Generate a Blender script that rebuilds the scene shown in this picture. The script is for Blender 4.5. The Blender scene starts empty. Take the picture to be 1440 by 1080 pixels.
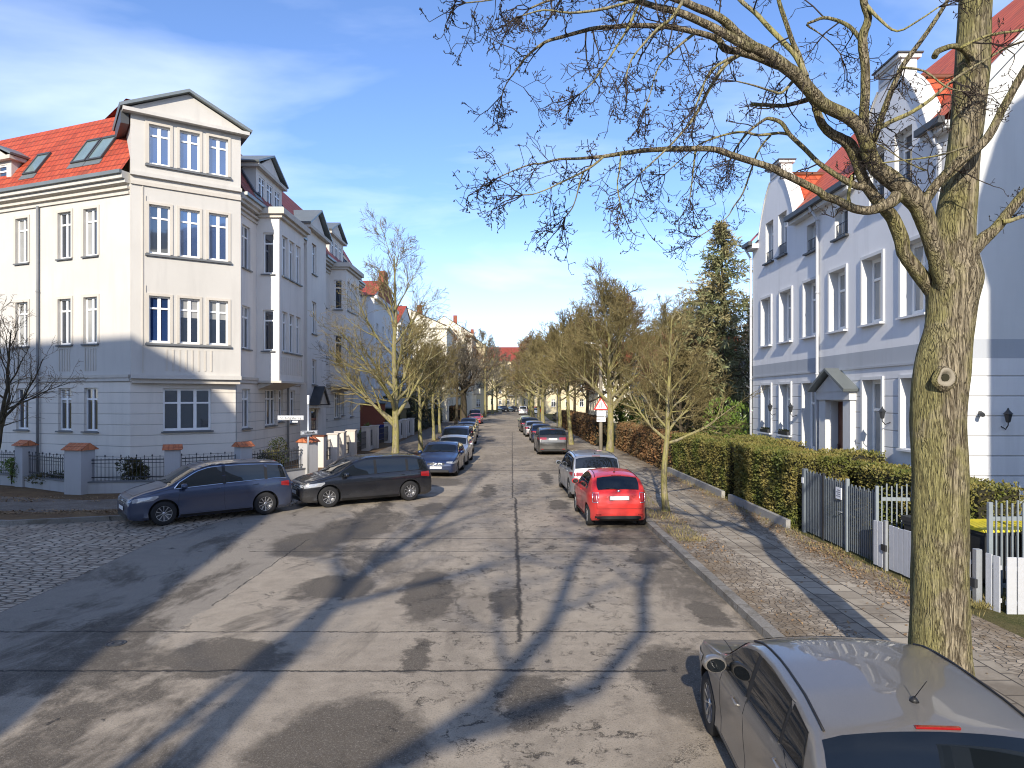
import bpy, bmesh, math, random
from mathutils import Vector, Matrix, noise
R = math.radians
SC = bpy.context.scene
COL = SC.collection
# ------------------------------------------------------------------ camera, sky, sun, exposure
cam = bpy.data.cameras.new('camera'); co = bpy.data.objects.new('camera', cam); COL.objects.link(co)
co.location = (0, 0, 3.5); co.rotation_euler = (R(90), 0, 0)
cam.sensor_width = 36; cam.lens = 24.0; cam.shift_y = 20 / 1440; cam.clip_start = 0.1; cam.clip_end = 5000
SC.camera = co
SUN_AZ, SUN_EL = 8.5, 26.0            # light travels towards +Y, slightly +X
sun = bpy.data.lights.new('sun', 'SUN'); so = bpy.data.objects.new('sun', sun); COL.objects.link(so)
sun.energy = 4.4; sun.angle = R(0.6); sun.color = (1.0, 0.915, 0.77)
ld = Vector((math.sin(R(SUN_AZ)) * math.cos(R(SUN_EL)), math.cos(R(SUN_AZ)) * math.cos(R(SUN_EL)), -math.sin(R(SUN_EL))))
so.rotation_euler = ld.to_track_quat('-Z', 'Y').to_euler(); so.location = (-5, -20, 30)
SC.view_settings.view_transform = 'Standard'; SC.view_settings.look = 'None'
SC.view_settings.exposure = 0.60
SC.cycles.filter_width = 1.1; SC.view_settings.gamma = 1.0
W = bpy.data.worlds.new('World'); SC.world = W; W.use_nodes = True

class NT:
    def __init__(s, tree): s.t = tree; s.t.nodes.clear()
    def n(s, typ, ins=None, **kw):
        nd = s.t.nodes.new('ShaderNode' + typ)
        for k, v in kw.items(): setattr(nd, k, v)
        for k, v in (ins or {}).items():
            sk = nd.inputs[k]
            if isinstance(v, bpy.types.NodeSocket): s.t.links.new(v, sk)
            else: sk.default_value = v
        return nd
    def m(s, op, a, b=None, c=None, clamp=False):
        nd = s.t.nodes.new('ShaderNodeMath'); nd.operation = op; nd.use_clamp = clamp
        for i, v in enumerate((a, b, c)):
            if v is None: continue
            if isinstance(v, bpy.types.NodeSocket): s.t.links.new(v, nd.inputs[i])
            else: nd.inputs[i].default_value = v
        return nd.outputs[0]
    def mix(s, f, a, b, typ='MIX'):
        nd = s.t.nodes.new('ShaderNodeMix'); nd.data_type = 'RGBA'; nd.blend_type = typ
        for i, v in ((0, f), (6, a), (7, b)):
            if isinstance(v, bpy.types.NodeSocket): s.t.links.new(v, nd.inputs[i])
            else: nd.inputs[i].default_value = (v if i == 0 else (v[0], v[1], v[2], 1))
        return nd.outputs[2]
    def ramp(s, f, a, b, lo=0.0, hi=1.0):
        nd = s.t.nodes.new('ShaderNodeMapRange'); nd.clamp = True
        for i, v in enumerate((f, a, b, lo, hi)):
            if isinstance(v, bpy.types.NodeSocket): s.t.links.new(v, nd.inputs[i])
            else: nd.inputs[i].default_value = v
        return nd.outputs[0]
    def noise(s, vec, scale, detail=3, rough=0.55, dist=0.0):
        return s.n('TexNoise', {'Vector': vec, 'Scale': scale, 'Detail': detail, 'Roughness': rough, 'Distortion': dist}).outputs[0]
    def scale(s, vec, v):
        nd = s.t.nodes.new('ShaderNodeVectorMath'); nd.operation = 'MULTIPLY'
        s.t.links.new(vec, nd.inputs[0]); nd.inputs[1].default_value = v
        return nd.outputs[0]

w = NT(W.node_tree)
sky = w.n('TexSky', sky_type='NISHITA'); sky.sun_disc = False
sky.sun_elevation = R(SUN_EL); sky.sun_rotation = R(180 + SUN_AZ)
sky.air_density = 1.0; sky.dust_density = 0.4; sky.ozone_density = 2.6; sky.altitude = 50
tc = w.n('TexCoord').outputs['Generated']
sep = w.n('SeparateXYZ', {0: tc})
zz = w.m('ADD', w.m('MAXIMUM', sep.outputs[2], 0.0), 0.16)
cx = w.m('DIVIDE', sep.outputs[0], zz); cy = w.m('DIVIDE', sep.outputs[1], zz)
cv = w.n('CombineXYZ', {0: cx, 1: cy, 2: 0.37}).outputs[0]
n1 = w.noise(w.scale(cv, (0.75, 1.35, 1.0)), 1.25, 6, 0.52, 0.35)
n2 = w.noise(w.scale(cv, (0.25, 0.6, 1.0)), 0.7, 3, 0.5)
cl = w.m('MULTIPLY', w.ramp(n1, 0.45, 0.92), w.ramp(n2, 0.34, 0.56))
cl = w.m('MULTIPLY', cl, 0.55)
hz = w.ramp(sep.outputs[2], 0.0, 0.26, 0.34, 0.0)
skc = w.mix(1.0, sky.outputs[0], (0.80, 0.885, 1.10), 'MULTIPLY')
c1 = w.mix(w.m('MAXIMUM', cl, hz, clamp=True), skc, (7.6, 8.2, 9.2))
bg = w.n('Background', {'Color': c1, 'Strength': 0.15})
w.t.links.new(bg.outputs[0], w.n('OutputWorld').inputs[0])

# ------------------------------------------------------------------ materials
MATS = {}
def new_mat(name):
    m = bpy.data.materials.new(name); m.use_nodes = True; MATS[name] = m
    return m, NT(m.node_tree)
def finish(nt, col, rough=0.7, bump=None, bs=0.3, bd=0.02, spec=0.4, metal=0.0, coat=0.0, **kw):
    ins = {'Base Color': col if isinstance(col, bpy.types.NodeSocket) else (col[0], col[1], col[2], 1), 'Roughness': rough, 'Metallic': metal,
           'Specular IOR Level': spec, 'Coat Weight': coat}
    ins.update(kw)
    p = nt.n('BsdfPrincipled', ins)
    if bump is not None:
        b = nt.n('Bump', {'Height': bump, 'Strength': bs, 'Distance': bd})
        nt.t.links.new(b.outputs[0], p.inputs['Normal'])
    nt.t.links.new(p.outputs[0], nt.n('OutputMaterial').inputs[0])
    return p
def simple(name, col, rough=0.6, var=0.12, nscale=4.0, bump=0.0, spec=0.4, metal=0.0, coat=0.0, **kw):
    m, nt = new_mat(name)
    pos = nt.n('NewGeometry').outputs['Position']
    nz = nt.noise(pos, nscale, 5, 0.6)
    c = nt.mix(nz, [x * (1 - var) for x in col], [min(1, x * (1 + var)) for x in col])
    fine = nt.noise(pos, nscale * 14, 3, 0.6) if bump else None
    finish(nt, c, rough, fine, bump, 0.01, spec, metal, coat, **kw)
    return m
def stucco(name, col, groove=0.0, dirt=0.10, z0=0.0):
    m, nt = new_mat(name)
    pos = nt.n('NewGeometry').outputs['Position']
    s = nt.n('SeparateXYZ', {0: pos})
    a = nt.noise(pos, 0.45, 5, 0.6); b = nt.noise(nt.scale(pos, (1, 1, 0.10)), 2.6, 5, 0.65)
    f = nt.noise(pos, 60, 3, 0.7)
    c = nt.mix(nt.ramp(a, 0.3, 0.7), [x * (1 - dirt * 0.7) for x in col], [x * 1.03 for x in col])
    c = nt.mix(nt.ramp(b, 0.50, 0.72, 0, 0.75), c, [x * (1 - dirt * 1.6) for x in col])
    low = nt.m('MULTIPLY', nt.ramp(s.outputs[2], 0.2, 1.3, 0.45, 0.0), nt.ramp(a, 0.35, 0.6))
    c = nt.mix(low, c, (0.26, 0.25, 0.22))
    pk = nt.ramp(nt.noise(pos, 0.28, 2, 0.4), 0.60, 0.62, 0, 0.35)
    c = nt.mix(pk, c, [x * 0.93 for x in col])
    h = f
    if groove:
        g = nt.m('FRACT', nt.m('DIVIDE', nt.m('SUBTRACT', s.outputs[2], z0), groove))
        d = nt.m('ABSOLUTE', nt.m('SUBTRACT', g, 0.5))
        line = nt.ramp(d, 0.018, 0.045, 1.0, 0.0)
        c = nt.mix(nt.m('MULTIPLY', line, 0.42), c, (0.12, 0.115, 0.11))
        h = nt.m('SUBTRACT', nt.m('MULTIPLY', f, 0.12), line)
        finish(nt, c, 0.9, h, 0.6, 0.02, 0.2)
    else:
        finish(nt, c, 0.9, h, 0.35, 0.006, 0.2)
    return m
def tile_mat(name, c1, c2, row=0.33, colw=0.24):
    m, nt = new_mat(name)
    uv = nt.n('UVMap').outputs[0]; s = nt.n('SeparateXYZ', {0: uv})
    pos = nt.n('NewGeometry').outputs['Position']
    v = nt.m('DIVIDE', s.outputs[1], row); fv = nt.m('FRACT', v)
    u = nt.m('DIVIDE', s.outputs[0], colw)
    fu = nt.m('FRACT', u)
    wave = nt.m('ABSOLUTE', nt.m('SINE', nt.m('MULTIPLY', u, math.pi)))
    cell = nt.n('CombineXYZ', {0: nt.m('FLOOR', u), 1: nt.m('FLOOR', v), 2: 0.0}).outputs[0]
    rnd = nt.n('TexWhiteNoise', {'Vector': cell}, noise_dimensions='3D').outputs[0]
    big = nt.noise(pos, 0.8, 5, 0.65)
    c = nt.mix(nt.m('ADD', nt.m('MULTIPLY', rnd, 0.6), nt.m('MULTIPLY', nt.ramp(big, .35, .65), 0.4)), c1, c2)
    c = nt.mix(nt.ramp(rnd, 0.86, 0.9, 0, 0.45), c, [x * 0.5 for x in c1])
    c = nt.mix(nt.m('MULTIPLY', nt.ramp(nt.noise(pos, 1.9, 6, 0.75), 0.52, 0.66, 0, 0.5), nt.ramp(rnd, 0, 1, .4, 1)), c, (0.16, 0.075, 0.045))
    gap = nt.ramp(fv, 0.0, 0.22, 1.0, 0.0)
    gap2 = nt.ramp(wave, 0.0, 0.28, 0.55, 0.0)
    c = nt.mix(nt.m('MAXIMUM', nt.m('MULTIPLY', gap, 0.9), gap2), c, [x * 0.22 for x in c1])
    h = nt.m('ADD', nt.m('MULTIPLY', nt.m('SUBTRACT', 1.0, fv), 0.8), nt.m('MULTIPLY', wave, 0.7))
    finish(nt, c, 0.62, h, 0.9, 0.05, 0.35)
    return m
def glass(name, col=(0.015, 0.02, 0.03), rough=0.03, spec=1.0, ior=2.0, wob=0.02):
    m, nt = new_mat(name)
    pos = nt.n('NewGeometry').outputs['Position']
    nz = nt.noise(pos, 1.3, 2, 0.5)
    c = nt.mix(nt.noise(pos, 0.7, 2), [x * 0.6 for x in col], [x * 1.5 for x in col])
    finish(nt, c, rough, nz, wob, 0.1, spec, IOR=ior)
    return m
stucco('cream stucco', (0.54, 0.515, 0.475), 0, 0.09)
stucco('cream stucco grooved', (0.70, 0.645, 0.57), 0.43, 0.10, 0.07)
stucco('flank stucco', (0.72, 0.675, 0.62), 0, 0.10)  # paler copy of the cream stucco, lifting the shaded street side by colour
stucco('trim stucco', (0.55, 0.505, 0.44), 0, 0.12)
stucco('blue grey stucco', (0.76, 0.755, 0.755), 0, 0.08)
stucco('blue grey stucco grooved', (0.68, 0.675, 0.675), 0.46, 0.08, 0.1)
stucco('band stucco', (0.40, 0.42, 0.45), 0, 0.08)
stucco('white stucco', (0.62, 0.62, 0.61), 0, 0.06)
stucco('pillar stucco', (0.44, 0.43, 0.43), 0, 0.16)
stucco('white pillar stucco', (0.66, 0.60, 0.54), 0, 0.2)
stucco('pale cream stucco', (0.74, 0.68, 0.54), 0, 0.1)
stucco('yellow stucco', (0.66, 0.56, 0.36), 0, 0.1)
tile_mat('red roof tiles', (0.33, 0.045, 0.020), (0.47, 0.085, 0.035), 0.36, 0.27)
tile_mat('dark red roof tiles', (0.22, 0.04, 0.028), (0.32, 0.07, 0.04), 0.36, 0.27)
tile_mat('bright roof tiles', (0.46, 0.075, 0.030), (0.62, 0.13, 0.05), 0.36, 0.27)
tile_mat('orange coping tiles', (0.42, 0.12, 0.05), (0.56, 0.20, 0.09), 0.2, 0.16)
simple('white frame', (0.80, 0.80, 0.79), 0.4, 0.04, 3)
simple('grey sill', (0.13, 0.135, 0.14), 0.5, 0.15)
simple('light sill', (0.62, 0.63, 0.65), 0.6, 0.1)
simple('zinc', (0.22, 0.24, 0.235), 0.45, 0.2, 1.5, 0.1, metal=0.5)
simple('dark zinc', (0.055, 0.058, 0.062), 0.5, 0.2, 2)
simple('pipe grey', (0.20, 0.205, 0.21), 0.5, 0.15)
simple('pipe light', (0.48, 0.49, 0.51), 0.5, 0.12)
simple('iron', (0.03, 0.032, 0.036), 0.5, 0.2, 8)
simple('painted grey metal', (0.12, 0.14, 0.16), 0.38, 0.25, 6, 0.1)
simple('light grey metal', (0.22, 0.25, 0.27), 0.42, 0.15, 6)
simple('galvanised', (0.42, 0.44, 0.46), 0.4, 0.15, 5, metal=0.6)
simple('white paint wood', (0.42, 0.43, 0.46), 0.55, 0.09, 7, 0.3)
simple('brown wood door', (0.11, 0.035, 0.015), 0.4, 0.3, 10)
simple('red door', (0.16, 0.02, 0.02), 0.4, 0.2)
simple('curtain', (0.52, 0.52, 0.50), 0.8, 0.1, 2)
simple('rubber', (0.016, 0.016, 0.017), 0.85, 0.2, 12, 0.2)
simple('black plastic', (0.014, 0.014, 0.015), 0.5, 0.15)
simple('alloy', (0.50, 0.50, 0.51), 0.3, 0.08, metal=0.75)
simple('dark alloy', (0.10, 0.10, 0.105), 0.35, 0.1, metal=0.6)
simple('chrome', (0.72, 0.72, 0.73), 0.15, 0.03, metal=1.0)
simple('lamp glass', (0.30, 0.31, 0.33), 0.06, 0.5, 18, spec=1.0, coat=1.0)
simple('red lens', (0.26, 0.008, 0.010), 0.12, 0.2, 30, spec=0.8, coat=1.0)
simple('plate white', (0.78, 0.78, 0.77), 0.35, 0.02)
simple('plate blue', (0.01, 0.06, 0.35), 0.35, 0.02)
simple('sign white', (0.80, 0.81, 0.82), 0.4, 0.04)
simple('sign red', (0.60, 0.03, 0.03), 0.4, 0.04)
simple('sign black', (0.012, 0.012, 0.012), 0.4, 0.04)
simple('bin yellow', (0.62, 0.50, 0.03), 0.5, 0.1)
simple('bin black', (0.022, 0.023, 0.025), 0.5, 0.1)
simple('bin blue', (0.012, 0.03, 0.20), 0.5, 0.1)
simple('brick', (0.24, 0.075, 0.045), 0.9, 0.3, 9, 0.5)
def mk_kerb():
    m, nt = new_mat('granite kerb'); P = nt.n('NewGeometry').outputs['Position']; s = nt.n('SeparateXYZ', {0: P})
    t = nt.m('FRACT', nt.m('DIVIDE', nt.m('ADD', s.outputs[1], nt.m('MULTIPLY', nt.noise(P, .4, 1), .8)), 1.05)); j = nt.ramp(t, 0.0, 0.03, 1.0, 0.0)
    cell = nt.n('TexWhiteNoise', {'W': nt.m('FLOOR', nt.m('DIVIDE', s.outputs[1], 1.05))}, noise_dimensions='1D').outputs[0]
    c = nt.mix(cell, (0.20, 0.185, 0.16), (0.31, 0.285, 0.25)); fn = nt.noise(P, 35, 4, .75); c = nt.mix(nt.ramp(fn, .4, .7), c, (0.15, 0.135, 0.115)); c = nt.mix(nt.ramp(nt.noise(P, 2.5, 5, .7), .5, .62, 0, .7), c, (0.11, 0.095, 0.07))
    c = nt.mix(j, c, (0.03, 0.026, 0.02)); finish(nt, c, 0.8, nt.m('SUBTRACT', fn, j), 0.7, 0.01, 0.3)
mk_kerb()
simple('wooden pole', (0.25, 0.22, 0.17), 0.85, 0.25, 8, 0.4)
simple('concrete', (0.30, 0.29, 0.27), 0.9, 0.2, 4, 0.4)
glass('window glass', (0.012, 0.018, 0.03), 0.03, 1.0, 1.9)
glass('sky glass', (0.02, 0.045, 0.13), 0.04, 1.0, 2.2)  # blue of the reflected sky is put into the pane colour
glass('skylight glass', (0.16, 0.22, 0.22), 0.06, 1.0, 1.8)
glass('curtained glass', (0.30, 0.30, 0.29), 0.08, 0.9, 1.6)
glass('car glass', (0.006, 0.008, 0.010), 0.015, 0.7, 1.52, 0.0)

def paint(name, col, flake=0.25, rough=0.32, dirt=0.25, dz=0.45):
    m, nt = new_mat(name)
    tcn = nt.n('TexCoord').outputs['Object']; s = nt.n('SeparateXYZ', {0: tcn})
    nz = nt.noise(tcn, 1.8, 4, 0.6); f = nt.noise(tcn, 260, 2, 0.6)
    c = nt.mix(nt.ramp(f, 0.3, 0.7), [x * (1 - flake * .4) for x in col], [min(1, x * (1 + flake * .5)) for x in col])
    dm = nt.m('MULTIPLY', nt.ramp(s.outputs[2], dz, dz + 0.40, 1.0, 0.03), nt.ramp(nz, 0.25, 0.7, 0.35, 1.0))
    dm = nt.m('MULTIPLY', dm, dirt)
    c = nt.mix(dm, c, (0.20, 0.18, 0.15))
    ro = nt.m('ADD', nt.m('MULTIPLY', dm, 0.9), rough)
    finish(nt, c, ro, None, 0, 0, 0.5, flake, 0.8, **{'Coat Roughness': nt.m('ADD', 0.03, nt.m('MULTIPLY', dm, 0.5))})
    return m
paint('paint warm grey', (0.20, 0.185, 0.168), 0.5, 0.34, 0.30)
paint('paint red', (0.58, 0.022, 0.018), 0.05, 0.35, 0.12)
paint('paint silver', (0.36, 0.37, 0.39), 0.6, 0.35, 0.25)
paint('paint black', (0.008, 0.009, 0.013), 0.0, 0.22, 0.16, 0.20)
paint('paint dark grey', (0.035, 0.036, 0.038), 0.3, 0.3, 0.35)
paint('paint slate blue', (0.030, 0.044, 0.088), 0.3, 0.30, 0.12)
paint('paint blue', (0.013, 0.030, 0.092), 0.4, 0.3, 0.15)
paint('paint white', (0.72, 0.72, 0.70), 0.02, 0.4, 0.2)
paint('paint pale green', (0.50, 0.56, 0.42), 0.1, 0.4, 0.2)
paint('paint navy', (0.016, 0.024, 0.06), 0.3, 0.3, 0.2)

def bark(name, c_dark, c_light, c_moss, moss=0.5, sc=9.0, bs=1.0, bd=0.04):
    m, nt = new_mat(name)
    tcn = nt.n('TexCoord').outputs['Object']
    st = nt.scale(tcn, (1, 1, 0.11))
    def ridge(s_, w_, ds): return nt.ramp(nt.m('ABSOLUTE', nt.m('SUBTRACT', nt.noise(st, s_, 2, 0.5, ds), 0.5)), 0.0, w_)
    fn = nt.noise(nt.scale(tcn, (1, 1, 0.35)), sc * 2.2, 5, 0.75)
    r1 = ridge(sc, .075, 0.9); r2 = ridge(sc * 1.9, .09, 0.6)
    h = nt.m('ADD', nt.m('MULTIPLY', r1, 0.62), nt.m('ADD', nt.m('MULTIPLY', r2, 0.28), nt.m('MULTIPLY', fn, 0.35)))
    c = nt.mix(nt.ramp(h, 0.25, 1.1), c_dark, c_light)
    g = nt.n('NewGeometry')
    sn = nt.n('SeparateXYZ', {0: g.outputs['Normal']})
    mn = nt.noise(tcn, 2.2, 5, 0.6)
    side = nt.m('MULTIPLY', nt.m('ABSOLUTE', sn.outputs[0]), 0.25)
    mk = nt.ramp(nt.m('ADD', mn, side), 0.62 - 0.25 * moss, 0.80 - 0.2 * moss)
    mk = nt.m('MULTIPLY', mk, nt.ramp(h, 0.2, 0.8, 0.25, 1.0))
    c = nt.mix(nt.m('MULTIPLY', mk, min(1, moss * 1.5)), c, c_moss)
    finish(nt, c, 0.9, h, bs, bd, 0.15)
    return m
bark('big tree bark', (0.060, 0.045, 0.028), (0.29, 0.245, 0.17), (0.22, 0.205, 0.065), 0.44, 24.0, 1.0, 0.03)
bark('street tree bark', (0.11, 0.095, 0.06), (0.27, 0.235, 0.155), (0.28, 0.255, 0.08), 0.55, 14.0, 0.6, 0.02)
bark('dark tree bark', (0.03, 0.024, 0.018), (0.09, 0.072, 0.052), (0.10, 0.085, 0.03), 0.3, 8.0, 0.6, 0.03)
def twigm(name, a, b):
    m, nt = new_mat(name)
    g = nt.n('NewGeometry')
    c = nt.mix(g.outputs['Random Per Island'], a, b)
    c = nt.mix(nt.ramp(nt.noise(g.outputs['Position'], 0.9, 3), 0.35, 0.65), c, [x * 0.75 for x in a])
    finish(nt, c, 0.85, None, 0, 0, 0.15)
    return m
twigm('dark twigs', (0.030, 0.024, 0.022), (0.075, 0.058, 0.046))
twigm('olive twigs', (0.15, 0.12, 0.05), (0.31, 0.25, 0.12))
twigm('brown twigs', (0.15, 0.095, 0.055), (0.30, 0.195, 0.11))
twigm('grey twigs', (0.12, 0.105, 0.08), (0.26, 0.225, 0.17))
def leafm(name, cols, sc=1.2, rough=0.6):
    m, nt = new_mat(name)
    g = nt.n('NewGeometry')
    rp = g.outputs['Random Per Island']
    c = nt.mix(rp, cols[0], cols[1])
    c = nt.mix(nt.ramp(nt.noise(g.outputs['Position'], sc, 4, 0.6), 0.40, 0.62), c, cols[2])
    finish(nt, c, rough, None, 0, 0, 0.25)
    return m
leafm('hedge leaves', [(0.050, 0.070, 0.014), (0.13, 0.14, 0.03), (0.20, 0.165, 0.05)])
leafm('brown hedge leaves', [(0.13, 0.06, 0.025), (0.26, 0.14, 0.06), (0.12, 0.085, 0.04)])
leafm('conifer needles', [(0.085, 0.11, 0.045), (0.20, 0.215, 0.10), (0.29, 0.24, 0.12)], 0.8)
leafm('rhododendron leaves', [(0.07, 0.12, 0.02), (0.17, 0.24, 0.05), (0.11, 0.16, 0.03)], 2.5, 0.35)
leafm('dark ivy', [(0.012, 0.022, 0.008), (0.035, 0.05, 0.018), (0.05, 0.05, 0.02)], 1.5)
leafm('shrub leaves', [(0.03, 0.045, 0.014), (0.08, 0.09, 0.03), (0.10, 0.075, 0.03)], 2.0)
leafm('dead leaves', [(0.14, 0.085, 0.045), (0.32, 0.22, 0.12), (0.22, 0.14, 0.075)], 3.0)
leafm('grass blades', [(0.10, 0.10, 0.03), (0.22, 0.19, 0.07), (0.26, 0.21, 0.09)], 2.0)
simple('hedge core', (0.022, 0.020, 0.010), 0.95, 0.3, 4)

# ---- ground materials
def ground_pos(nt): return nt.n('NewGeometry').outputs['Position']
def mk_asphalt():
    m, nt = new_mat('worn asphalt'); P = ground_pos(nt)
    s = nt.n('SeparateXYZ', {0: P}); X, Y = s.outputs[0], s.outputs[1]
    wp = nt.n('TexNoise', {'Vector': P, 'Scale': 1.3, 'Detail': 7, 'Roughness': 0.72})
    va = nt.t.nodes.new('ShaderNodeVectorMath'); va.operation = 'MULTIPLY_ADD'
    nt.t.links.new(wp.outputs[1], va.inputs[0]); va.inputs[1].default_value = (1.2, 1.9, 0); nt.t.links.new(P, va.inputs[2])
    PW = va.outputs[0]
    sub = nt.t.nodes.new('ShaderNodeVectorMath'); sub.operation = 'SUBTRACT'
    nt.t.links.new(PW, sub.inputs[0]); sub.inputs[1].default_value = (0.6, 0.95, 0); PW = sub.outputs[0]
    blobs = [(0.25, 7.9, .40, .75, 0), (-1.25, 9.3, .25, .5, 0), (-1.75, 6.9, .95, 1.1, 0), (-0.12, 11.7, .30, 1.0, 0), (-1.5, 12.3, .5, 1.9, 5),
             (-4.2, 18.3, 1.1, 2.0, 0), (3.2, 11.2, .35, .8, 0), (2.2, 8.4, .65, 1.3, 0), (-4.9, 16.4, .9, 1.6, 10), (-3.9, 9.2, 1.0, .7, 0),
             (-1.75, 57, .45, 2.6, 0), (2.4, 17.0, .9, .7, 0), (-3.3, 12.7, .8, .9, 0), (-2.6, 21.5, .5, 1.6, 0), (2.9, 15.0, .35, .8, 0),
             (1.5, 30, .3, 2.5, 0), (-.9, 26, .35, 2, 0), (1.55, 22.5, .4, 1.2, 0), (-3.1, 28.5, 1.3, 1.6, 0), (2.9, 26, 1.0, 5, 0)]
    mask = None
    for (bx, by, rx, ry, ro) in blobs:
        mp = nt.n('Mapping', {'Vector': PW, 'Location': (bx, by, 0), 'Rotation': (0, 0, R(ro)), 'Scale': (rx, ry, 50)}, vector_type='TEXTURE')
        ln = nt.t.nodes.new('ShaderNodeVectorMath'); ln.operation = 'LENGTH'; nt.t.links.new(mp.outputs[0], ln.inputs[0])
        b = nt.ramp(ln.outputs[1], 0.80, 1.08, 1.0, 0.0)
        mask = b if mask is None else nt.m('MAXIMUM', mask, b)
    med0 = nt.noise(P, 2.4, 6, 0.75)
    big = nt.noise(nt.scale(P, (1.0, 0.42, 1)), 0.42, 6, 0.68, 0.5)
    patch = nt.m('MULTIPLY', nt.ramp(big, 0.49, 0.56), nt.ramp(med0, 0.34, 0.5, 0.45, 1.0))
    edge = nt.ramp(nt.m('ABSOLUTE', X), 1.4, 3.6, 0.35, 1.0)
    dark = nt.m('MAXIMUM', nt.m('MULTIPLY', mask, 0.85), nt.m('MULTIPLY', nt.m('MULTIPLY', patch, edge), 0.88))
    med = nt.noise(P, 3.2, 6, 0.7)
    fine = nt.noise(P, 46, 4, 0.8); grit = nt.n('TexVoronoi', {'Vector': P, 'Scale': 70.0}).outputs[0]
    base = nt.mix(nt.ramp(med, 0.3, 0.7), (0.235, 0.193, 0.146), (0.365, 0.306, 0.234))
    base = nt.mix(nt.ramp(nt.noise(P, 0.25, 3), 0.4, 0.65, 0, 0.5), base, (0.42, 0.355, 0.27))
    # left carriageway of darker, bluish newer asphalt
    lx = nt.m('ADD', X, nt.m('MULTIPLY', nt.m('SUBTRACT', med, 0.5), 0.7))
    left = nt.m('MULTIPLY', nt.ramp(lx, -5.1, -5.0, 1.0, 0.0), nt.ramp(Y, 8.0, 8.6))
    base = nt.mix(nt.m('MULTIPLY', left, 0.55), base, (0.18, 0.163, 0.140))
    dcol = nt.mix(nt.ramp(fine, 0.35, 0.75), (0.034, 0.028, 0.022), (0.150, 0.122, 0.090))
    c = nt.mix(dark, base, dcol)
    c = nt.mix(nt.m('MULTIPLY', nt.ramp(grit, 0.05, 0.45, 1.0, 0.0), 0.35), c, (0.33, 0.31, 0.28))
    c = nt.mix(nt.ramp(fine, 0.52, 0.66, 0, 0.62), c, (0.055, 0.048, 0.040))
    c = nt.mix(nt.ramp(nt.noise(P, 38, 3, 0.8), 0.56, 0.68, 0, 0.45), c, (0.46, 0.41, 0.34))
    # joints
    wob = nt.m('MULTIPLY', nt.m('SUBTRACT', nt.noise(P, 2.2, 7, 0.8), 0.5), 0.30)
    lines = None
    for (ax, pos_, wd, lo, hi) in (('y', 10.24, .016, -9, 5), ('y', 8.77, .022, -7, 2.0), ('y', 15.6, .016, -6, 5), ('y', 17.05, .022, -4, 5), ('y', 24.2, .05, -4, 4), ('y', 33, .07, -4, 4),
                               ('x', 0.12, .035, 9.8, 24), ('x', 0.02, .02, 24, 70), ('x', -5.05, .010, 11.5, 17)):
        a_, b_ = (Y, X) if ax == 'y' else (X, Y)
        d = nt.m('ABSOLUTE', nt.m('ADD', nt.m('SUBTRACT', a_, pos_), wob))
        l = nt.m('MULTIPLY', nt.ramp(d, wd * .5, wd * 1.6, 1.0, 0.0), nt.m('MULTIPLY', nt.m('GREATER_THAN', b_, float(lo)), nt.m('LESS_THAN', b_, float(hi))))
        lines = l if lines is None else nt.m('MAXIMUM', lines, l)
    # little tar squiggles in the middle of the road and fine cracks
    sq = nt.noise(nt.scale(PW, (1.0, 1.9, 1)), 2.3, 2, 0.4, 1.2)
    sqm = nt.m('MULTIPLY', nt.ramp(nt.m('ABSOLUTE', nt.m('SUBTRACT', sq, 0.5)), 0.009, 0.020, 1.0, 0.0),
               nt.m('MULTIPLY', nt.ramp(nt.noise(P, 2.7, 2), 0.49, 0.55), nt.ramp(nt.noise(P, 0.5, 2), 0.36, 0.46)))
    sqm = nt.m('MULTIPLY', sqm, nt.ramp(nt.m('ABSOLUTE', nt.m('SUBTRACT', X, 0.6)), 1.8, 2.4, 0.85, 0.1))
    crk = nt.n('TexVoronoi', {'Vector': PW, 'Scale': 0.33}, feature='DISTANCE_TO_EDGE').outputs[0]
    crm = nt.m('MULTIPLY', nt.ramp(crk, 0.003, 0.008, 0.45, 0.0), nt.ramp(nt.noise(P, 0.6, 3), 0.45, 0.55))
    spots = nt.m('MULTIPLY', nt.ramp(nt.n('TexVoronoi', {'Vector': PW, 'Scale': 1.7}).outputs[0], 0.07, 0.12, 0.8, 0.0), nt.ramp(nt.noise(P, 0.9, 2), 0.44, 0.52))
    allm = nt.m('MAXIMUM', nt.m('MULTIPLY', lines, 0.85), nt.m('MAXIMUM', sqm, nt.m('MAXIMUM', crm, spots)))
    c = nt.mix(allm, c, (0.030, 0.027, 0.025))
    h = nt.m('SUBTRACT', nt.m('ADD', nt.m('MULTIPLY', fine, 0.5), nt.m('MULTIPLY', med, 0.3)), allm)
    finish(nt, c, nt.m('SUBTRACT', 0.92, nt.m('MULTIPLY', dark, 0.08)), h, 0.75, 0.012, 0.25)
mk_asphalt()
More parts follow.
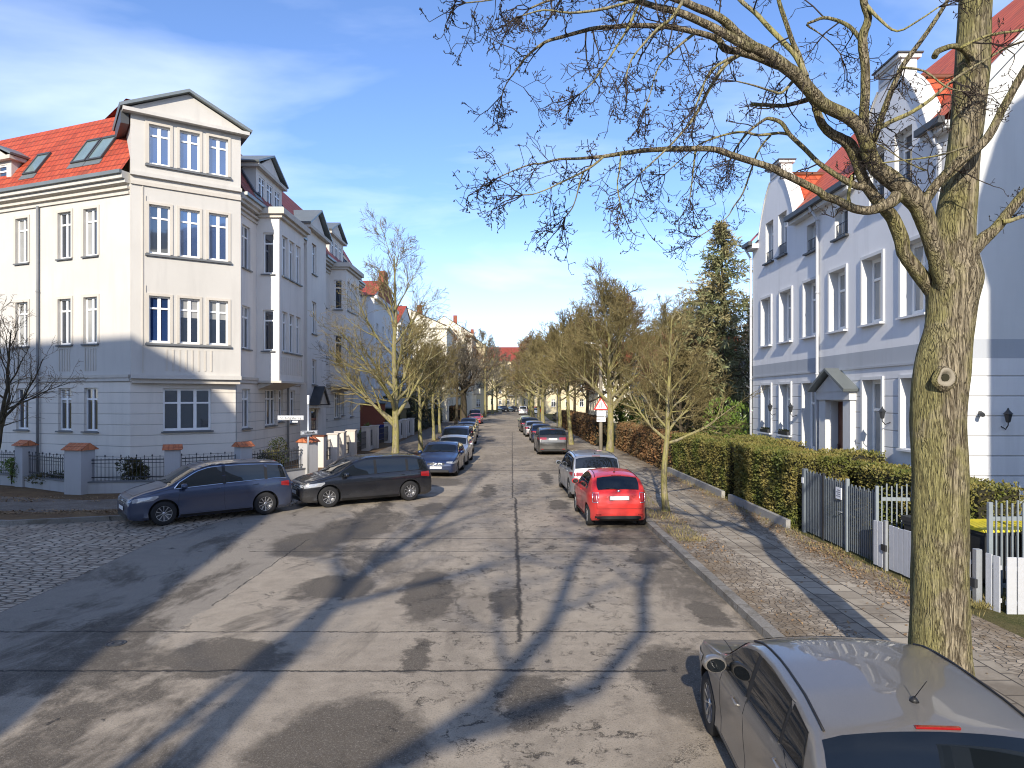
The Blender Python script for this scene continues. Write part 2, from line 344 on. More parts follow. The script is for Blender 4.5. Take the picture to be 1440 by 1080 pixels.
def mk_stones(name, sc, c_a, c_b, joint, stretch=(1, 1, 1), rnd=1.0, jw=0.07, bs=1.0, bd=0.03, leaf=0.0):
    m, nt = new_mat(name); P = ground_pos(nt)
    V = nt.scale(P, stretch)
    e = nt.n('TexVoronoi', {'Vector': V, 'Scale': sc, 'Randomness': rnd}, feature='DISTANCE_TO_EDGE', voronoi_dimensions='2D').outputs[0]
    cc = nt.n('TexVoronoi', {'Vector': V, 'Scale': sc, 'Randomness': rnd}, voronoi_dimensions='2D').outputs[1]
    g = nt.n('SeparateXYZ', {0: cc}).outputs[0]
    fn = nt.noise(P, 30, 4, 0.7)
    c = nt.mix(g, c_a, c_b)
    c = nt.mix(nt.ramp(nt.noise(P, 0.5, 4), 0.4, 0.65, 0, 0.55), c, [x * 0.6 for x in c_a])
    c = nt.mix(nt.ramp(fn, 0.4, 0.8, 0, 0.4), c, [x * 1.3 for x in c_b])
    c = nt.mix(nt.ramp(e, jw * 0.35, jw, 0.92, 0.0), c, joint)
    if leaf:
        c = nt.mix(nt.m('MULTIPLY', nt.ramp(nt.noise(P, 1.3, 6, 0.75), 0.50, 0.6), leaf), c, (0.20, 0.12, 0.06))
    h = nt.m('ADD', nt.ramp(e, 0.0, jw * 2.2), nt.m('MULTIPLY', fn, 0.15))
    finish(nt, c, 0.75, h, bs, bd, 0.35)
mk_stones('cobblestones', 4.7, (0.38, 0.305, 0.225), (0.58, 0.475, 0.36), (0.026, 0.019, 0.014), (0.8, 1.45, 1), 0.75, 0.10, 1.0, 0.06, 0.25)
mk_stones('mosaic paving', 11.0, (0.15, 0.125, 0.10), (0.27, 0.235, 0.19), (0.05, 0.04, 0.03), (1, 1, 1), 0.9, 0.09, 0.8, 0.015, 0.55)
def mk_slabs():
    m, nt = new_mat('stone slab paving'); P = ground_pos(nt)
    s = nt.n('SeparateXYZ', {0: P}); X = s.outputs[0]
    wp = nt.noise(P, 1.2, 3, 0.6)
    br = nt.n('TexBrick', {'Vector': nt.n('Mapping', {'Vector': P, 'Rotation': (0, 0, R(90))}).outputs[0], 'Color1': (0, 0, 0, 1), 'Color2': (1, 1, 1, 1), 'Mortar': (0.5, 0.5, 0.5, 1), 'Scale': 1.0,
                            'Mortar Size': 0.013, 'Mortar Smooth': 0.4, 'Bias': 0.0, 'Brick Width': 0.42, 'Row Height': 0.40}); br.offset = 0.5
    sepb = nt.n('SeparateXYZ', {0: br.outputs[0]}).outputs[0]
    vo = nt.n('TexVoronoi', {'Vector': nt.scale(P, (1, 1.15, 1)), 'Scale': 9.0, 'Randomness': 0.85}, feature='DISTANCE_TO_EDGE', voronoi_dimensions='2D').outputs[0]
    vc = nt.n('TexVoronoi', {'Vector': nt.scale(P, (1, 1.15, 1)), 'Scale': 9.0, 'Randomness': 0.85}, voronoi_dimensions='2D').outputs[1]
    vg = nt.n('SeparateXYZ', {0: vc}).outputs[0]
    xw = nt.m('ADD', X, nt.m('MULTIPLY', nt.m('SUBTRACT', wp, 0.5), 0.5))
    band = nt.m('MULTIPLY', nt.ramp(xw, 4.95, 5.0), nt.ramp(xw, 6.15, 6.2, 1.0, 0.0))
    fn = nt.noise(P, 28, 4, 0.7); big = nt.noise(P, 0.7, 5, 0.65)
    slab = nt.mix(sepb, (0.26, 0.218, 0.165), (0.40, 0.345, 0.265)); slab = nt.mix(br.outputs[1], slab, (0.055, 0.045, 0.035))
    cob = nt.mix(vg, (0.20, 0.162, 0.12), (0.42, 0.35, 0.265)); cob = nt.mix(nt.ramp(vo, 0.015, 0.06, 0.9, 0.0), cob, (0.05, 0.04, 0.03))
    c = nt.mix(band, cob, slab)
    c = nt.mix(nt.ramp(fn, 0.4, 0.8, 0, 0.35), c, (0.34, 0.31, 0.27))
    c = nt.mix(nt.ramp(big, 0.5, 0.62, 0, 0.6), c, (0.115, 0.092, 0.068))
    dirt = nt.m('MULTIPLY', nt.m('MAXIMUM', nt.ramp(xw, 4.2, 4.7, 1.0, 0.0), nt.ramp(xw, 6.3, 6.8)), nt.ramp(nt.noise(P, 1.6, 5, 0.7), 0.38, 0.55))
    c = nt.mix(nt.m('MULTIPLY', dirt, 0.7), c, (0.17, 0.12, 0.07))
    h = nt.mix(band, nt.ramp(vo, 0.0, 0.09), nt.m('SUBTRACT', 1.0, br.outputs[1]))
    hh = nt.m('ADD', h, nt.m('MULTIPLY', fn, 0.25))
    finish(nt, c, 0.8, hh, 0.9, 0.018, 0.3)
mk_slabs()
def mk_soil(name, a, b, c3):
    m, nt = new_mat(name); P = ground_pos(nt)
    n1 = nt.noise(P, 1.3, 6, 0.7); n2 = nt.noise(P, 22, 5, 0.8)
    c = nt.mix(nt.ramp(n1, 0.4, 0.6), a, b); c = nt.mix(nt.ramp(n2, 0.45, 0.7), c, c3)
    finish(nt, c, 0.95, n2, 1.0, 0.03, 0.1)
mk_soil('leafy soil', (0.10, 0.065, 0.04), (0.16, 0.11, 0.06), (0.24, 0.15, 0.08))
mk_soil('lawn soil', (0.07, 0.075, 0.025), (0.12, 0.10, 0.045), (0.15, 0.13, 0.055))
mk_soil('gravel pavement', (0.17, 0.145, 0.12), (0.24, 0.21, 0.175), (0.11, 0.085, 0.065))

# ------------------------------------------------------------------ mesh builder
class MB:
    def __init__(s): s.v = []; s.f = []; s.mi = []; s.uv = []; s.sm = []; s.M = None; s.mats = []
    def mat(s, name):
        if name not in s.mats: s.mats.append(name)
        return s.mats.index(name)
    def p(s, q):
        q = Vector(q)
        if s.M is not None: q = s.M @ q
        s.v.append(q); return len(s.v) - 1
    def face(s, idx, mat, uv=None, smooth=False):
        s.f.append(tuple(idx)); s.mi.append(s.mat(mat)); s.uv.append(uv); s.sm.append(smooth)
    def poly(s, pts, mat, uv=None, smooth=False): s.face([s.p(q) for q in pts], mat, uv, smooth)
    def box(s, x0, x1, y0, y1, z0, z1, mat, uvm=False):
        a = [s.p((x, y, z)) for z in (z0, z1) for y in (y0, y1) for x in (x0, x1)]
        for q in ((0, 2, 3, 1), (4, 5, 7, 6), (0, 1, 5, 4), (2, 6, 7, 3), (0, 4, 6, 2), (1, 3, 7, 5)): s.face([a[i] for i in q], mat)
    def bbox(s, x0, x1, y0, y1, z0, z1, mat, b=0.01):      # box with chamfered vertical and top edges
        def ring(z, i): return [s.p(q) for q in ((x0 + i + b, y0 + i, z), (x1 - i - b, y0 + i, z), (x1 - i, y0 + i + b, z), (x1 - i, y1 - i - b, z), (x1 - i - b, y1 - i, z), (x0 + i + b, y1 - i, z), (x0 + i, y1 - i - b, z), (x0 + i, y0 + i + b, z))]
        rs = [ring(z0 + b, 0) if False else ring(z0, 0), ring(z1 - b, 0), ring(z1, b)]
        for a, c in zip(rs, rs[1:]):
            for i in range(8): s.face([a[i], a[(i + 1) % 8], c[(i + 1) % 8], c[i]], mat)
        s.face(rs[-1], mat); s.face(rs[0][::-1], mat)
    def prism(s, pts, axis, a, b, mat):     # pts 2D polygon in the other two axes; extruded from a to b along axis
        def mk(q, t):
            return {'x': (t, q[0], q[1]), 'y': (q[0], t, q[1]), 'z': (q[0], q[1], t)}[axis]
        A = [s.p(mk(q, a)) for q in pts]; B = [s.p(mk(q, b)) for q in pts]; n = len(pts)
        s.face(A[::-1], mat); s.face(B, mat)
        for i in range(n): s.face([A[i], A[(i + 1) % n], B[(i + 1) % n], B[i]], mat)
    def tube(s, pts, rad, mat, sides=6, cap=True, smooth=True, jit=0.0, rnd=None):
        pts = [Vector(q) for q in pts]; n = len(pts)
        if not hasattr(rad, '__len__'): rad = [rad] * n
        prev = None; rings = []
        d = (pts[1] - pts[0]).normalized()
        up = Vector((0, 0, 1)) if abs(d.z) < 0.9 else Vector((1, 0, 0))
        a = d.cross(up).normalized()
        for i in range(n):
            d = (pts[min(i + 1, n - 1)] - pts[max(i - 1, 0)])
            if d.length < 1e-9: d = Vector((0, 0, 1))
            d.normalize(); a = (a - d * a.dot(d))
            if a.length < 1e-6: a = d.orthogonal()
            a.normalize(); b = d.cross(a)
            r = rad[i]; ring = []
            for k in range(sides):
                t = 2 * math.pi * k / sides
                rr = r * (1 + (rnd.uniform(-jit, jit) if jit else 0))
                ring.append(s.p(pts[i] + a * (math.cos(t) * rr) + b * (math.sin(t) * rr)))
            rings.append(ring)
        for A, B in zip(rings, rings[1:]):
            for k in range(sides): s.face([A[k], A[(k + 1) % sides], B[(k + 1) % sides], B[k]], mat, None, smooth)
        if cap and sides > 2: s.face(rings[0][::-1], mat); s.face(rings[-1], mat)
    def lathe(s, prof, c, mat, seg=16, axis='z', smooth=True, close=False):
        rings = []
        for (r, h) in prof:
            ring = []
            for k in range(seg):
                t = 2 * math.pi * k / seg; x, y = math.cos(t) * r, math.sin(t) * r
                q = {'z': (c[0] + x, c[1] + y, c[2] + h), 'y': (c[0] + x, c[1] + h, c[2] + y), 'x': (c[0] + h, c[1] + x, c[2] + y)}[axis]
                ring.append(s.p(q))
            rings.append(ring)
        for A, B in zip(rings, rings[1:]):
            for k in range(seg): s.face([A[k], A[(k + 1) % seg], B[(k + 1) % seg], B[k]], mat, None, smooth)
        if not close: s.face(rings[0][::-1], mat); s.face(rings[-1], mat)
    def leaf(s, c, d, n, L, w_, mat):
        d = d.normalized(); t = d.cross(n)
        if t.length < 1e-4: t = d.orthogonal()
        t = t.normalized() * w_ * 0.5; c = Vector(c)
        s.face([s.p(c - t * 0.2), s.p(c + d * L * .5 + t), s.p(c + d * L), s.p(c + d * L * .5 - t)], mat)
    def build(s, name, parent=None, sharp=None, fix=False):
        me = bpy.data.meshes.new(name)
        off = Vector((0, 0, 0))
        if parent is not None:
            inv = parent.matrix_basis.inverted() if parent.parent is None else (parent.parent.matrix_basis @ parent.matrix_basis).inverted()
            vs = [tuple(inv @ q) for q in s.v]
        else: vs = [tuple(q) for q in s.v]
        me.from_pydata(vs, [], s.f)
        for m in s.mats: me.materials.append(MATS[m])
        me.polygons.foreach_set('material_index', s.mi); me.polygons.foreach_set('use_smooth', s.sm)
        if any(u is not None for u in s.uv):
            ul = me.uv_layers.new(name='UVMap'); k = 0; buf = []
            for fc, u in zip(s.f, s.uv):
                for j in range(len(fc)): buf.extend(u[j] if u else (0.0, 0.0))
            ul.data.foreach_set('uv', buf)
        if fix:
            bm = bmesh.new(); bm.from_mesh(me); bmesh.ops.recalc_face_normals(bm, faces=bm.faces); bm.to_mesh(me); bm.free()
        me.update()
        if sharp is not None: me.set_sharp_from_angle(angle=R(sharp))
        o = bpy.data.objects.new(name, me); COL.objects.link(o)
        if parent is not None: o.parent = parent
        return o
def tag(o, label=None, cat=None, group=None, kind=None):
    if label: o['label'] = label
    if cat: o['category'] = cat
    if group: o['group'] = group
    if kind: o['kind'] = kind
    return o
def thing(name, label, cat, loc=(0, 0, 0), rz=0.0, group=None):
    o = bpy.data.objects.new(name, None); COL.objects.link(o); o.location = loc; o.rotation_euler = (0, 0, rz); o.empty_display_size = 0.2
    o.matrix_basis = Matrix.Translation(Vector(loc)) @ Matrix.Rotation(rz, 4, 'Z')
    return tag(o, label, cat, group)
def copy_thing(o, loc, rz=0.0, label=None, sc=1.0):
    c = o.copy(); COL.objects.link(c)
    c.location = loc; c.rotation_euler = (0, 0, rz); c.scale = (sc, sc, sc)
    if label: c['label'] = label
    for ch in list(o.children):
        d = ch.copy(); COL.objects.link(d); d.parent = c
        for g in list(ch.children):
            e = g.copy(); COL.objects.link(e); e.parent = d
    return c
def PX(u, v, Y): return Vector(((u - 720) / 960 * Y, Y, 3.5 - (v - 560) / 960 * Y))
# ------------------------------------------------------------------ ground, street, pavements
def sheet(name, pts, z, mat, kind='structure', label=None, cat=None):
    mb = MB(); mb.poly([(x, y, z) for x, y in pts], mat); o = mb.build(name); tag(o, label, cat, None, kind); return o
def cxl(Y):        # centre line of the street
    K = [(-40, 0), (30, 0), (45, -.1), (57, -.35), (82, -1.1), (108, -1.35), (150, -.5), (190, 1.5), (230, 5)]
    for (a, xa), (b, xb) in zip(K, K[1:]):
        if Y <= b: t = (Y - a) / (b - a); return xa + (xb - xa) * t
    return K[-1][1]
def strip(name, fl, fr, z, mat, y0, y1, n=60, thick=None, kind='structure'):
    mb = MB(); pl = pr = None
    ys = [y0 + (y1 - y0) * i / n for i in range(n + 1)]
    L = [(fl(y), y) for y in ys]; Rr = [(fr(y), y) for y in ys]
    for i in range(n):
        mb.poly([(L[i][0], L[i][1], z), (Rr[i][0], Rr[i][1], z), (Rr[i + 1][0], Rr[i + 1][1], z), (L[i + 1][0], L[i + 1][1], z)], mat)
        if thick:
            for P_, sg in ((L, 1), (Rr, -1)):
                q = [(P_[i][0], P_[i][1], z), (P_[i + 1][0], P_[i + 1][1], z), (P_[i + 1][0], P_[i + 1][1], z - thick), (P_[i][0], P_[i][1], z - thick)]
                mb.poly(q if sg > 0 else q[::-1], mat)
    if thick:
        for i in (0, n):
            mb.poly([(L[i][0], L[i][1], z), (Rr[i][0], Rr[i][1], z), (Rr[i][0], Rr[i][1], z - thick), (L[i][0], L[i][1], z - thick)], mat)
    return tag(mb.build(name), kind=kind)
sheet('ground', [(-1500, -1500), (1500, -1500), (1500, 1500), (-1500, 1500)], -0.03, 'lawn soil')
strip('road', lambda y: (-4.5 + cxl(y)) if y > 31 else -60.0 if y < 5 else -9.5, lambda y: 3.68 + cxl(y), 0.0, 'worn asphalt', -60, 230, 145)
# cobbled side street on the left
cob = [(-60, 4.6), (-7.6, 4.6), (-8.0, 8.0), (-8.35, 11.1), (-8.55, 14.0), (-8.75, 16.5), (-8.5, 18.6), (-8.0, 20.2), (-7.2, 22.2), (-6.0, 24.0), (-4.6, 25.6), (-3.9, 26.6),
       (-4.5, 29), (-12, 30), (-60, 34)]
sheet('side_street', cob, 0.004, 'cobblestones')
# left pavement with the rounded corner
kb = [(-60, 33.0), (-34, 24.6), (-22, 20.7), (-17, 19.3), (-13.9, 18.75), (-11.1, 19.6), (-9.3, 21.2), (-7.7, 23.4), (-6.2, 25.8), (-5.1, 28.3), (-4.65, 30.5), (-4.5, 33)]
kb += [(-4.5 + cxl(y), y) for y in range(36, 176, 4)]
def offset(pl, d):
    out = []
    for i, (x, y) in enumerate(pl):
        a = pl[max(i - 1, 0)]; b = pl[min(i + 1, len(pl) - 1)]; dx, dy = b[0] - a[0], b[1] - a[1]; L = math.hypot(dx, dy)
        out.append((x - dy / L * d, y + dx / L * d))
    return out
def band_mesh(name, A, B, z, mat, thick=0.0):
    mb = MB()
    for i in range(len(A) - 1):
        mb.poly([(*A[i], z), (*A[i + 1], z), (*B[i + 1], z), (*B[i], z)][::-1], mat)
        if thick: mb.poly([(*A[i], z), (*A[i + 1], z), (*A[i + 1], z - thick), (*A[i], z - thick)], mat)
    return tag(mb.build(name, fix=False), kind='structure')
band_mesh('kerb_left', kb, offset(kb, 0.16), 0.13, 'granite kerb', 0.16)
k1 = offset(kb, 0.16); k2 = offset(kb, 1.5); k3 = offset(kb, 3.9); k4 = offset(kb, 5.4)
band_mesh('verge_left', k1, k2, 0.118, 'leafy soil'); band_mesh('pavement_left', k2, k3, 0.122, 'gravel pavement'); band_mesh('verge_left_inner', k3, k4, 0.116, 'leafy soil')
band_mesh('front_garden_left', offset(kb, 5.4), offset(kb, 12), 0.114, 'leafy soil')
# right kerb, pavement and verge
strip('kerb_right', lambda y: 3.68 + cxl(y), lambda y: 3.86 + cxl(y), 0.13, 'granite kerb', -30, 190, 90, 0.15)
strip('pavement_right', lambda y: 3.86 + cxl(y), lambda y: 7.22 + cxl(y) * (y > 50), 0.118, 'stone slab paving', -30, 190, 90)
strip('garden_right', lambda y: 7.22 + cxl(y) * (y > 50), lambda y: 40, 0.112, 'lawn soil', -30, 190, 90)
# manhole covers
for i, (mx, my, mr, lab) in enumerate(((-5.65, 9.74, .12, 'small round cast iron cover in the asphalt at lower left'), (-1.85, 56, .33, 'dark round manhole cover far up the middle of the street'))):
    mb = MB(); mb.lathe([(mr * 1.12, 0), (mr * 1.12, .006), (mr, .006), (mr, .003), (mr * .8, .003), (mr * .8, .007), (mr * .4, .007), (mr * .4, .003), (0.01, .003)], (mx, my, 0.001), 'iron', 20)
    tag(mb.build('manhole_cover'), lab, 'manhole cover')

# ------------------------------------------------------------------ facades
class Facade:
    def __init__(s, O, a, flip=False, z=0.0):     # a: direction of s (unit xy); outward normal to its right (or left if flip)
        a = Vector((a[0], a[1])).normalized(); n = Vector((a.y, -a.x))
        if flip: n = -n
        s.M = Matrix(((a.x, n.x, 0, O[0]), (a.y, n.y, 0, O[1]), (0, 0, 1, z), (0, 0, 0, 1)))
    def wall(s, mb, s0, s1, z0, z1, holes, mat, depth=0.18, rev=None, out=0.0):
        mb.M = s.M
        holes = [h for h in holes if h[0] < s1 and h[1] > s0 and h[2] < z1 and h[3] > z0]
        ss = sorted({s0, s1, *[min(max(h[i], s0), s1) for h in holes for i in (0, 1)]}); zs = sorted({z0, z1, *[min(max(h[i], z0), z1) for h in holes for i in (2, 3)]})
        for a, b in zip(ss, ss[1:]):
            for c, d in zip(zs, zs[1:]):
                if any(h[0] <= a + 1e-6 and h[1] >= b - 1e-6 and h[2] <= c + 1e-6 and h[3] >= d - 1e-6 for h in holes): continue
                mb.poly([(a, out, c), (b, out, c), (b, out, d), (a, out, d)], mat)
        for (a, b, c, d) in holes:
            rm = rev or mat; i = out - depth
            mb.poly([(a, out, c), (a, i, c), (a, i, d), (a, out, d)], rm); mb.poly([(b, out, c), (b, out, d), (b, i, d), (b, i, c)], rm)
            mb.poly([(a, out, d), (a, i, d), (b, i, d), (b, out, d)], rm); mb.poly([(a, out, c), (b, out, c), (b, i, c), (a, i, c)], rm)
        mb.M = None
    def box(s, mb, s0, s1, o0, o1, z0, z1, mat):
        mb.M = s.M; mb.box(s0, s1, o0, o1, z0, z1, mat); mb.M = None
    def window(s, par, h, style='cross', depth=0.16, gl='window glass', sill='grey sill', out=0.0, fw=0.06, mull=0.09, transom=0.70, bars=False, sillout=0.09, blind=0.0, name='window', simple_=False):
        a, b, c, d = h; o1 = out - depth + 0.05; o0 = out - depth - 0.02
        f = MB(); f.M = s.M; wm = 'white frame'
        f.box(a, a + fw, o0, o1, c, d, wm); f.box(b - fw, b, o0, o1, c, d, wm)
        f.box(a + fw, b - fw, o0, o1, c, c + fw * 1.3, wm); f.box(a + fw, b - fw, o0, o1, d - fw, d, wm)
        tz = c + (d - c) * transom; lo, hi = c + fw * 1.3, d - fw
        ms = []
        if style in ('cross', 'mull'): ms = [(a + b) / 2]
        if style == 'triple': ms = [a + (b - a) / 3, a + 2 * (b - a) / 3]
        for m_ in ms: f.box(m_ - mull / 2, m_ + mull / 2, o0, o1 + 0.004, lo, hi, wm)
        if style in ('cross', 'trans', 'triple'):
            ed = [a + fw] + [x for m_ in ms for x in (m_ - mull / 2, m_ + mull / 2)] + [b - fw]
            for i in range(0, len(ed), 2): f.box(ed[i], ed[i + 1], o0, o1 + 0.002, tz - 0.035, tz + 0.035, wm)
        f.M = None; fo = f.build(name, par)
        g = MB(); g.M = s.M; gy = out - depth + 0.012
        if blind > 0:
            zb = d - (d - c) * blind
            g.poly([(a + fw * .5, gy, c + .02), (b - fw * .5, gy, c + .02), (b - fw * .5, gy, zb), (a + fw * .5, gy, zb)], gl)
            g.poly([(a + fw * .5, gy, zb), (b - fw * .5, gy, zb), (b - fw * .5, gy, d - .02), (a + fw * .5, gy, d - .02)], 'curtained glass')
        elif blind < 0:
            sm_ = a + (b - a) * -blind
            g.poly([(a + fw * .5, gy, c + .02), (sm_, gy, c + .02), (sm_, gy, d - .02), (a + fw * .5, gy, d - .02)], 'curtained glass')
            g.poly([(sm_, gy, c + .02), (b - fw * .5, gy, c + .02), (b - fw * .5, gy, d - .02), (sm_, gy, d - .02)], gl)
        else:
            g.poly([(a + fw * .5, gy, c + .02), (b - fw * .5, gy, c + .02), (b - fw * .5, gy, d - .02), (a + fw * .5, gy, d - .02)], gl)
        g.M = None; g.build('pane', fo)
        if sill:
            q = MB(); q.M = s.M; q.box(a - 0.08, b + 0.08, out - 0.02 if False else out + 0.002, out + sillout, c - 0.07, c - 0.015, sill)
            q.box(a + .002, b - .002, out - depth + .052, out + 0.002, c - 0.05, c + 0.004, sill); q.M = None; q.build('sill', fo)
        if bars:
            r = MB(); r.M = s.M
            for zz_ in (c + 0.08, c + 0.42): r.box(a + 0.02, b - 0.02, out - 0.05, out - 0.03, zz_, zz_ + 0.02, 'iron')
            k = a + 0.08
            while k < b - 0.05: r.box(k, k + 0.014, out - 0.046, out - 0.034, c + 0.1, c + 0.42, 'iron'); k += 0.10
            r.M = None; r.build('guard_rail', fo)
        return fo
def surround(mb, F, h, t, o, mat, out=0.0, bottom=False):
    a, b, c, d = h; lo = c - (t if bottom else 0)
    F.box(mb, a - t, a - .001, out - 0.03, out + o, lo, d + t, mat); F.box(mb, b + .001, b + t, out - 0.03, out + o, lo, d + t, mat)
    F.box(mb, a - .001, b + .001, out - 0.03, out + o, d + .001, d + t, mat)
def roofquad(mb, p0, p1, p2, p3, mat):     # p0,p1 eaves; p2,p3 upper; uv in metres
    p0, p1, p2, p3 = map(Vector, (p0, p1, p2, p3)); e = (p1 - p0).normalized(); up = (p3 - p0) - e * (p3 - p0).dot(e); up.normalize()
    uv = [((q - p0).dot(e), (q - p0).dot(up)) for q in (p0, p1, p2, p3)]
    mb.poly([p0, p1, p2, p3], mat, uv)
def pipe(name, par, pts, r, mat, sides=8):
    mb = MB(); mb.tube(pts, r, mat, sides)
    for q in pts[1:-1]:
        mb.tube([Vector(q) - Vector((0, 0, .03)), Vector(q) + Vector((0, 0, .03))], r * 1.25, mat, sides)
    return mb.build(name, par)

# ================= corner apartment building on the left
ZL = 4.42
def corner_building():
    B = thing('apartment_building', 'cream corner apartment building with red tiled mansard roof and chamfered three storey window bay', 'building', (-13, 33, 0))
    C1 = (-15.1, 27.0); C2 = (-11.7, 29.35); C2g = (-11.92, 29.45)
    A = Facade((C1[0] - 2.58 * 7, C1[1] + 7), (2.58, -1))                 # left facade, s runs towards the corner
    LA = math.hypot(2.58 * 7, 7)
    wall = MB(); trim = MB()
    rows = [(2.16, 3.92), (5.72, 7.62), (9.30, 11.22)]
    cols = [2.2, 3.72, 6.35, 9.2, 10.7, 13.2, 15.5]
    holes = []
    for ci, c in enumerate(cols):
        for ri, (z0, z1) in enumerate(rows): holes.append((LA - c - .39, LA - c + .39, z0, z1))
    A.wall(wall, 0, LA, 0, ZL - .1, holes, 'cream stucco grooved'); A.wall(wall, 0, LA, ZL - .1, 12.0, holes, 'cream stucco')
    rr = random.Random(4)
    for h in holes:
        low = h[2] < 3
        A.window(B, h, 'cross', gl='window glass', blind=(rr.choice([0, 0, .35]) if low else rr.choice([-0.45, -0.45, -0.5, 0.0])), transom=.74)
        if not low: surround(trim, A, h, .11, .035, 'trim stucco')
        if 5 < h[2] < 7:      # fluted apron under the first floor windows
            for k in range(5): A.box(trim, h[0] + .04 + k * .15, h[0] + .10 + k * .15, -.02, .022, h[2] - 1.1, h[2] - .18, 'trim stucco')
    def band(F, s0, s1, out=0.0):
        F.box(trim, s0, s1, out - .05, out + .10, ZL - .1, ZL + .02, 'trim stucco'); F.box(trim, s0, s1, out - .05, out + .06, ZL - .24, ZL - .102, 'cream stucco')
    def cornice(F, s0, s1, out=0.0, z=12.0):
        F.box(trim, s0, s1, out - .05, out + .07, z - .42, z - .32, 'trim stucco'); F.box(trim, s0, s1, out - .05, out + .13, z - .22, z - .12, 'trim stucco')
        F.box(trim, s0, s1, out - .05, out + .22, z, z + .14, 'cream stucco'); F.box(trim, s0, s1, out - .05, out + .36, z + .142, z + .42, 'cream stucco')
        F.box(trim, s0, s1, out + .362, out + .47, z + .30, z + .44, 'zinc')
    band(A, 0, LA - .01); cornice(A, 0, LA - .02)
    # flank along the street
    Fk = Facade((-11.9, 29.5), (0, 1)); LF = 24.0
    fcols = [(.65, 1.6), (10.45 - 3.6 + .2, 10.45 - 2.7 + .2), (13.2, 14.1), (20.6, 21.5)]
    fh = []
    for (a, b) in [(.62, 1.55), (7.1, 8.0), (13.35, 14.2), (20.7, 21.6)]:
        for (z0, z1) in rows: fh.append((a, b, z0, z1))
    oriels = [(2.3, 6.05), (15.05, 18.9)]
    for (a, b) in oriels:
        for g in ((a + .3, a + 1.2), (b - 1.2, b - .3)): pass
        fh.append(((a + b) / 2 - .75, (a + b) / 2 + .75, 2.16, 3.92)); fh.append((b - .75, b - .05, 2.3, 3.92))
    Fk.wall(wall, 0, LF, 0, ZL - .1, fh, 'cream stucco grooved'); Fk.wall(wall, 0, LF, ZL - .1, 12.0, fh, 'flank stucco')
    for h in fh: Fk.window(B, h, 'triple' if h[1] - h[0] > 1.2 else 'cross', transom=.74, blind=rr.choice([0, 0, .3, .55, -.5]))
    band(Fk, 0, LF); cornice(Fk, 0, 8.7); cornice(Fk, 12.9, LF)
    # end wall
    E = Facade((-11.9, 53.5), (-1, 0)); E.wall(wall, 0, 12, 0, 12.4, [], 'flank stucco')
    # chamfered bay: recessed ground floor, proud upper storeys
    dg = (C2g[0] - C1[0], C2g[1] - C1[1]); Lg = math.hypot(*dg); G = Facade(C1, dg)
    gh = [(1.18, 3.02, 2.16, 3.9)]
    G.wall(wall, 0, Lg, 0, ZL - .1, gh, 'cream stucco grooved'); G.window(B, gh[0], 'triple', transom=.66, mull=.12, fw=.08)
    db = (C2[0] - C1[0], C2[1] - C1[1]); Lb = math.hypot(*db); U = Facade(C1, db)
    out = .16
    bh = []
    for (z0, z1) in [(5.74, 7.60), (9.30, 11.25), (12.88, 14.45)]:
        for c in (1.02, 2.13, 3.24): bh.append((c - .38, c + .38, z0, z1))
    U.wall(wall, .0, Lb, ZL - .1, 14.75, bh, 'cream stucco', out=out)
    for i, h in enumerate(bh):
        U.window(B, h, 'cross', gl='sky glass' if i > 3 or i == 0 else 'window glass', sill=None, out=out, blind=(.42 if i in (1, 2) else 0), transom=.74, mull=.12)
        surround(trim, U, h, .10, .035, 'trim stucco', out)
    for z in (5.70, 9.26, 12.84):
        U.box(trim, .5, Lb - .38, out + .0, out + .09, z - .08, z, 'grey sill')
        U.box(trim, .50, .54, out - .02, out + .03, z, z + 2.3 if z < 12 else z + 1.9, 'trim stucco')
    U.box(trim, .40, .44, out - .02, out + .035, 4.5, 12.0, 'trim stucco')
    for k in range(8): U.box(trim, 1.25 + k * .24, 1.31 + k * .24, out - .02, out + .02, 4.62, 5.48, 'trim stucco')
    U.box(trim, 0, Lb, out - .05, out + .07, 11.95, 12.1, 'trim stucco'); U.box(trim, -.02, Lb + .02, out - .05, out + .14, 12.3, 12.45, 'cream stucco')
    U.box(trim, 0, Lb, -.30, out + .13, ZL - .14, ZL + .03, 'cream stucco')
    U.box(wall, .05, Lb - .02, -.35, out - .002, ZL - .32, ZL - .141, 'trim stucco')
    # sides of the bay
    wall.M = U.M
    for s_, sg in ((0, 1), (Lb, -1)):
        q = [(s_, out, ZL - .1), (s_, -2.2, ZL - .1), (s_, -2.2, 14.75), (s_, out, 14.75)]; wall.poly(q if sg > 0 else q[::-1], 'cream stucco')
    wall.M = None
    # bay pediment and its zinc roof
    ped = MB(); ped.M = U.M
    m_ = Lb / 2
    ped.prism([(-.12, 14.75), (Lb + .12, 14.75), (Lb + .12, 14.9), (m_, 15.95), (-.12, 14.9)], 'y', out - .02, out + .10, 'cream stucco')
    ped.box(-.30, Lb + .30, out - .2, out + .30, 14.72, 14.86, 'cream stucco')
    ped.prism([(-.38, 14.84), (m_, 15.98), (m_, 16.1), (-.42, 14.95)], 'y', -4.6, out + .32, 'zinc'); ped.prism([(Lb + .38, 14.84), (Lb + .42, 14.95), (m_, 16.1), (m_, 15.98)], 'y', -4.6, out + .32, 'zinc')
    ped.prism([(-.34, 14.3), (-.05, 14.3), (-.05, 14.8), (-.34, 14.8)], 'y', -2.4, .1, 'dark zinc')
    ped.M = None; ped.build('gable_roof', B)
    # mansard roof
    rf = MB()
    ins = 2.05; zt = 15.75; ze = 12.42
    av = Vector((2.58, -1)).normalized(); an = Vector((av.y, -av.x))
    def AP(s_, o, z): q = Vector((C1[0], C1[1])) - av * (LA - s_) + an * o; return (q.x, q.y, z)
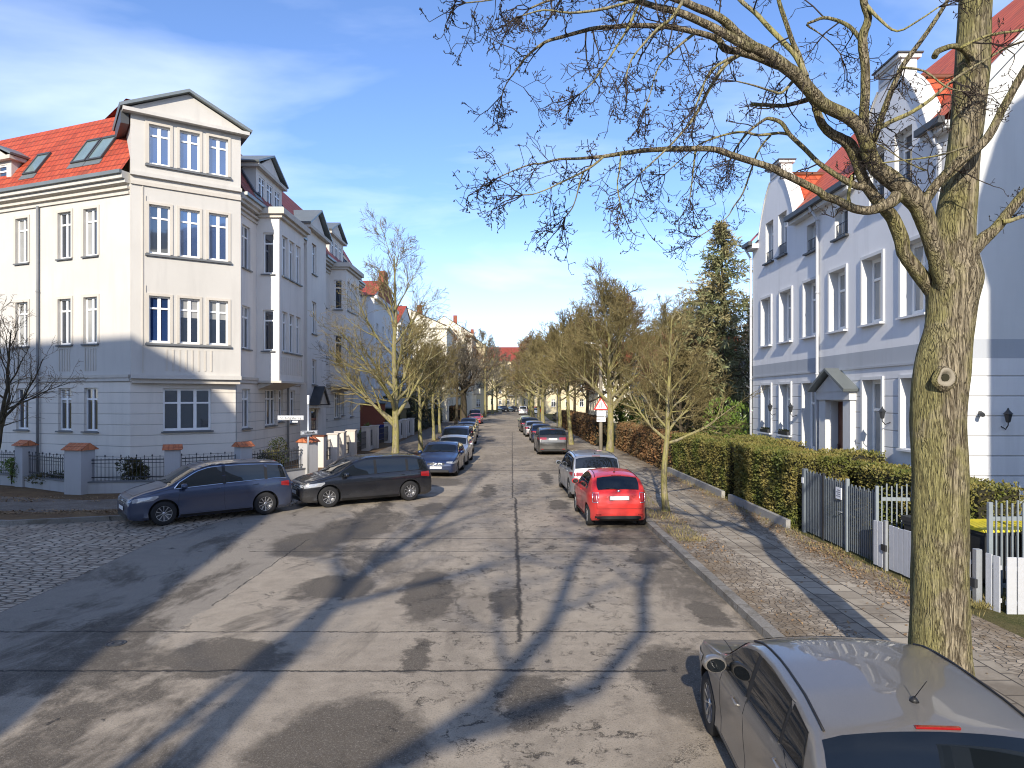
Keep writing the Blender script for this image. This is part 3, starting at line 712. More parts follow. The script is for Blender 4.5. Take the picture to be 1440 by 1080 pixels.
    roofquad(rf, AP(0, .36, ze), AP(LA - .05, .36, ze), AP(LA - .05, .3 - ins, zt), AP(0, .3 - ins, zt), 'red roof tiles')
    roofquad(rf, AP(0, .3 - ins, zt), AP(LA - .05, .3 - ins, zt), AP(LA - 3.2, -5, 16.5), AP(0, -5, 16.5), 'red roof tiles')
    xf = -11.9 + .36
    roofquad(rf, (xf, 29.6, ze), (xf, 53.5, ze), (xf - ins, 53.5, zt), (xf - ins, 29.6, zt), 'dark red roof tiles')
    roofquad(rf, (xf - ins, 29.6, zt), (xf - ins, 53.5, zt), (xf - 5.2, 53.5, 16.5), (xf - 5.2, 29.6, 16.5), 'dark red roof tiles')
    roofquad(rf, (xf - 5.2, 29.6, 16.5), (xf - 5.2, 53.5, 16.5), (xf - 12, 53.5, 12.3), (xf - 12, 32, 12.3), 'dark red roof tiles')
    rf.poly([(xf, 53.5, ze), (xf - 12, 53.5, ze), (xf - 5.2, 53.5, 16.5), (xf - ins, 53.5, zt)], 'cream stucco')
    rf.poly([AP(LA - .05, .3 - ins, zt), (xf - ins, 29.6, zt), (xf - 5.2, 29.6, 16.5), AP(LA - 3.2, -5, 16.5)], 'dark red roof tiles', [(0, 0), (3, 0), (3, 3), (0, 3)])
    rf.build('roof', B)
    # roof windows
    def roof_window(base, e, up, w_, l_, gl='skylight glass'):
        e = Vector(e).normalized(); up = Vector(up).normalized(); n = e.cross(up); b = Vector(base)
        if n.z < 0: n = -n
        f = MB(); f.M = Matrix(((e.x, up.x, n.x, b.x), (e.y, up.y, n.y, b.y), (e.z, up.z, n.z, b.z), (0, 0, 0, 1)))
        f.box(0, .07, 0, l_, 0, .09, 'dark zinc'); f.box(w_ - .07, w_, 0, l_, 0, .09, 'dark zinc'); f.box(.07, w_ - .07, 0, .09, 0, .09, 'dark zinc'); f.box(.07, w_ - .07, l_ - .12, l_, 0, .10, 'dark zinc')
        f.box(-.06, w_ + .06, -.28, -.002, 0, .03, 'zinc')
        f.M = None; fo = f.build('roof_window', B); g = MB(); g.M = Matrix(((e.x, up.x, n.x, b.x), (e.y, up.y, n.y, b.y), (e.z, up.z, n.z, b.z), (0, 0, 0, 1)))
        g.poly([(.07, .09, .06), (w_ - .07, .09, .06), (w_ - .07, l_ - .12, .06), (.07, l_ - .12, .06)], gl); g.build('pane', fo)
    sl = Vector((0, 0, zt - ze)) - Vector((an.x, an.y, 0)) * (ins + .06); sl.normalize()
    def AS(s_, t): q = Vector(AP(LA - s_, .36, ze)) + sl * t; return q
    for s_ in (3.55, 2.62): roof_window(AS(s_, .95), (av.x, av.y, 0), sl, .86, 1.45)
    roof_window(AS(6.35, .75), (av.x, av.y, 0), sl, .82, 1.3)
    slf = Vector((-(ins + .0), 0, zt - ze)).normalized()
    for y in (31.3, 36.0, 48.9, 50.2): roof_window(Vector((xf, y, ze)) + slf * .6, (0, 1, 0), slf, .8, 1.6, 'sky glass')
    # dormers on the flank, wide stair wing, dormer on the left facade
    def dormer(F, s0, s1, o, z0, z1, apex, deep, wins, stuc='flank stucco', zf=None):
        d = MB(); d.M = F.M
        d.box(s0, s1, o - deep, o - .08, z0, z1, 'cream stucco')
        d.M = None
        hs = wins; F.wall(d, s0, s1, z0, z1, hs, stuc, depth=.1, out=o)
        d.M = F.M; m2 = (s0 + s1) / 2
        d.box(s0, s0 + .001, o - .08, o, z0, z1, 'cream stucco'); d.box(s1 - .001, s1, o - .08, o, z0, z1, 'cream stucco')
        d.prism([(s0 - .05, z1), (s1 + .05, z1), (m2, apex - .08)], 'y', o - .05, o + .06, stuc)
        d.box(s0 - .22, s1 + .22, o - deep, o + .22, z1 - .04, z1 + .12, 'trim stucco')
        d.prism([(s0 - .3, z1 + .12), (m2, apex), (m2, apex + .09), (s0 - .34, z1 + .2)], 'y', o - deep - .8, o + .26, 'zinc')
        d.prism([(s1 + .3, z1 + .12), (s1 + .34, z1 + .2), (m2, apex + .09), (m2, apex)], 'y', o - deep - .8, o + .26, 'zinc')
        d.M = None; do = d.build('dormer', B)
        for h in hs: F.window(B, h, 'cross' if h[1] - h[0] > .6 else 'trans', out=o, depth=.08, sill=None)
    for (a, b) in oriels:
        ww = [(a + .35 + i * 1.08, a + .35 + i * 1.08 + .78, 12.95, 14.0) for i in range(3)]
        dormer(Fk, a, b - .2, -.02, 12.44, 14.3, 15.35, 2.0, ww)
    dormer(A, LA - 9.2, LA - 7.2, -.1, 12.44, 13.9, 14.6, 1.8, [(LA - 8.9, LA - 8.3, 12.8, 13.7), (LA - 8.1, LA - 7.5, 12.8, 13.7)], 'cream stucco')
    # stair wing with pediment
    sw = MB(); s0, s1, o = 8.8, 12.7, .4
    sh = [(9.75, 10.65, 10.7, 12.45), (9.75, 10.65, 7.25, 9.1), (9.75, 10.65, 4.3, 5.75), (9.6, 10.9, .35, 2.85)]
    Fk.wall(sw, s0, s1, 0, 13.1, sh, 'flank stucco', out=o)
    sw.M = Fk.M
    for s_, sg in ((s0, 1), (s1, -1)):
        q = [(s_, o, 0), (s_, -1.6, 0), (s_, -1.6, 13.1), (s_, o, 13.1)]; sw.poly(q if sg > 0 else q[::-1], 'flank stucco')
    m2 = (s0 + s1) / 2
    sw.prism([(s0 - .05, 13.1), (s1 + .05, 13.1), (m2, 14.35)], 'y', -1.6, o + .05, 'flank stucco'); sw.box(s0 - .25, s1 + .25, -1.4, o + .28, 13.06, 13.24, 'trim stucco')
    sw.prism([(s0 - .32, 13.24), (m2, 14.5), (m2, 14.6), (s0 - .36, 13.34)], 'y', -2.6, o + .32, 'zinc'); sw.prism([(s1 + .32, 13.24), (s1 + .36, 13.34), (m2, 14.6), (m2, 14.5)], 'y', -2.6, o + .32, 'zinc')
    sw.M = None; sw.build('stair_wing', B)
    for h in sh[:3]: Fk.window(B, h, 'cross', out=o)
    dm = MB(); dm.M = Fk.M; h = sh[3]; dm.box(h[0], h[1], o - .16, o - .1, h[2], h[3] - .5, 'red door'); dm.box(h[0], h[1], o - .16, o - .10, h[3] - .498, h[3], 'window glass')
    for k in (0, 1): dm.box(h[0] + .1 + k * .62, h[0] + .56 + k * .62, o - .1, o - .08, h[2] + .9, h[2] + 1.85, 'window glass')
    dm.M = None; dd = dm.build('door', B)
    hd = MB(); hd.M = Fk.M; hd.box(10.18, 10.3, o - .08, o - .03, 1.3, 1.34, 'chrome'); hd.build('handle', dd)
    ca = MB(); ca.M = Fk.M; ca.prism([(9.2, 3.15), (11.3, 3.15), (10.25, 4.05)], 'y', o, o + .5, 'trim stucco'); ca.prism([(9.0, 3.1), (9.2, 3.1), (10.25, 4.05), (10.25, 4.2)], 'y', o, o + .62, 'dark zinc'); ca.prism([(11.5, 3.1), (10.25, 4.2), (10.25, 4.05), (11.3, 3.1)], 'y', o, o + .62, 'dark zinc')
    ca.box(9.1, 11.4, o, o + .55, 2.95, 3.098, 'trim stucco'); ca.M = None; ca.build('door_canopy', B)
    # oriels on the flank
    for (a, b) in oriels:
        od = 1.06; ob = MB()
        oh = []
        for (z0, z1) in rows[1:]:
            for i in range(3): oh.append((a + .42 + i * 1.02, a + .42 + i * 1.02 + .78, z0, z1))
        Fk.wall(ob, a, b, ZL - .1, 11.9, oh, 'flank stucco', out=od)
        S = Facade((-11.9, 29.5 + a), (1, 0)); shs = [(.30, .80, z0, z1) for (z0, z1) in rows[1:]]
        S.wall(ob, 0, od, ZL - .1, 11.9, shs, 'flank stucco')
        ob.M = Fk.M; ob.poly([(b, od, ZL - .1), (b, 0, ZL - .1), (b, 0, 11.9), (b, od, 11.9)], 'flank stucco')
        ob.box(a - .02, b + .02, .0, od + .1, ZL - .2, ZL - .101, 'trim stucco'); ob.prism([(0.01, ZL - .5), (od - .25, ZL - .2), (0.01, ZL - .2)], 'x', a + .15, b - .15, 'trim stucco')
        ob.box(a - .12, b + .12, .0, od + .16, 11.9, 12.05, 'trim stucco'); ob.box(a - .25, b + .25, .0, od + .3, 12.052, 12.32, 'trim stucco'); ob.box(a - .2, b + .2, 0, od + .25, 12.322, 12.37, 'zinc')
        for k in range(11): ob.box(a + .3 + k * .3, a + .36 + k * .3, od, od + .02, 4.62, 5.45, 'trim stucco')
        ob.M = None; ob.build('oriel', B)
        for h in oh: Fk.window(B, h, 'cross', out=od, transom=.74, blind=rr.choice([0, 0, .3, .6]))
        for h in shs: S.window(B, h, 'trans', transom=.74)
    wall.build('wall', B); trim.build('cornice', B)
    # down pipes
    q = AP(LA - 5.24, .1, 0)
    pipe('downpipe', B, [(q[0], q[1], 11.6), (q[0], q[1], 8), (q[0], q[1], 4.2), (q[0], q[1], .1)], .055, 'pipe grey')
    pipe('downpipe', B, [(-11.8, 36.0, 12), (-11.8, 36.0, 8), (-11.8, 36.0, 4), (-11.8, 36.0, .1)], .055, 'pipe grey')
    pipe('downpipe', B, [(-11.8, 43.0, 12), (-11.8, 43.0, 8), (-11.8, 43.0, 4), (-11.8, 43.0, .1)], .055, 'pipe grey')
    lt = MB(); lt.lathe([(.03, 0), (.07, .05), (.09, .25), (.03, .33)], (-11.75, 42.6, 3.0), 'lamp glass', 10); lt.box(-11.9, -11.72, 42.58, 42.62, 3.33, 3.37, 'iron'); lt.build('wall_lamp', B)
corner_building()

# ================= grey house with curved gables on the right
def gable_house():
    B = thing('gabled_house', 'pale blue grey three storey house with two curved gables and red roof', 'building', (14, 22, 0))
    X0, Ya, Yb = 10.2, 15.7, 28.95
    F = Facade((X0, Yb), (0, -1)); L = Yb - Ya          # s = Yb - Y ; outward = -X
    S = lambda y: Yb - y
    up, lo = [], []
    for yc, w_ in ((27.35, 1.0), (25.4, 1.05), (23.3, 1.05), (21.35, 1.05), (19.3, 1.05), (17.3, 1.1)):
        up.append((S(yc) - w_ / 2, S(yc) + w_ / 2, 5.62, 7.5))
    for yc, z0 in ((27.35, 2.15), (25.45, 2.15), (23.4, 1.7), (19.3, 1.2), (17.35, 2.2)):
        lo.append((S(yc) - .5, S(yc) + .5, z0, 4.02))
    att = []
    for yc in (27.05, 25.75, 19.1, 17.8): att.append((S(yc) - .4, S(yc) + .4, 8.9, 10.5))
    for yc in (23.2, 21.15): att.append((S(yc) - .42, S(yc) + .42, 8.5, 9.45))
    wall = MB(); tr = MB()
    allh = up + lo + att
    doorh = (S(21.85), S(20.75), .9, 3.4)
    F.wall(wall, 0, L, 0, 4.42, lo + [doorh], 'blue grey stucco grooved', depth=.3, rev='white stucco')
    F.wall(wall, 0, L, 4.42, 4.86, [], 'band stucco')
    F.wall(wall, 0, L, 4.86, 10.0, up + att, 'blue grey stucco', depth=.3, rev='white stucco')
    # curved gables (parapet walls 0.42 thick) with attic windows through them
    def gprof(t):    # half width -> height
        K = [(0, 12.42), (.55, 12.42), (.551, 12.0), (.78, 11.8), (1.05, 11.5), (1.3, 11.1), (1.5, 10.75), (1.66, 10.38), (1.8, 10.02), (1.81, 10.0)]
        for (a, za), (b, zb) in zip(K, K[1:]):
            if t <= b: return za + (zb - za) * (t - a) / (b - a) if b > a else za
        return 10.0
    for gi, gy in enumerate((26.42, 18.45)):
        hs = [h for h in att if abs((h[0] + h[1]) / 2 - S(gy)) < 1.2]
        g = MB(); g.M = F.M; c = S(gy)
        xs = sorted({-1.8, -1.66, -1.5, -1.3, -1.05, -.78, -.551, -.55, .55, .551, .78, 1.05, 1.3, 1.5, 1.66, 1.8} | {h[i] - c for h in hs for i in (0, 1)})
        for a, b in zip(xs, xs[1:]):
            m_ = (a + b) / 2 + c; inside = any(h[0] < m_ < h[1] for h in hs)
            base = hs[0][3] if inside else 10.0
            za, zb = gprof(abs(a)), gprof(abs(b))
            if abs(abs(a) - .551) < 1e-4 and abs(b) <= .551: za = 12.42 if abs(b) < .551 else za
            for o, sg in ((.002, 1), (-.42, -1)):
                q = [(c + a, o, base), (c + b, o, base), (c + b, o, zb), (c + a, o, za)]; g.poly(q if sg > 0 else q[::-1], 'blue grey stucco')
            g.poly([(c + a, .002, za), (c + b, .002, zb), (c + b, -.42, zb), (c + a, -.42, za)], 'white stucco')
            # slim coping
            if b - a > .01: g.poly([(c + a, .05, za + .03), (c + b, .05, zb + .03), (c + b, -.45, zb + .03), (c + a, -.45, za + .03)], 'white stucco'); g.poly([(c + a, .05, za + .03), (c + a, .05, za - .04), (c + b, .05, zb - .04), (c + b, .05, zb + .03)], 'white stucco')
        for sd in (-1, 1): g.box(c + sd * .551 - .002, c + sd * .551 + .002, -.42, .002, 12.0, 12.42, 'white stucco')
        for h in hs: 
            a, b, z0, z1 = h
            for s_, e in ((a, .004), (b, -.004)): g.poly([(s_ + e, .002, 10.0), (s_ + e, -.3, 10.0), (s_ + e, -.3, z1), (s_ + e, .002, z1)], 'white stucco')
        g.box(c - .62, c + .62, -.5, .1, 12.422, 12.52, 'white stucco'); g.box(c - .66, c + .66, -.54, .14, 12.522, 12.56, 'dark zinc')
        g.box(c - .45, c + .45, .0, .03, 12.06, 12.3, 'band stucco')
        # tall chimney like stub behind, and roof over the gable running back
        g.M = None; go = g.build('curved_gable', B)
        r = MB(); 
        for sd in (-1, 1):
            y0 = gy + sd * 1.75; p = [(X0 + .42, y0, 10.3), (X0 + .42 + 3.9, y0, 10.3), (X0 + .42 + 3.9, gy, 12.15), (X0 + .42, gy, 12.15)]
            roofquad(r, *(p if sd < 0 else [p[1], p[0], p[3], p[2]]), 'bright roof tiles')
        r.box(X0 + .43, X0 + 2.2, gy - 1.74, gy + 1.74, 9.8, 10.3, 'white stucco')
        r.tube([(X0 + .42, gy, 12.17), (X0 + 4.2, gy, 12.17)], .09, 'orange coping tiles', 6)
        r.build('gable_roof', B)
    for h in up: surround(tr, F, h, .09, .05, 'white stucco'); F.window(B, h, 'cross' if h[0] > 8.6 else 'trans', blind=(.0, .35, .6, -.5, .0, .8)[int(h[0] * 3) % 6], depth=.3, sill='light sill', transom=.68, fw=.11, sillout=.14)
    for h in lo: surround(tr, F, h, .09, .05, 'white stucco'); F.window(B, h, 'cross' if h[0] > 8.6 else 'trans', blind=(.0, .35, .6, -.5, .0, .8)[int(h[0] * 3) % 6], depth=.3, sill='light sill', transom=.70, fw=.11, sillout=.12)
    for h in att: F.window(B, h, 'mull' if h[3] < 10 else 'trans', depth=.28, sill='dark zinc', fw=.09, bars=True, sillout=.12, transom=.72)
    # end wall towards the viewer
    E = Facade((X0, Ya), (1, 0)); D = 11.0
    E.wall(wall, 0, D, 0, 4.42, [], 'blue grey stucco grooved'); E.wall(wall, 0, D, 4.42, 4.86, [], 'band stucco'); E.wall(wall, 0, D, 4.86, 9.98, [], 'white stucco')
    wall.poly([(X0, Ya, 9.98), (X0 + D, Ya, 9.98), (X0 + D / 2, Ya, 9.98 + D / 2 * 1.07)], 'white stucco')
    E2 = Facade((X0 + D, Yb), (-1, 0)); E2.wall(wall, 0, D, 0, 10, [], 'white stucco')
    wall.poly([(X0 + D, Yb, 9.98), (X0, Yb, 9.98), (X0 + D / 2, Yb, 9.98 + D / 2 * 1.07)], 'white stucco')
    wall.build('wall', B)
    rf = MB(); zr = 9.95 + D / 2 * 1.07 + .12
    for (y0, y1) in ((Ya - .05, 18.45 - 1.8), (18.45 + 1.8, 26.42 - 1.8), (26.42 + 1.8, Yb + .05)):
        roofquad(rf, (X0 - .28, y1, 9.98), (X0 - .28, y0, 9.98), (X0 + .42, y0, 10.72), (X0 + .42, y1, 10.72), 'bright roof tiles')
    roofquad(rf, (X0 + .42, Yb + .05, 10.72), (X0 + .42, Ya - .05, 10.72), (X0 + D / 2, Ya - .05, zr), (X0 + D / 2, Yb + .05, zr), 'bright roof tiles')
    roofquad(rf, (X0 + D + .2, Ya - .05, 9.95), (X0 + D + .2, Yb + .05, 9.95), (X0 + D / 2, Yb + .05, zr), (X0 + D / 2, Ya - .05, zr), 'red roof tiles')
    rf.build('roof', B)
    # verge strip on the end wall, eaves boards and gutters
    for (y0, y1) in ((Ya - .02, 18.45 - 1.82), (18.45 + 1.82, 26.42 - 1.82), (26.42 + 1.82, Yb + .1)):
        tr.box(X0 - .26, X0 + .1, y0, y1, 9.72, 9.9, 'white stucco'); tr.box(X0 - .42, X0 - .262, y0, y1, 9.84, 10.0, 'dark zinc')
    tr.box(X0 - .14, X0, Ya + .01, Yb, 9.45, 9.70, 'white stucco') if False else None
    tr.prism([(X0 - .02, 9.98), (X0 + D / 2, 9.98 + (D / 2 + .02) * 1.07), (X0 + D / 2, 10.3 + (D / 2 + .02) * 1.07), (X0 - .02, 10.28)], 'y', Ya - .12, Ya - .002, 'white stucco')
    tr.M = F.M; tr.box(0, L, -.01, .04, 4.36, 4.42, 'band stucco'); tr.M = None
    tr.build('trim', B)
    # door with portal
    po = MB(); po.M = F.M; d0, d1 = doorh[0], doorh[1]
    po.box(d0 - .48, d0 - .03, 0, .16, .3, 3.45, 'white stucco'); po.box(d1 + .03, d1 + .48, 0, .16, .3, 3.45, 'white stucco'); po.box(d0 - .54, d1 + .54, 0, .22, 3.452, 3.70, 'white stucco')
    po.prism([(d0 - .56, 3.702), (d1 + .56, 3.702), ((d0 + d1) / 2, 4.30)], 'y', 0, .24, 'white stucco')
    mm = (d0 + d1) / 2
    po.prism([(d0 - .66, 3.70), (mm, 4.36), (mm, 4.44), (d0 - .70, 3.78)], 'y', 0, .46, 'zinc'); po.prism([(d1 + .66, 3.70), (d1 + .70, 3.78), (mm, 4.44), (mm, 4.36)], 'y', 0, .46, 'zinc')
    po.M = None; po.build('door_portal', B)
    dr = MB(); dr.M = F.M; dr.box(d0, d1, -.3, -.24, .9, 3.4, 'brown wood door')
    for k in range(2):
        for j in range(3): dr.box(d0 + .12 + k * .48, d0 + .48 + k * .48, -.24, -.215, 1.05 + j * .78, 1.7 + j * .78, 'brown wood door')
    dr.M = None; do = dr.build('door', B)
    hn = MB(); hn.M = F.M; hn.box(d0 + .12, d0 + .16, -.2, -.14, 1.9, 2.05, 'chrome'); hn.build('handle', do)
    st = MB()
    for k in range(4): st.box(X0 - .18 - .30 * (4 - k), X0 - .17, 20.3, 22.3, .1 + k * .2, .1 + k * .2 + .198, 'concrete')
    st.build('doorstep', B)
    # wall lamps
    for (lx, ly, lz, fx) in ((X0, 26.4, 3.0, 1), (X0, 24.45, 3.0, 1), (X0, 18.4, 2.95, 1), (11.25, Ya, 2.95, 0)):
        l = MB()
        if fx: l.tube([(lx, ly, lz - .1), (lx - .14, ly, lz - .16), (lx - .22, ly, lz - .06), (lx - .22, ly, lz)], .014, 'iron', 5); c = (lx - .22, ly, lz)
        else: l.tube([(lx, ly, lz - .1), (lx, ly - .14, lz - .16), (lx, ly - .22, lz - .06), (lx, ly - .22, lz)], .014, 'iron', 5); c = (lx, ly - .22, lz)
        l.lathe([(.04, 0), (.055, .03), (.085, .18), (.11, .19), (.03, .28), (.012, .33)], c, 'iron', 6, smooth=False); l.build('wall_lamp', B)
    c = MB(); c.box(10.66, 10.80, Ya - .05, Ya, 3.1, 3.24, 'white frame'); c.tube([(10.73, Ya - .05, 3.17), (10.65, Ya - .26, 3.12)], .05, 'iron', 8); c.build('floodlight', B)
    for (y, x0_) in ((22.62, X0 - .09), (28.9, X0 - .09), (16.15, X0 - .09)):
        pipe('downpipe', B, [(x0_ - .26, y, 9.85), (x0_, y, 9.4), (x0_, y, 7), (x0_, y, 4.3), (x0_, y, .2)], .05, 'pipe light')
    for yc in (27.35, 25.45):
        bb = MB(); bb.box(X0 - .12, X0 + .02, yc - .42, yc + .42, 2.15, 2.27, 'iron')
        rr = random.Random(int(yc * 10))
        for k in range(60): bb.leaf((X0 - .05 + rr.uniform(-.06, .06), yc + rr.uniform(-.4, .4), 2.25), Vector((rr.uniform(-1, 1), rr.uniform(-1, 1), 1.5)), Vector((1, 0, 0)), .12, .05, 'shrub leaves')
        bb.build('flower_box', B)
gable_house()

# ================= generic further buildings
def plain_building(label, x0, x1, y0, y1, h, rise, wallm, roofm='red roof tiles', ridge='y', rows=None, gable=True, cat='building', name='apartment_building', faces='SEW', gl='window glass', winw=.9, pitch=2.3, balc=0, group=None, wide=1):
    B = thing(name, label, cat, ((x0 + x1) / 2, (y0 + y1) / 2, 0), group=group)
    wall = MB(); rows = rows or [(z, z + 1.7) for z in [1.6 + 3.4 * i for i in range(int((h - 1.2) / 3.4))]]
    fs = {'S': Facade((x0, y0), (1, 0)), 'E': Facade((x1, y0), (0, 1)), 'N': Facade((x1, y1), (-1, 0)), 'W': Facade((x0, y1), (0, -1))}
    Ls = {'S': x1 - x0, 'N': x1 - x0, 'E': y1 - y0, 'W': y1 - y0}
    for k, F in fs.items():
        hs = []
        if k in faces:
            n = max(1, int(Ls[k] / pitch)); st = Ls[k] / n
            for (z0, z1) in rows:
                for i in range(n): hs.append((st * (i + .5) - winw / 2, st * (i + .5) + winw / 2, z0, z1))
        F.wall(wall, 0, Ls[k], 0, h, hs, wallm)
        for hh in hs: F.window(B, hh, 'cross', gl=gl, blind=random.Random(hash((round(hh[0], 2), hh[2]))).choice([0, 0, .3, .6]))
        if k in faces:
            F.box(wall, -.1, Ls[k] + .1, .002, .12, 4.3, 4.5, wallm); F.box(wall, -.2, Ls[k] + .2, .002, .3, h - .3, h - .01, wallm)
            if balc:
                for (z0, z1) in rows[1:]:
                    b = MB(); c = Ls[k] * .5; F.box(b, c - 1.5, c + 1.5, .002, 1.2, z0 - .8, z0 - .62, 'concrete'); F.box(b, c - 1.5, c + 1.5, 1.12, 1.2, z0 - .62, z0 + .3, wallm)
                    F.box(b, c - 1.5, c - 1.42, .01, 1.12, z0 - .62, z0 + .3, wallm); F.box(b, c + 1.42, c + 1.5, .01, 1.12, z0 - .62, z0 + .3, wallm); b.build('balcony', B)
    rf = MB(); o = .35
    if ridge == 'y':
        m_ = (x0 + x1) / 2
        roofquad(rf, (x1 + o, y0 - .1, h - .02), (x1 + o, y1 + .1, h - .02), (m_, y1 + .1, h + rise), (m_, y0 - .1, h + rise), roofm); roofquad(rf, (x0 - o, y1 + .1, h - .02), (x0 - o, y0 - .1, h - .02), (m_, y0 - .1, h + rise), (m_, y1 + .1, h + rise), roofm)
        for yy in (y0, y1): wall.poly([(x0, yy, h), (x1, yy, h), (m_, yy, h + rise - .08)], wallm)
    else:
        m_ = (y0 + y1) / 2
        roofquad(rf, (x0 - .1, y0 - o, h - .02), (x1 + .1, y0 - o, h - .02), (x1 + .1, m_, h + rise), (x0 - .1, m_, h + rise), roofm); roofquad(rf, (x1 + .1, y1 + o, h - .02), (x0 - .1, y1 + o, h - .02), (x0 - .1, m_, h + rise), (x1 + .1, m_, h + rise), roofm)
        for xx in (x0, x1): wall.poly([(xx, y0, h), (xx, y1, h), (xx, m_, h + rise - .08)], wallm)
    wall.build('wall', B)
    ch = MB(); ch.box(x0 + (x1 - x0) * .6, x0 + (x1 - x0) * .6 + .7, y0 + (y1 - y0) * .45, y0 + (y1 - y0) * .45 + .7, h, h + rise + 1.0, 'brick'); ro = rf.build('roof', B); ch.build('chimney', ro)
    return B
def end_gable(B, x0, x1, y, h, top, wallm):
    g = MB(); m_ = (x0 + x1) / 2; w_ = (x1 - x0) / 2
    pr = [(m_ - w_, h), (m_ - w_ * .95, h + (top - h) * .3), (m_ - w_ * .6, h + (top - h) * .45), (m_ - w_ * .4, h + (top - h) * .85), (m_ - w_ * .25, top), (m_ + w_ * .25, top), (m_ + w_ * .4, h + (top - h) * .85), (m_ + w_ * .6, h + (top - h) * .45), (m_ + w_ * .95, h + (top - h) * .3), (m_ + w_, h)]
    g.prism(pr, 'x', y - .2, y + .2, wallm); return g
b2 = plain_building('white house with orange red roof just beyond the long cream corner block', -24, -11.9, 59, 70, 12.4, 2.2, 'white stucco', ridge='x', faces='E', pitch=2.6)
g = MB(); g.prism([(60.5, 12.2), (67.5, 12.2), (66.8, 13.6), (65.4, 14.2), (64.8, 15.3), (63.2, 15.3), (62.6, 14.2), (61.2, 13.6)], 'x', -12.3, -11.8, 'brick'); g.build('curved_gable', b2)
b3 = plain_building('narrow white house with small red roof behind the tall bare tree', -26, -12.5, 75, 86, 11.8, 2.6, 'white stucco', ridge='x', faces='E', pitch=2.6)
plain_building('pale cream apartment house with tall rounded front behind the left street trees', -22, -9.2, 96, 112, 13.6, 3.0, 'pale cream stucco', ridge='y', faces='SE', pitch=2.4, balc=1)
plain_building('cream and white balcony house half hidden by the thick dark tree', -17, -7.2, 122, 138, 15.0, 3.2, 'pale cream stucco', ridge='y', faces='SE', pitch=2.3, balc=1)
plain_building('yellowish apartment house with balconies near the far bend', -15, -5.9, 150, 166, 15, 3.4, 'yellow stucco', 'dark red roof tiles', ridge='y', faces='SE', pitch=2.3, balc=1)
plain_building('wide apartment house with red roof closing the end of the street', -12, 12, 205, 217, 14.5, 4.8, 'yellow stucco', 'dark red roof tiles', ridge='x', faces='S', pitch=2.4, balc=1)
plain_building('reddish apartment house at the far right end of the street', 7.5, 20, 150, 190, 12.5, 4.0, 'yellow stucco', 'dark red roof tiles', ridge='y', faces='SW', pitch=2.6)
plain_building('white villa seen through the twigs behind the brown hedge', 12.5, 22, 62, 72, 6.2, 3.4, 'white stucco', ridge='x', faces='SW', name='villa', pitch=2.3)
plain_building('white house with red roof behind the conifer', 19, 32, 46, 58, 7.2, 4.2, 'white stucco', ridge='x', faces='SW', name='villa', pitch=2.6)
plain_building('pale villa farther up the right side behind the trees', 12, 22, 95, 110, 8, 4, 'pale cream stucco', ridge='x', faces='SW', name='villa', pitch=2.6)
# neighbours standing behind the viewpoint: they shade the corner and the end wall
def shade_house(label, prof, y0, y1, wallm):
    B = thing('apartment_building', label, 'building', (prof[0][0], y0, 0)); w_ = MB(); w_.prism(prof, 'y', y0, y1, wallm); w_.build('wall', B)
    rf = MB()
    for (a, b) in zip(prof[1:], prof[2:-1]):
        if abs(b[1] - a[1]) < 14: 
            rf.poly([(a[0], y0 - .05, a[1] + .03), (b[0], y0 - .05, b[1] + .03), (b[0], y1 + .05, b[1] + .03), (a[0], y1 + .05, a[1] + .03)], 'zinc', [(0, 0), (0, 1), (9, 1), (9, 0)])
    rf.build('roof', B)
SHL = [((-5.3, 7.1, 0)), ((-6.3, 13.1, 0)), ((-7.4, 22, 0)), ((-12.97, 28.3, 4.5)), ((-15.07, 27, 5.9)), ((-22.4, 29.8, 5.8))]
def back(Pt, y0):
    dx = math.tan(R(SUN_AZ)); dz = math.tan(R(SUN_EL)) / math.cos(R(SUN_AZ)); t = Pt[1] - y0
    return (Pt[0] - t * dx, Pt[2] + t * dz)
pr = [back(q, -7.0) for q in SHL]
shade_house('apartment house across the cobbled side street, behind the viewpoint', [(pr[0][0] + .1, 0)] + pr + [(pr[-1][0] - 12, pr[-1][1]), (pr[-1][0] - 12, 0)], -20, -7, 'cream stucco')
SHR = [(10.97, 15.7, 1), (10.97, 15.7, 6.0), (10.66, 15.7, 7.0), (10.68, 15.7, 7.95), (11.1, 15.7, 9.35), (11.48, 15.7, 10.2), (12.4, 15.7, 10.9)]
pr = [back(q, 3.0) for q in SHR]
shade_house('neighbouring house to the right of the viewpoint', [(pr[0][0] - .02, 0)] + pr + [(pr[-1][0] + 6, pr[-1][1] + 3), (pr[-1][0] + 12, 0)], -9, 3, 'white stucco')
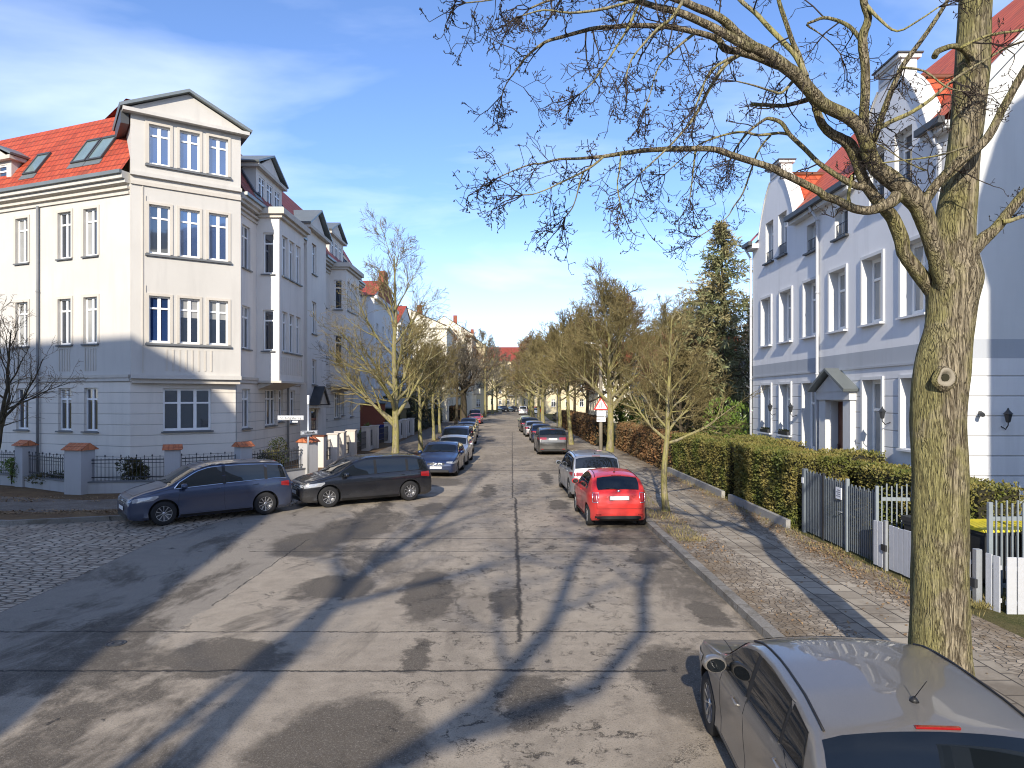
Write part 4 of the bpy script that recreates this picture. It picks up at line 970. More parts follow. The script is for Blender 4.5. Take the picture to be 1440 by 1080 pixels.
# ------------------------------------------------------------------ trees
def rdir(rnd):
    z = rnd.uniform(-1, 1); t = rnd.uniform(0, 6.283); r = math.sqrt(1 - z * z); return Vector((r * math.cos(t), r * math.sin(t), z))
def branch(T, C, p, d, L, r, lvl, rnd, P):
    maxl = P['levels']; nseg = (7, 5, 4, 3, 2)[min(lvl, 4)]
    pts = [Vector(p)]; d = d.normalized(); dirs = [d]
    wob = P['wob'] * (1 + .22 * lvl)
    for i in range(nseg):
        d = (d + rdir(rnd) * wob + Vector((0, 0, P['up'] * (1 if lvl < 2 else .4)))).normalized()
        pts.append(pts[-1] + d * (L / nseg)); dirs.append(d)
    rads = [max(P['rmin'], r * (1 - .78 * i / nseg)) for i in range(nseg + 1)]
    if lvl <= P['tl']: T.tube(pts, rads, P['bark'], 6 if lvl == 0 else 5, cap=False)
    else: C.tube(pts, rads, P['twig'], 3, cap=False)
    if lvl >= maxl: return
    n = P['kids'][lvl]
    for k in range(n):
        t = P['t0'] + (1 - P['t0']) * (k + rnd.random() * .9) / n; f = t * nseg; i = min(int(f), nseg - 1); q = pts[i].lerp(pts[i + 1], f - i)
        dd = dirs[i]; ax = dd.cross(rdir(rnd)).normalized(); ang = R(rnd.uniform(*P['ang']))
        nd = Matrix.Rotation(ang, 3, ax) @ dd
        branch(T, C, q, nd, L * rnd.uniform(*P['ratio']) * (1.15 - .45 * t), max(P['rmin'], rads[i] * .62), lvl + 1, rnd, P)
TREE_DEF = dict(levels=3, kids=(8, 6, 5), t0=.22, ang=(24, 52), ratio=(.42, .64), wob=.11, up=.07, tl=1, rmin=.011, bark='street tree bark', twig='olive twigs')
def make_tree(name, label, loc, seed, H, fork, tr, nl, Ll, elev=(35, 62), lean=(0, 0), group=None, lead=.75, limbs=None, **kw):
    P = dict(TREE_DEF); P.update(kw); P['rmin'] *= .62; rnd = random.Random(seed)
    T = MB(); C = MB(); B = thing(name, label, 'tree', loc, group=group)
    base = Vector(loc); pts = []; rad = []; n = 12; x = y = 0.0; Ht = H * lead
    for i in range(n + 1):
        t = i / n; z = Ht * t
        x += rnd.uniform(-.05, .05) * (1 if i else 0); y += rnd.uniform(-.05, .05) * (1 if i else 0)
        pts.append(base + Vector((x + lean[0] * z, y + lean[1] * z, z - .05))); rad.append(tr * (1.28 if i == 0 else (1 - .82 * t ** 1.1)))
    T.tube(pts, rad, P['bark'], 9, cap=False)
    def at(z):
        f = min(max(z / Ht, 0), .999) * n; i = int(f); return pts[i].lerp(pts[i + 1], f - i), rad[i] + (rad[i + 1] - rad[i]) * (f - i)
    az = rnd.uniform(0, 360)
    for k in range(nl):
        t = k / max(1, nl - 1); z = fork + (Ht * .97 - fork) * t ** 1.05; az += 137.5 + rnd.uniform(-20, 20)
        q, r = at(z); el = R(elev[0] + (elev[1] - elev[0]) * t + rnd.uniform(-8, 8))
        d = Vector((math.cos(R(az)) * math.cos(el), math.sin(R(az)) * math.cos(el), math.sin(el)))
        branch(T, C, q, d, Ll * (1.08 - .55 * t) * rnd.uniform(.8, 1.15), min(r * .62, tr * .5), 0, rnd, P)
    for (az_, el_, z_, L_) in (limbs or []):
        q, r = at(z_); d = Vector((math.cos(R(az_)) * math.cos(R(el_)), math.sin(R(az_)) * math.cos(R(el_)), math.sin(R(el_)))); branch(T, C, q, d, L_, r * .7, 0, rnd, P)
    T.build('trunk', B); C.build('crown', B)
    return B
GL, GR = 'bare street trees on the left pavement', 'bare street trees on the right pavement'
# left row
make_tree('street_tree', 'tall pale bare tree with low forked limbs beside the black parked car', (-6.35, 37, .1), 11, 11.6, 2.2, .20, 15, 3.9, (28, 68), group=GL, kids=(8, 6, 4), lead=.96, wob=.13, rmin=.012,
          limbs=[(165, 42, 1.9, 4.2), (20, 55, 2.4, 4.6), (60, 60, 2.8, 5.2), (200, 55, 3.0, 4.8)])
make_tree('street_tree', 'mossy bare tree just behind the tall pale one on the left pavement', (-5.9, 44, .1), 12, 9.2, 2.6, .15, 14, 3.0, (30, 65), group=GL, kids=(8, 6, 5), rmin=.015)
make_tree('street_tree', 'small pollarded tree with short forked stem farther along the left pavement', (-7.0, 66, .1), 13, 6.4, 2.6, .16, 9, 2.2, (30, 62), group=GL, kids=(6, 5, 4), rmin=.018)
make_tree('street_tree', 'thick dark trunked bare tree on the left beyond the parked cars', (-6.4, 90, .1), 14, 13.2, 3.8, .52, 18, 5.0, (22, 65), group=GL, kids=(7, 5, 4), rmin=.026, bark='dark tree bark', twig='brown twigs', wob=.16)
make_tree('street_tree', 'slim dark bare tree left of the thick trunk', (-6.9, 84, .1), 15, 11.5, 3.5, .20, 14, 3.8, (30, 65), group=GL, kids=(7, 6, 5), rmin=.026, bark='dark tree bark', twig='grey twigs')
make_tree('street_tree', 'bare tree between the mossy tree and the small pollarded one', (-6.3, 55, .1), 16, 8.6, 3.0, .14, 13, 2.8, (30, 65), group=GL, kids=(7, 6, 5), rmin=.018, twig='olive twigs')
make_tree('street_tree', 'slender pale trunked bare tree near the far left kerb', (-5.1, 128, .1), 17, 18.5, 4.5, .25, 16, 4.6, (30, 65), group=GL, kids=(7, 6, 5), rmin=.032, twig='grey twigs')
make_tree('street_tree', 'farthest bare tree on the left where the street bends', (-4.3, 150, .1), 18, 18, 4, .25, 14, 4.2, (30, 65), group=GL, kids=(7, 6, 4), rmin=.035, twig='grey twigs')
# right row
make_tree('street_tree', 'young bare tree with one low side branch beside the red car', (4.62, 20.4, .1), 22, 6.1, 2.55, .105, 13, 1.75, (28, 66), group=GR, kids=(7, 6, 4), rmin=.008, lead=.97, wob=.15, limbs=[(5, 16, 2.1, 2.4), (175, 38, 2.2, 1.9), (40, 30, 2.4, 1.7)])
make_tree('street_tree', 'mossy forked bare tree right behind the warning sign', (6.15, 43, .1), 23, 12.2, 2.9, .23, 20, 4.3, (30, 70), group=GR, kids=(9, 7, 5), rmin=.017, limbs=[(10, 45, 2.6, 4), (170, 50, 3.0, 4), (60, 62, 3, 5)])
make_tree('street_tree', 'slightly leaning slim bare tree behind the dark off-roader', (4.35, 50, .1), 24, 10.8, 3.6, .17, 17, 3.4, (30, 68), lean=(-.035, 0), group=GR, kids=(9, 7, 5), rmin=.018)
make_tree('street_tree', 'bare tree above the small blue parked car on the right', (4.6, 66, .1), 25, 10.8, 3.2, .2, 16, 3.6, (30, 65), group=GR, kids=(9, 7, 5), rmin=.022)
make_tree('street_tree', 'densely twigged bare tree beyond the row of small cars on the right', (3.9, 86, .1), 26, 12.4, 3.6, .26, 18, 4.2, (28, 65), group=GR, kids=(9, 7, 5), rmin=.028)
make_tree('street_tree', 'broad bare tree with thick brown stem near the far right kerb', (3.3, 112, .1), 27, 15.0, 3.8, .38, 18, 4.6, (25, 65), group=GR, kids=(9, 7, 5), rmin=.034, twig='brown twigs')
make_tree('street_tree', 'last bare tree on the right before the far cross street', (3.6, 140, .1), 28, 17.5, 4, .3, 16, 4.8, (25, 65), group=GR, kids=(8, 6, 5), rmin=.04, twig='grey twigs')
for i, (x, y, H, sd, lab) in enumerate(((-3.6, 166, 15, 71, 'bare tree in front of the far bend on the left'), (1.0, 186, 16, 72, 'bare tree before the middle of the end house'), (4.2, 172, 17, 73, 'bare tree before the right half of the end house'), (-1.6, 190, 17, 74, 'bare tree before the left half of the end house'), (3.2, 196, 15, 75, 'bare tree close to the red roofed end house'), (3.9, 99, 12.5, 76, 'twiggy bare tree between the broad brown stem and its neighbour'), (3.2, 126, 16, 77, 'bare tree behind the broad brown stem on the right'))):
    make_tree('street_tree', lab, (x, y, .1), sd, H, 3.2, .22, 16, 4.6, (25, 66), group='bare trees at the far end of the street', kids=(8, 6, 5), rmin=.034 if y > 120 else .028, twig='grey twigs' if i % 2 else 'olive twigs')
# garden trees behind the hedges
GG = 'bare garden trees behind the right hedges'
for i, (x, y, H, L_, sd, tw, lab) in enumerate((
        (9.3, 58, 13.8, 5.0, 31, 'brown twigs', 'reddish brown garden tree rising highest behind the warning sign'), (12.5, 52, 11.0, 4.4, 32, 'olive twigs', 'olive twigged garden tree left of the conifer'),
        (8.2, 75, 13.5, 5.0, 33, 'brown twigs', 'brown garden tree behind the middle of the right tree row'), (15.5, 62, 12.5, 4.8, 34, 'grey twigs', 'grey garden tree in front of the white villa'),
        (9.0, 98, 15.5, 5.6, 35, 'olive twigs', 'tall garden tree behind the far end of the right row'), (10.3, 40, 7.8, 3.2, 36, 'brown twigs', 'low brown garden tree at the foot of the conifer'), (8.4, 33.5, 6.4, 2.5, 39, 'olive twigs', 'small bushy bare tree behind the end of the green hedge'),
        (19, 75, 13, 5.2, 37, 'grey twigs', 'grey garden tree far behind the conifer'), (14.4, 41, 9.5, 3.8, 38, 'grey twigs', 'bare garden tree between conifer and grey house'))):
    make_tree('garden_tree', lab, (x, y, .1), sd, H, H * .22, .012 * H + .05, 18, L_, (28, 68), group=GG, kids=(9, 7, 5), rmin=.012 + .00022 * y, twig=tw, bark='street tree bark' if i % 2 else 'dark tree bark', wob=.15)
for i, (x, y, H, sd, lab) in enumerate(((-11.5, 92, 11, 41, 'dark garden tree in front of the tall rounded cream house'), (-10.2, 72, 7.5, 42, 'brown garden tree above the ivy fence'), (-9.8, 116, 12, 43, 'grey garden tree before the balcony house'))):
    make_tree('garden_tree', lab, (x, y, .1), sd, H, 2.2, .2, 14, 4.0, (28, 65), group='bare garden trees behind the left fences', kids=(8, 6, 5), rmin=.022, twig='grey twigs')
# bare tree at the left edge
make_tree('garden_tree', 'slim dark bare tree at the left edge in front of the corner building', (-17.75, 23.3, .1), 51, 6.1, 2.2, .105, 9, 2.2, (20, 64), lean=(.09, 0), bark='dark tree bark', twig='brown twigs', kids=(6, 4, 3), rmin=.008, wob=.19, lead=.95,
          limbs=[(0, 35, 2.7, 2.7), (-30, 60, 2.6, 2.4), (175, 40, 2.3, 2.0)])
# shade givers behind the viewpoint
def leaning_tree(name, label, pts, rads, seed, nl, Ll, zs, **kw):
    extra = kw.pop('extra', []); P = dict(TREE_DEF); P.update(kw); rnd = random.Random(seed); B = thing(name, label, 'tree', tuple(pts[0])); T = MB(); C = MB()
    for ep, er in extra:
        T.tube(ep, er, P['bark'], 8, cap=False)
        for q0, q1, r0 in zip(ep[2:], ep[3:], er[2:]):
            for _ in range(2): branch(T, C, Vector(q0).lerp(Vector(q1), rnd.random()), rdir(rnd) + Vector((0, 0, .8)), 2.4, r0 * .45, 1, rnd, P)
    T.tube(pts, rads, P['bark'], 10, cap=False)
    for k in range(nl):
        f = zs[0] + (zs[1] - zs[0]) * k / nl; i = min(int(f), len(pts) - 2); q = Vector(pts[i]).lerp(Vector(pts[i + 1]), f - i)
        az = k * 137.5; el = R(25 + 30 * k / nl); d = Vector((math.cos(R(az)) * math.cos(el), math.sin(R(az)) * math.cos(el), math.sin(el)))
        branch(T, C, q, d, Ll * rnd.uniform(.7, 1.1), rads[i] * .5, 0, rnd, P)
    T.build('trunk', B); C.build('crown', B)
ox, oy = -5.35, -8.0
leaning_tree('street_tree', 'big bare street tree on the left pavement behind the viewpoint', [(ox, oy, 0), (ox, oy, 4), (ox + .05, oy, 7), (ox - .45, oy, 9), (ox - .85, oy, 10.4), (ox - .9, oy, 13), (ox - 1.3, oy, 16), (ox - 2.0, oy, 20), (ox - 2.3, oy, 22)],
             [.28, .24, .22, .20, .17, .14, .11, .07, .03], 61, 8, 5.0, (3.4, 6.8), kids=(5, 4, 3), rmin=.012, levels=3, bark='dark tree bark', twig='dark twigs',
             extra=[([(ox, oy, 3.6), (ox - .35, oy, 5), (ox - .5, oy, 6.6), (ox - .55, oy, 8.2), (ox - .9, oy, 10.5), (ox - 1.8, oy, 14)], [.11, .10, .095, .09, .07, .03]),
                    ([(ox, oy, 5.5), (ox + 1.5, oy, 6.6), (ox + 2.7, oy, 7.8), (ox + 3.2, oy, 9.2), (ox + 3.3, oy, 11), (ox + 3.9, oy, 13.5)], [.18, .16, .15, .13, .10, .04]),
                    ([(ox + 2.4, oy, 7.4), (ox + 3.9, oy, 8.0), (ox + 4.6, oy, 9.0), (ox + 4.7, oy, 10.4), (ox + 5.2, oy, 12.4)], [.13, .12, .11, .09, .03])])

# ------------------------------------------------------------------ the big near tree
def big_tree():
    Y0 = 7.5
    B = thing('street_tree', 'huge near tree with mossy ridged bark and gnarled bare limbs over the street', 'tree', (4.73, 7.5, 0), group=None)
    T = MB(); C = MB(); rnd = random.Random(77)
    bk = 'big tree bark'
    def sm(pts, n=3):       # Catmull-Rom on (x,y,z,r)
        out = []
        for i in range(len(pts) - 1):
            p0 = pts[max(i - 1, 0)]; p1 = pts[i]; p2 = pts[i + 1]; p3 = pts[min(i + 2, len(pts) - 1)]
            for k in range(n):
                t = k / n; out.append(tuple(.5 * ((2 * b) + (-a + c) * t + (2 * a - 5 * b + 4 * c - d) * t * t + (-a + 3 * b - 3 * c + d) * t ** 3) for a, b, c, d in zip(p0, p1, p2, p3)))
        out.append(pts[-1]); return out
    def limb(tr, y0, y1, sides=10, n=3, jit=.05, k_=None):
        m = len(tr); P3 = []
        L = [0.0]
        for a, b in zip(tr, tr[1:]): L.append(L[-1] + math.hypot(a[0] - b[0], a[1] - b[1]))
        for (u, v, r), l in zip(tr, L):
            r *= .82 if k_ in ('A2', 'A2b', 'A2c', 'B', 'L2') else .90
            t = l / L[-1]; y = y0 + (y1 - y0) * t
            q = PX(u, v, y); P3.append((q.x, q.y, q.z, r))
        S = sm(P3, n); T.tube([s[:3] for s in S], [max(.006, s[3]) for s in S], bk if S[0][3] > .03 else 'street tree bark', sides, cap=True, jit=jit, rnd=rnd); return S
    # trunk, with flare and swelling at the knot
    tr = [(1325, 1020, .40), (1325, 985, .355), (1324, 950, .315), (1323, 900, .298), (1322, 840, .285), (1321, 770, .280), (1320, 700, .275), (1319, 640, .272), (1318, 600, .275), (1320, 560, .283), (1324, 525, .285), (1328, 495, .268), (1335, 460, .245), (1339, 425, .248), (1342, 395, .270), (1343, 375, .245), (1341, 345, .215), (1343, 315, .20), (1349, 270, .185), (1355, 215, .165), (1361, 160, .162), (1366, 100, .168), (1369, 50, .160), (1371, 0, .155), (1374, -70, .14), (1376, -160, .11), (1380, -300, .05)]
    S = [(*PX(u, v, Y0), r) for (u, v, r) in tr]; S = sm(S, 4)
    # custom trunk rings with lobes
    n0 = 40; rings = []
    for i, (x, y, z, r) in enumerate(S):
        ring = []
        for k in range(n0):
            a = 2 * math.pi * k / n0; nn = noise.noise(Vector((math.cos(a) * 1.3, math.sin(a) * 1.3, z * .55)))
            fl = .10 * max(0, 1 - z / .9) * (1 + math.cos(5 * a + 1))
            rr = r * (1 + .10 * nn + fl) + .012 * noise.noise(Vector((math.cos(a) * 6, math.sin(a) * 6, z * 2.2)))
            ring.append(T.p((x + math.cos(a) * rr, y + math.sin(a) * rr, z)))
        rings.append(ring)
    for A, Bb in zip(rings, rings[1:]):
        for k in range(n0): T.face([A[k], A[(k + 1) % n0], Bb[(k + 1) % n0], Bb[k]], bk, None, True)
    limbs = {}
    limbs['A'] = limb([(1338, 410, .15), (1326, 382, .13), (1316, 351, .112), (1302, 311, .110), (1291, 286, .118), (1273, 269, .112), (1253, 252, .100), (1233, 236, .092), (1223, 218, .085), (1219, 203, .080)], 7.4, 7.1, 14)
    limbs['A1'] = limb([(1219, 206, .072), (1214, 179, .058), (1216, 143, .052), (1217, 98, .050), (1213, 55, .050), (1221, 26, .042), (1215, 4, .040), (1212, -40, .034), (1214, -120, .02)], 7.1, 6.6, 10)
    limbs['A2'] = limb([(1222, 212, .085), (1210, 181, .082), (1190, 163, .080), (1161, 149, .078), (1141, 130, .080), (1121, 107, .078), (1100, 91, .074), (1080, 76, .070), (1060, 66, .062), (1041, 51, .052), (1019, 30, .048), (1001, 19, .046), (980, 11, .044), (960, 2, .040), (920, -12, .036), (870, -24, .028), (820, -30, .02)], 7.1, 6.2, 12, k_='A2')
    limbs['A2b'] = limb([(1058, 70, .05), (1027, 52, .052), (1005, 40, .047), (986, 31, .045), (964, 21, .042), (942, 14, .040), (921, 9, .036), (897, 2, .033), (860, -4, .028), (815, -6, .022), (780, -2, .016), (745, 12, .010)], 6.6, 6.4, 9, k_='A2b')
    limbs['A2c'] = limb([(1095, 92, .055), (1065, 80, .052), (1040, 73, .048), (1019, 68, .045), (1011, 57, .040), (997, 50, .038), (964, 42, .034), (934, 37, .031), (888, 36, .030), (860, 38, .028), (835, 40, .026), (815, 45, .024), (790, 52, .022), (765, 60, .018), (740, 80, .014), (728, 96, .010), (712, 118, .007), (706, 134, .005)], 6.9, 6.7, 8, k_='A2c')
    limbs['B'] = limb([(1325, 440, .13), (1313, 411, .112), (1293, 386, .100), (1281, 370, .092), (1271, 355, .088), (1267, 335, .092), (1256, 308, .086), (1243, 292, .080), (1226, 272, .074), (1213, 250, .072), (1204, 222, .076), (1196, 205, .078), (1186, 197, .068), (1168, 187, .060), (1155, 173, .052), (1147, 150, .046), (1141, 128, .044), (1131, 105, .038), (1125, 82, .034), (1115, 60, .030), (1103, 25, .028), (1096, 4, .025), (1088, -30, .02)], 7.6, 6.9, 12, k_='B')
    limbs['L2'] = limb([(1134, 108, .036), (1119, 78, .036), (1101, 59, .033), (1078, 35, .030), (1062, 18, .028), (1045, 4, .026), (1020, -20, .022), (990, -40, .016)], 7.0, 7.3, 8, k_='L2')
    limbs['C'] = limb([(1262, 275, .075), (1254, 284, .070), (1240, 291, .058), (1222, 296, .052), (1200, 293, .048), (1178, 282, .045), (1160, 276, .043), (1151, 269, .042), (1130, 258, .041), (1105, 246, .040), (1082, 235, .038), (1057, 227, .037), (1026, 217, .036), (1005, 210, .033), (974, 209, .031), (932, 210, .028), (901, 212, .026), (873, 216, .023), (848, 220, .020), (813, 223, .015), (786, 224, .013), (761, 230, .011), (747, 231, .009), (722, 240, .006), (700, 250, .005)], 7.1, 6.5, 9)
    limbs['C2'] = limb([(848, 221, .016), (835, 232, .014), (821, 241, .013), (803, 250, .011), (786, 258, .010), (772, 265, .008), (750, 273, .006), (735, 274, .004)], 6.65, 6.4, 6)
    limbs['D'] = limb([(1218, 262, .045), (1205, 262, .044), (1180, 249, .036), (1151, 229, .030), (1130, 208, .028), (1111, 190, .028), (1099, 173, .026), (1084, 167, .024), (1074, 169, .018), (1051, 187, .015), (1034, 210, .012), (1026, 226, .010)], 7.3, 7.9, 7)
    limbs['D2'] = limb([(1110, 189, .020), (1095, 187, .019), (1067, 190, .018), (1048, 186, .016), (1030, 187, .015), (1005, 194, .013), (982, 204, .010), (960, 222, .008), (935, 245, .006)], 7.8, 8.2, 6)
    limbs['D3'] = limb([(1084, 190, .014), (1075, 200, .013), (1065, 215, .012), (1057, 237, .012), (1045, 271, .011), (1032, 290, .009), (1022, 306, .007), (1000, 322, .005), (982, 333, .004)], 7.9, 8.4, 6)
    limbs['E'] = limb([(1345, 405, .13), (1358, 372, .100), (1368, 352, .086), (1382, 337, .080), (1394, 327, .066), (1404, 317, .062), (1420, 297, .058), (1440, 273, .056), (1475, 238, .05), (1530, 180, .04), (1600, 100, .03)], 7.4, 6.9, 11)
    limbs['E2'] = limb([(1410, 312, .03), (1422, 310, .026), (1440, 304, .022), (1470, 300, .016), (1510, 306, .01)], 7.2, 7.0, 6)
    limbs['F'] = limb([(1292, 290, .07), (1302, 280, .062), (1315, 262, .054), (1330, 245, .052), (1345, 230, .058), (1366, 215, .052), (1389, 193, .048), (1409, 155, .044), (1425, 126, .042), (1440, 100, .040), (1480, 35, .034), (1530, -40, .03)], 7.2, 6.6, 9)
    limbs['G'] = limb([(1222, 212, .045), (1229, 196, .040), (1237, 172, .034), (1249, 139, .032), (1260, 113, .030), (1271, 90, .028), (1304, 45, .024), (1333, 0, .020), (1360, -50, .015)], 7.05, 6.5, 7)
    limbs['H'] = limb([(1236, 180, .03), (1255, 170, .026), (1278, 160, .024), (1296, 149, .022), (1311, 138, .019), (1339, 114, .017), (1353, 104, .017), (1391, 81, .015), (1422, 64, .013), (1460, 52, .01)], 7.0, 6.7, 6)
    limbs['I'] = limb([(1366, 95, .06), (1362, 78, .045), (1355, 70, .038), (1342, 65, .032), (1328, 68, .032), (1318, 73, .036), (1314, 80, .034)], 7.4, 7.1, 9)
    limbs['I2'] = limb([(1350, 68, .022), (1390, 50, .018), (1440, 42, .014), (1480, 30, .01)], 7.2, 6.8, 5)
    limbs['J'] = limb([(1143, 136, .035), (1133, 141, .030), (1119, 145, .026), (1100, 149, .024), (1082, 148, .022), (1062, 147, .024), (1056, 146, .020)], 7.0, 7.4, 7)
    limbs['K'] = limb([(1214, 60, .035), (1206, 50, .028), (1194, 37, .024), (1178, 29, .020), (1159, 25, .018), (1144, 30, .016), (1135, 35, .014), (1151, 46, .008), (1168, 60, .006), (1182, 76, .004)], 6.9, 7.3, 6)
    limbs['V'] = limb([(1196, 294, .026), (1193, 278, .020), (1196, 258, .018), (1198, 246, .015)], 7.05, 7.0, 6)
    limbs['H1'] = limb([(1041, 76, .028), (1023, 88, .024), (1008, 108, .022), (993, 133, .019), (982, 155, .017), (971, 172, .015), (947, 200, .012), (920, 226, .010), (900, 244, .007)], 6.8, 6.6, 6)
    limbs['H2'] = limb([(1030, 80, .018), (1012, 90, .015), (1000, 100, .014), (991, 115, .012), (986, 130, .011), (978, 150, .008)], 6.7, 6.3, 5)
    limbs['H3'] = limb([(975, 48, .018), (960, 60, .014), (943, 75, .012), (929, 90, .009), (920, 110, .007), (915, 130, .005), (907, 152, .004)], 6.75, 6.5, 5)
    limbs['H4'] = limb([(898, 5, .018), (892, 20, .016), (884, 38, .014), (872, 58, .012), (858, 80, .010), (845, 100, .008), (830, 120, .006), (815, 132, .004)], 6.5, 6.3, 5)
    limbs['H5'] = limb([(978, 212, .012), (976, 230, .010), (973, 255, .008), (970, 280, .006)], 6.9, 6.8, 4)
    limbs['H6'] = limb([(873, 217, .010), (871, 240, .009), (868, 260, .007), (872, 285, .005)], 6.65, 6.5, 4)
    limbs['H7'] = limb([(821, 241, .010), (815, 258, .009), (811, 275, .007), (805, 292, .006), (795, 305, .004)], 6.6, 6.5, 4)
    limbs['H8'] = limb([(1360, 206, .014), (1330, 216, .011), (1300, 222, .009), (1265, 226, .008), (1235, 230, .007)], 7.2, 6.7, 4)
    limbs['H9'] = limb([(1300, 240, .010), (1270, 225, .009), (1250, 212, .008), (1230, 200, .007)], 7.0, 6.6, 4)
    limbs['M1'] = limb([(960, 2, .020), (945, 25, .016), (925, 40, .014), (905, 62, .011), (888, 84, .008), (880, 110, .005)], 6.2, 5.9, 5)
    limbs['M2'] = limb([(920, -12, .020), (880, 4, .016), (840, 14, .014), (800, 18, .011), (765, 14, .008), (735, 22, .005)], 6.2, 5.8, 5)
    limbs['M3'] = limb([(820, -30, .018), (770, -16, .014), (720, -8, .010), (690, 0, .007), (655, 4, .005)], 6.2, 6.0, 5)
    limbs['M4'] = limb([(1215, 4, .025), (1240, 30, .016), (1262, 44, .012), (1290, 30, .01), (1320, 10, .008)], 6.8, 6.4, 5)
    limbs['N1'] = limb([(1121, 107, .022), (1100, 130, .016), (1085, 128, .013), (1060, 120, .010), (1035, 114, .007)], 7.0, 6.5, 5)
    limbs['N2'] = limb([(1268, 95, .016), (1300, 100, .012), (1330, 122, .010), (1352, 128, .006)], 6.8, 6.5, 4)
    # knotty twigs
    tw = 'dark twigs'
    def spur(p, d, L, r, lvl):
        n = 4 if lvl < 2 else 3; pts = [Vector(p)]; d = d.normalized(); ds = [d]
        for i in range(n):
            d = (d + rdir(rnd) * .38 + Vector((0, 0, -.03 if lvl == 0 else .05))).normalized(); pts.append(pts[-1] + d * (L / n) * rnd.uniform(.8, 1.2)); ds.append(d)
        C.tube(pts, [max(.0030, r * (1 - .5 * i / n)) for i in range(n + 1)], tw, 3 if lvl else 4, cap=False)
        if lvl < 3:
            k = (4, 2, 1)[lvl] + (rnd.random() < .6)
            for j in range(k):
                i = rnd.randrange(1, n + 1); ax = ds[i].cross(rdir(rnd)).normalized()
                spur(pts[i], Matrix.Rotation(R(rnd.uniform(35, 80)), 3, ax) @ ds[i], L * rnd.uniform(.32, .55), r * .62, lvl + 1)
        elif rnd.random() < .35:
            e = pts[-1]; s_ = .009; C.face([C.p(e + Vector((-s_, 0, -s_))), C.p(e + Vector((s_, 0, -s_))), C.p(e + Vector((0, 0, s_ * 1.6)))], tw); C.face([C.p(e + Vector((0, -s_, -s_))), C.p(e + Vector((0, s_, -s_))), C.p(e + Vector((0, 0, s_ * 1.6)))], tw)
    dens = {'A': .25, 'B': .22, 'E': .4, 'F': .5, 'A2': .7, 'V': .6, 'I': .3, 'D': .6, 'D2': .7, 'K': .55, 'G': .55, 'H': .6, 'H8': .6, 'H9': .5, 'N1': .6, 'N2': .6, 'M4': .6, 'A1': .6, 'L2': .7, 'J': .6, 'I2': .6}
    for k, S_ in limbs.items():
        for a, b in zip(S_, S_[1:]):
            p = Vector(a[:3]); q = Vector(b[:3]); L = (q - p).length; r = a[3]
            rate = (5.2 if r < .02 else 2.6 if r < .036 else .45) * dens.get(k, 1)
            m = rate * L; m = int(m) + (rnd.random() < m % 1)
            for j in range(m):
                t = rnd.random(); dd = (q - p).normalized(); ax = dd.cross(rdir(rnd)).normalized(); d = Matrix.Rotation(R(rnd.uniform(40, 95)), 3, ax) @ dd
                if rnd.random() < .45: d = (d + Vector((0, 0, -.7))).normalized()
                spur(p.lerp(q, t), d, rnd.uniform(.20, .60) * (1.0 if r < .04 else .8), min(.009, r * .5), 0)
        e = S_[-1]
        if e[3] < .03 and k not in ('I', 'J', 'V'):
            for j in range(4): spur(e[:3], (Vector(S_[-1][:3]) - Vector(S_[-3][:3])).normalized() + rdir(rnd) * .5, .35, .006, 0)
    # grown-over branch scar
    K = MB(); c = PX(1331, 531, Y0 - .322)
    for (rr, dy, mt) in ():
        pass
    pr = [(.135, .045), (.118, .012), (.095, -.010), (.072, -.014), (.056, .000), (.046, .014), (.036, .028)]
    rs = []
    for (rr, dy) in pr:
        ring = []
        for k in range(22):
            a = 2 * math.pi * k / 22; w_ = 1 + .28 * noise.noise(Vector((math.cos(a), math.sin(a), rr * 9)))
            ring.append(K.p((c.x + math.cos(a) * rr * w_, c.y + dy, c.z + math.sin(a) * rr * w_ * 1.05)))
        rs.append(ring)
    for A, Bb in zip(rs, rs[1:]):
        for k in range(22): K.face([A[k], A[(k + 1) % 22], Bb[(k + 1) % 22], Bb[k]], 'big tree bark' if A in rs[:2] else 'wooden pole', None, True)
    K.face([K.p((c.x + math.cos(6.283 * k / 10) * .042, c.y + .012, c.z + math.sin(6.283 * k / 10) * .042)) for k in range(10)], 'hedge core')
    T.build('trunk', B); C.build('crown', B); K.build('branch_scar', B)
big_tree()

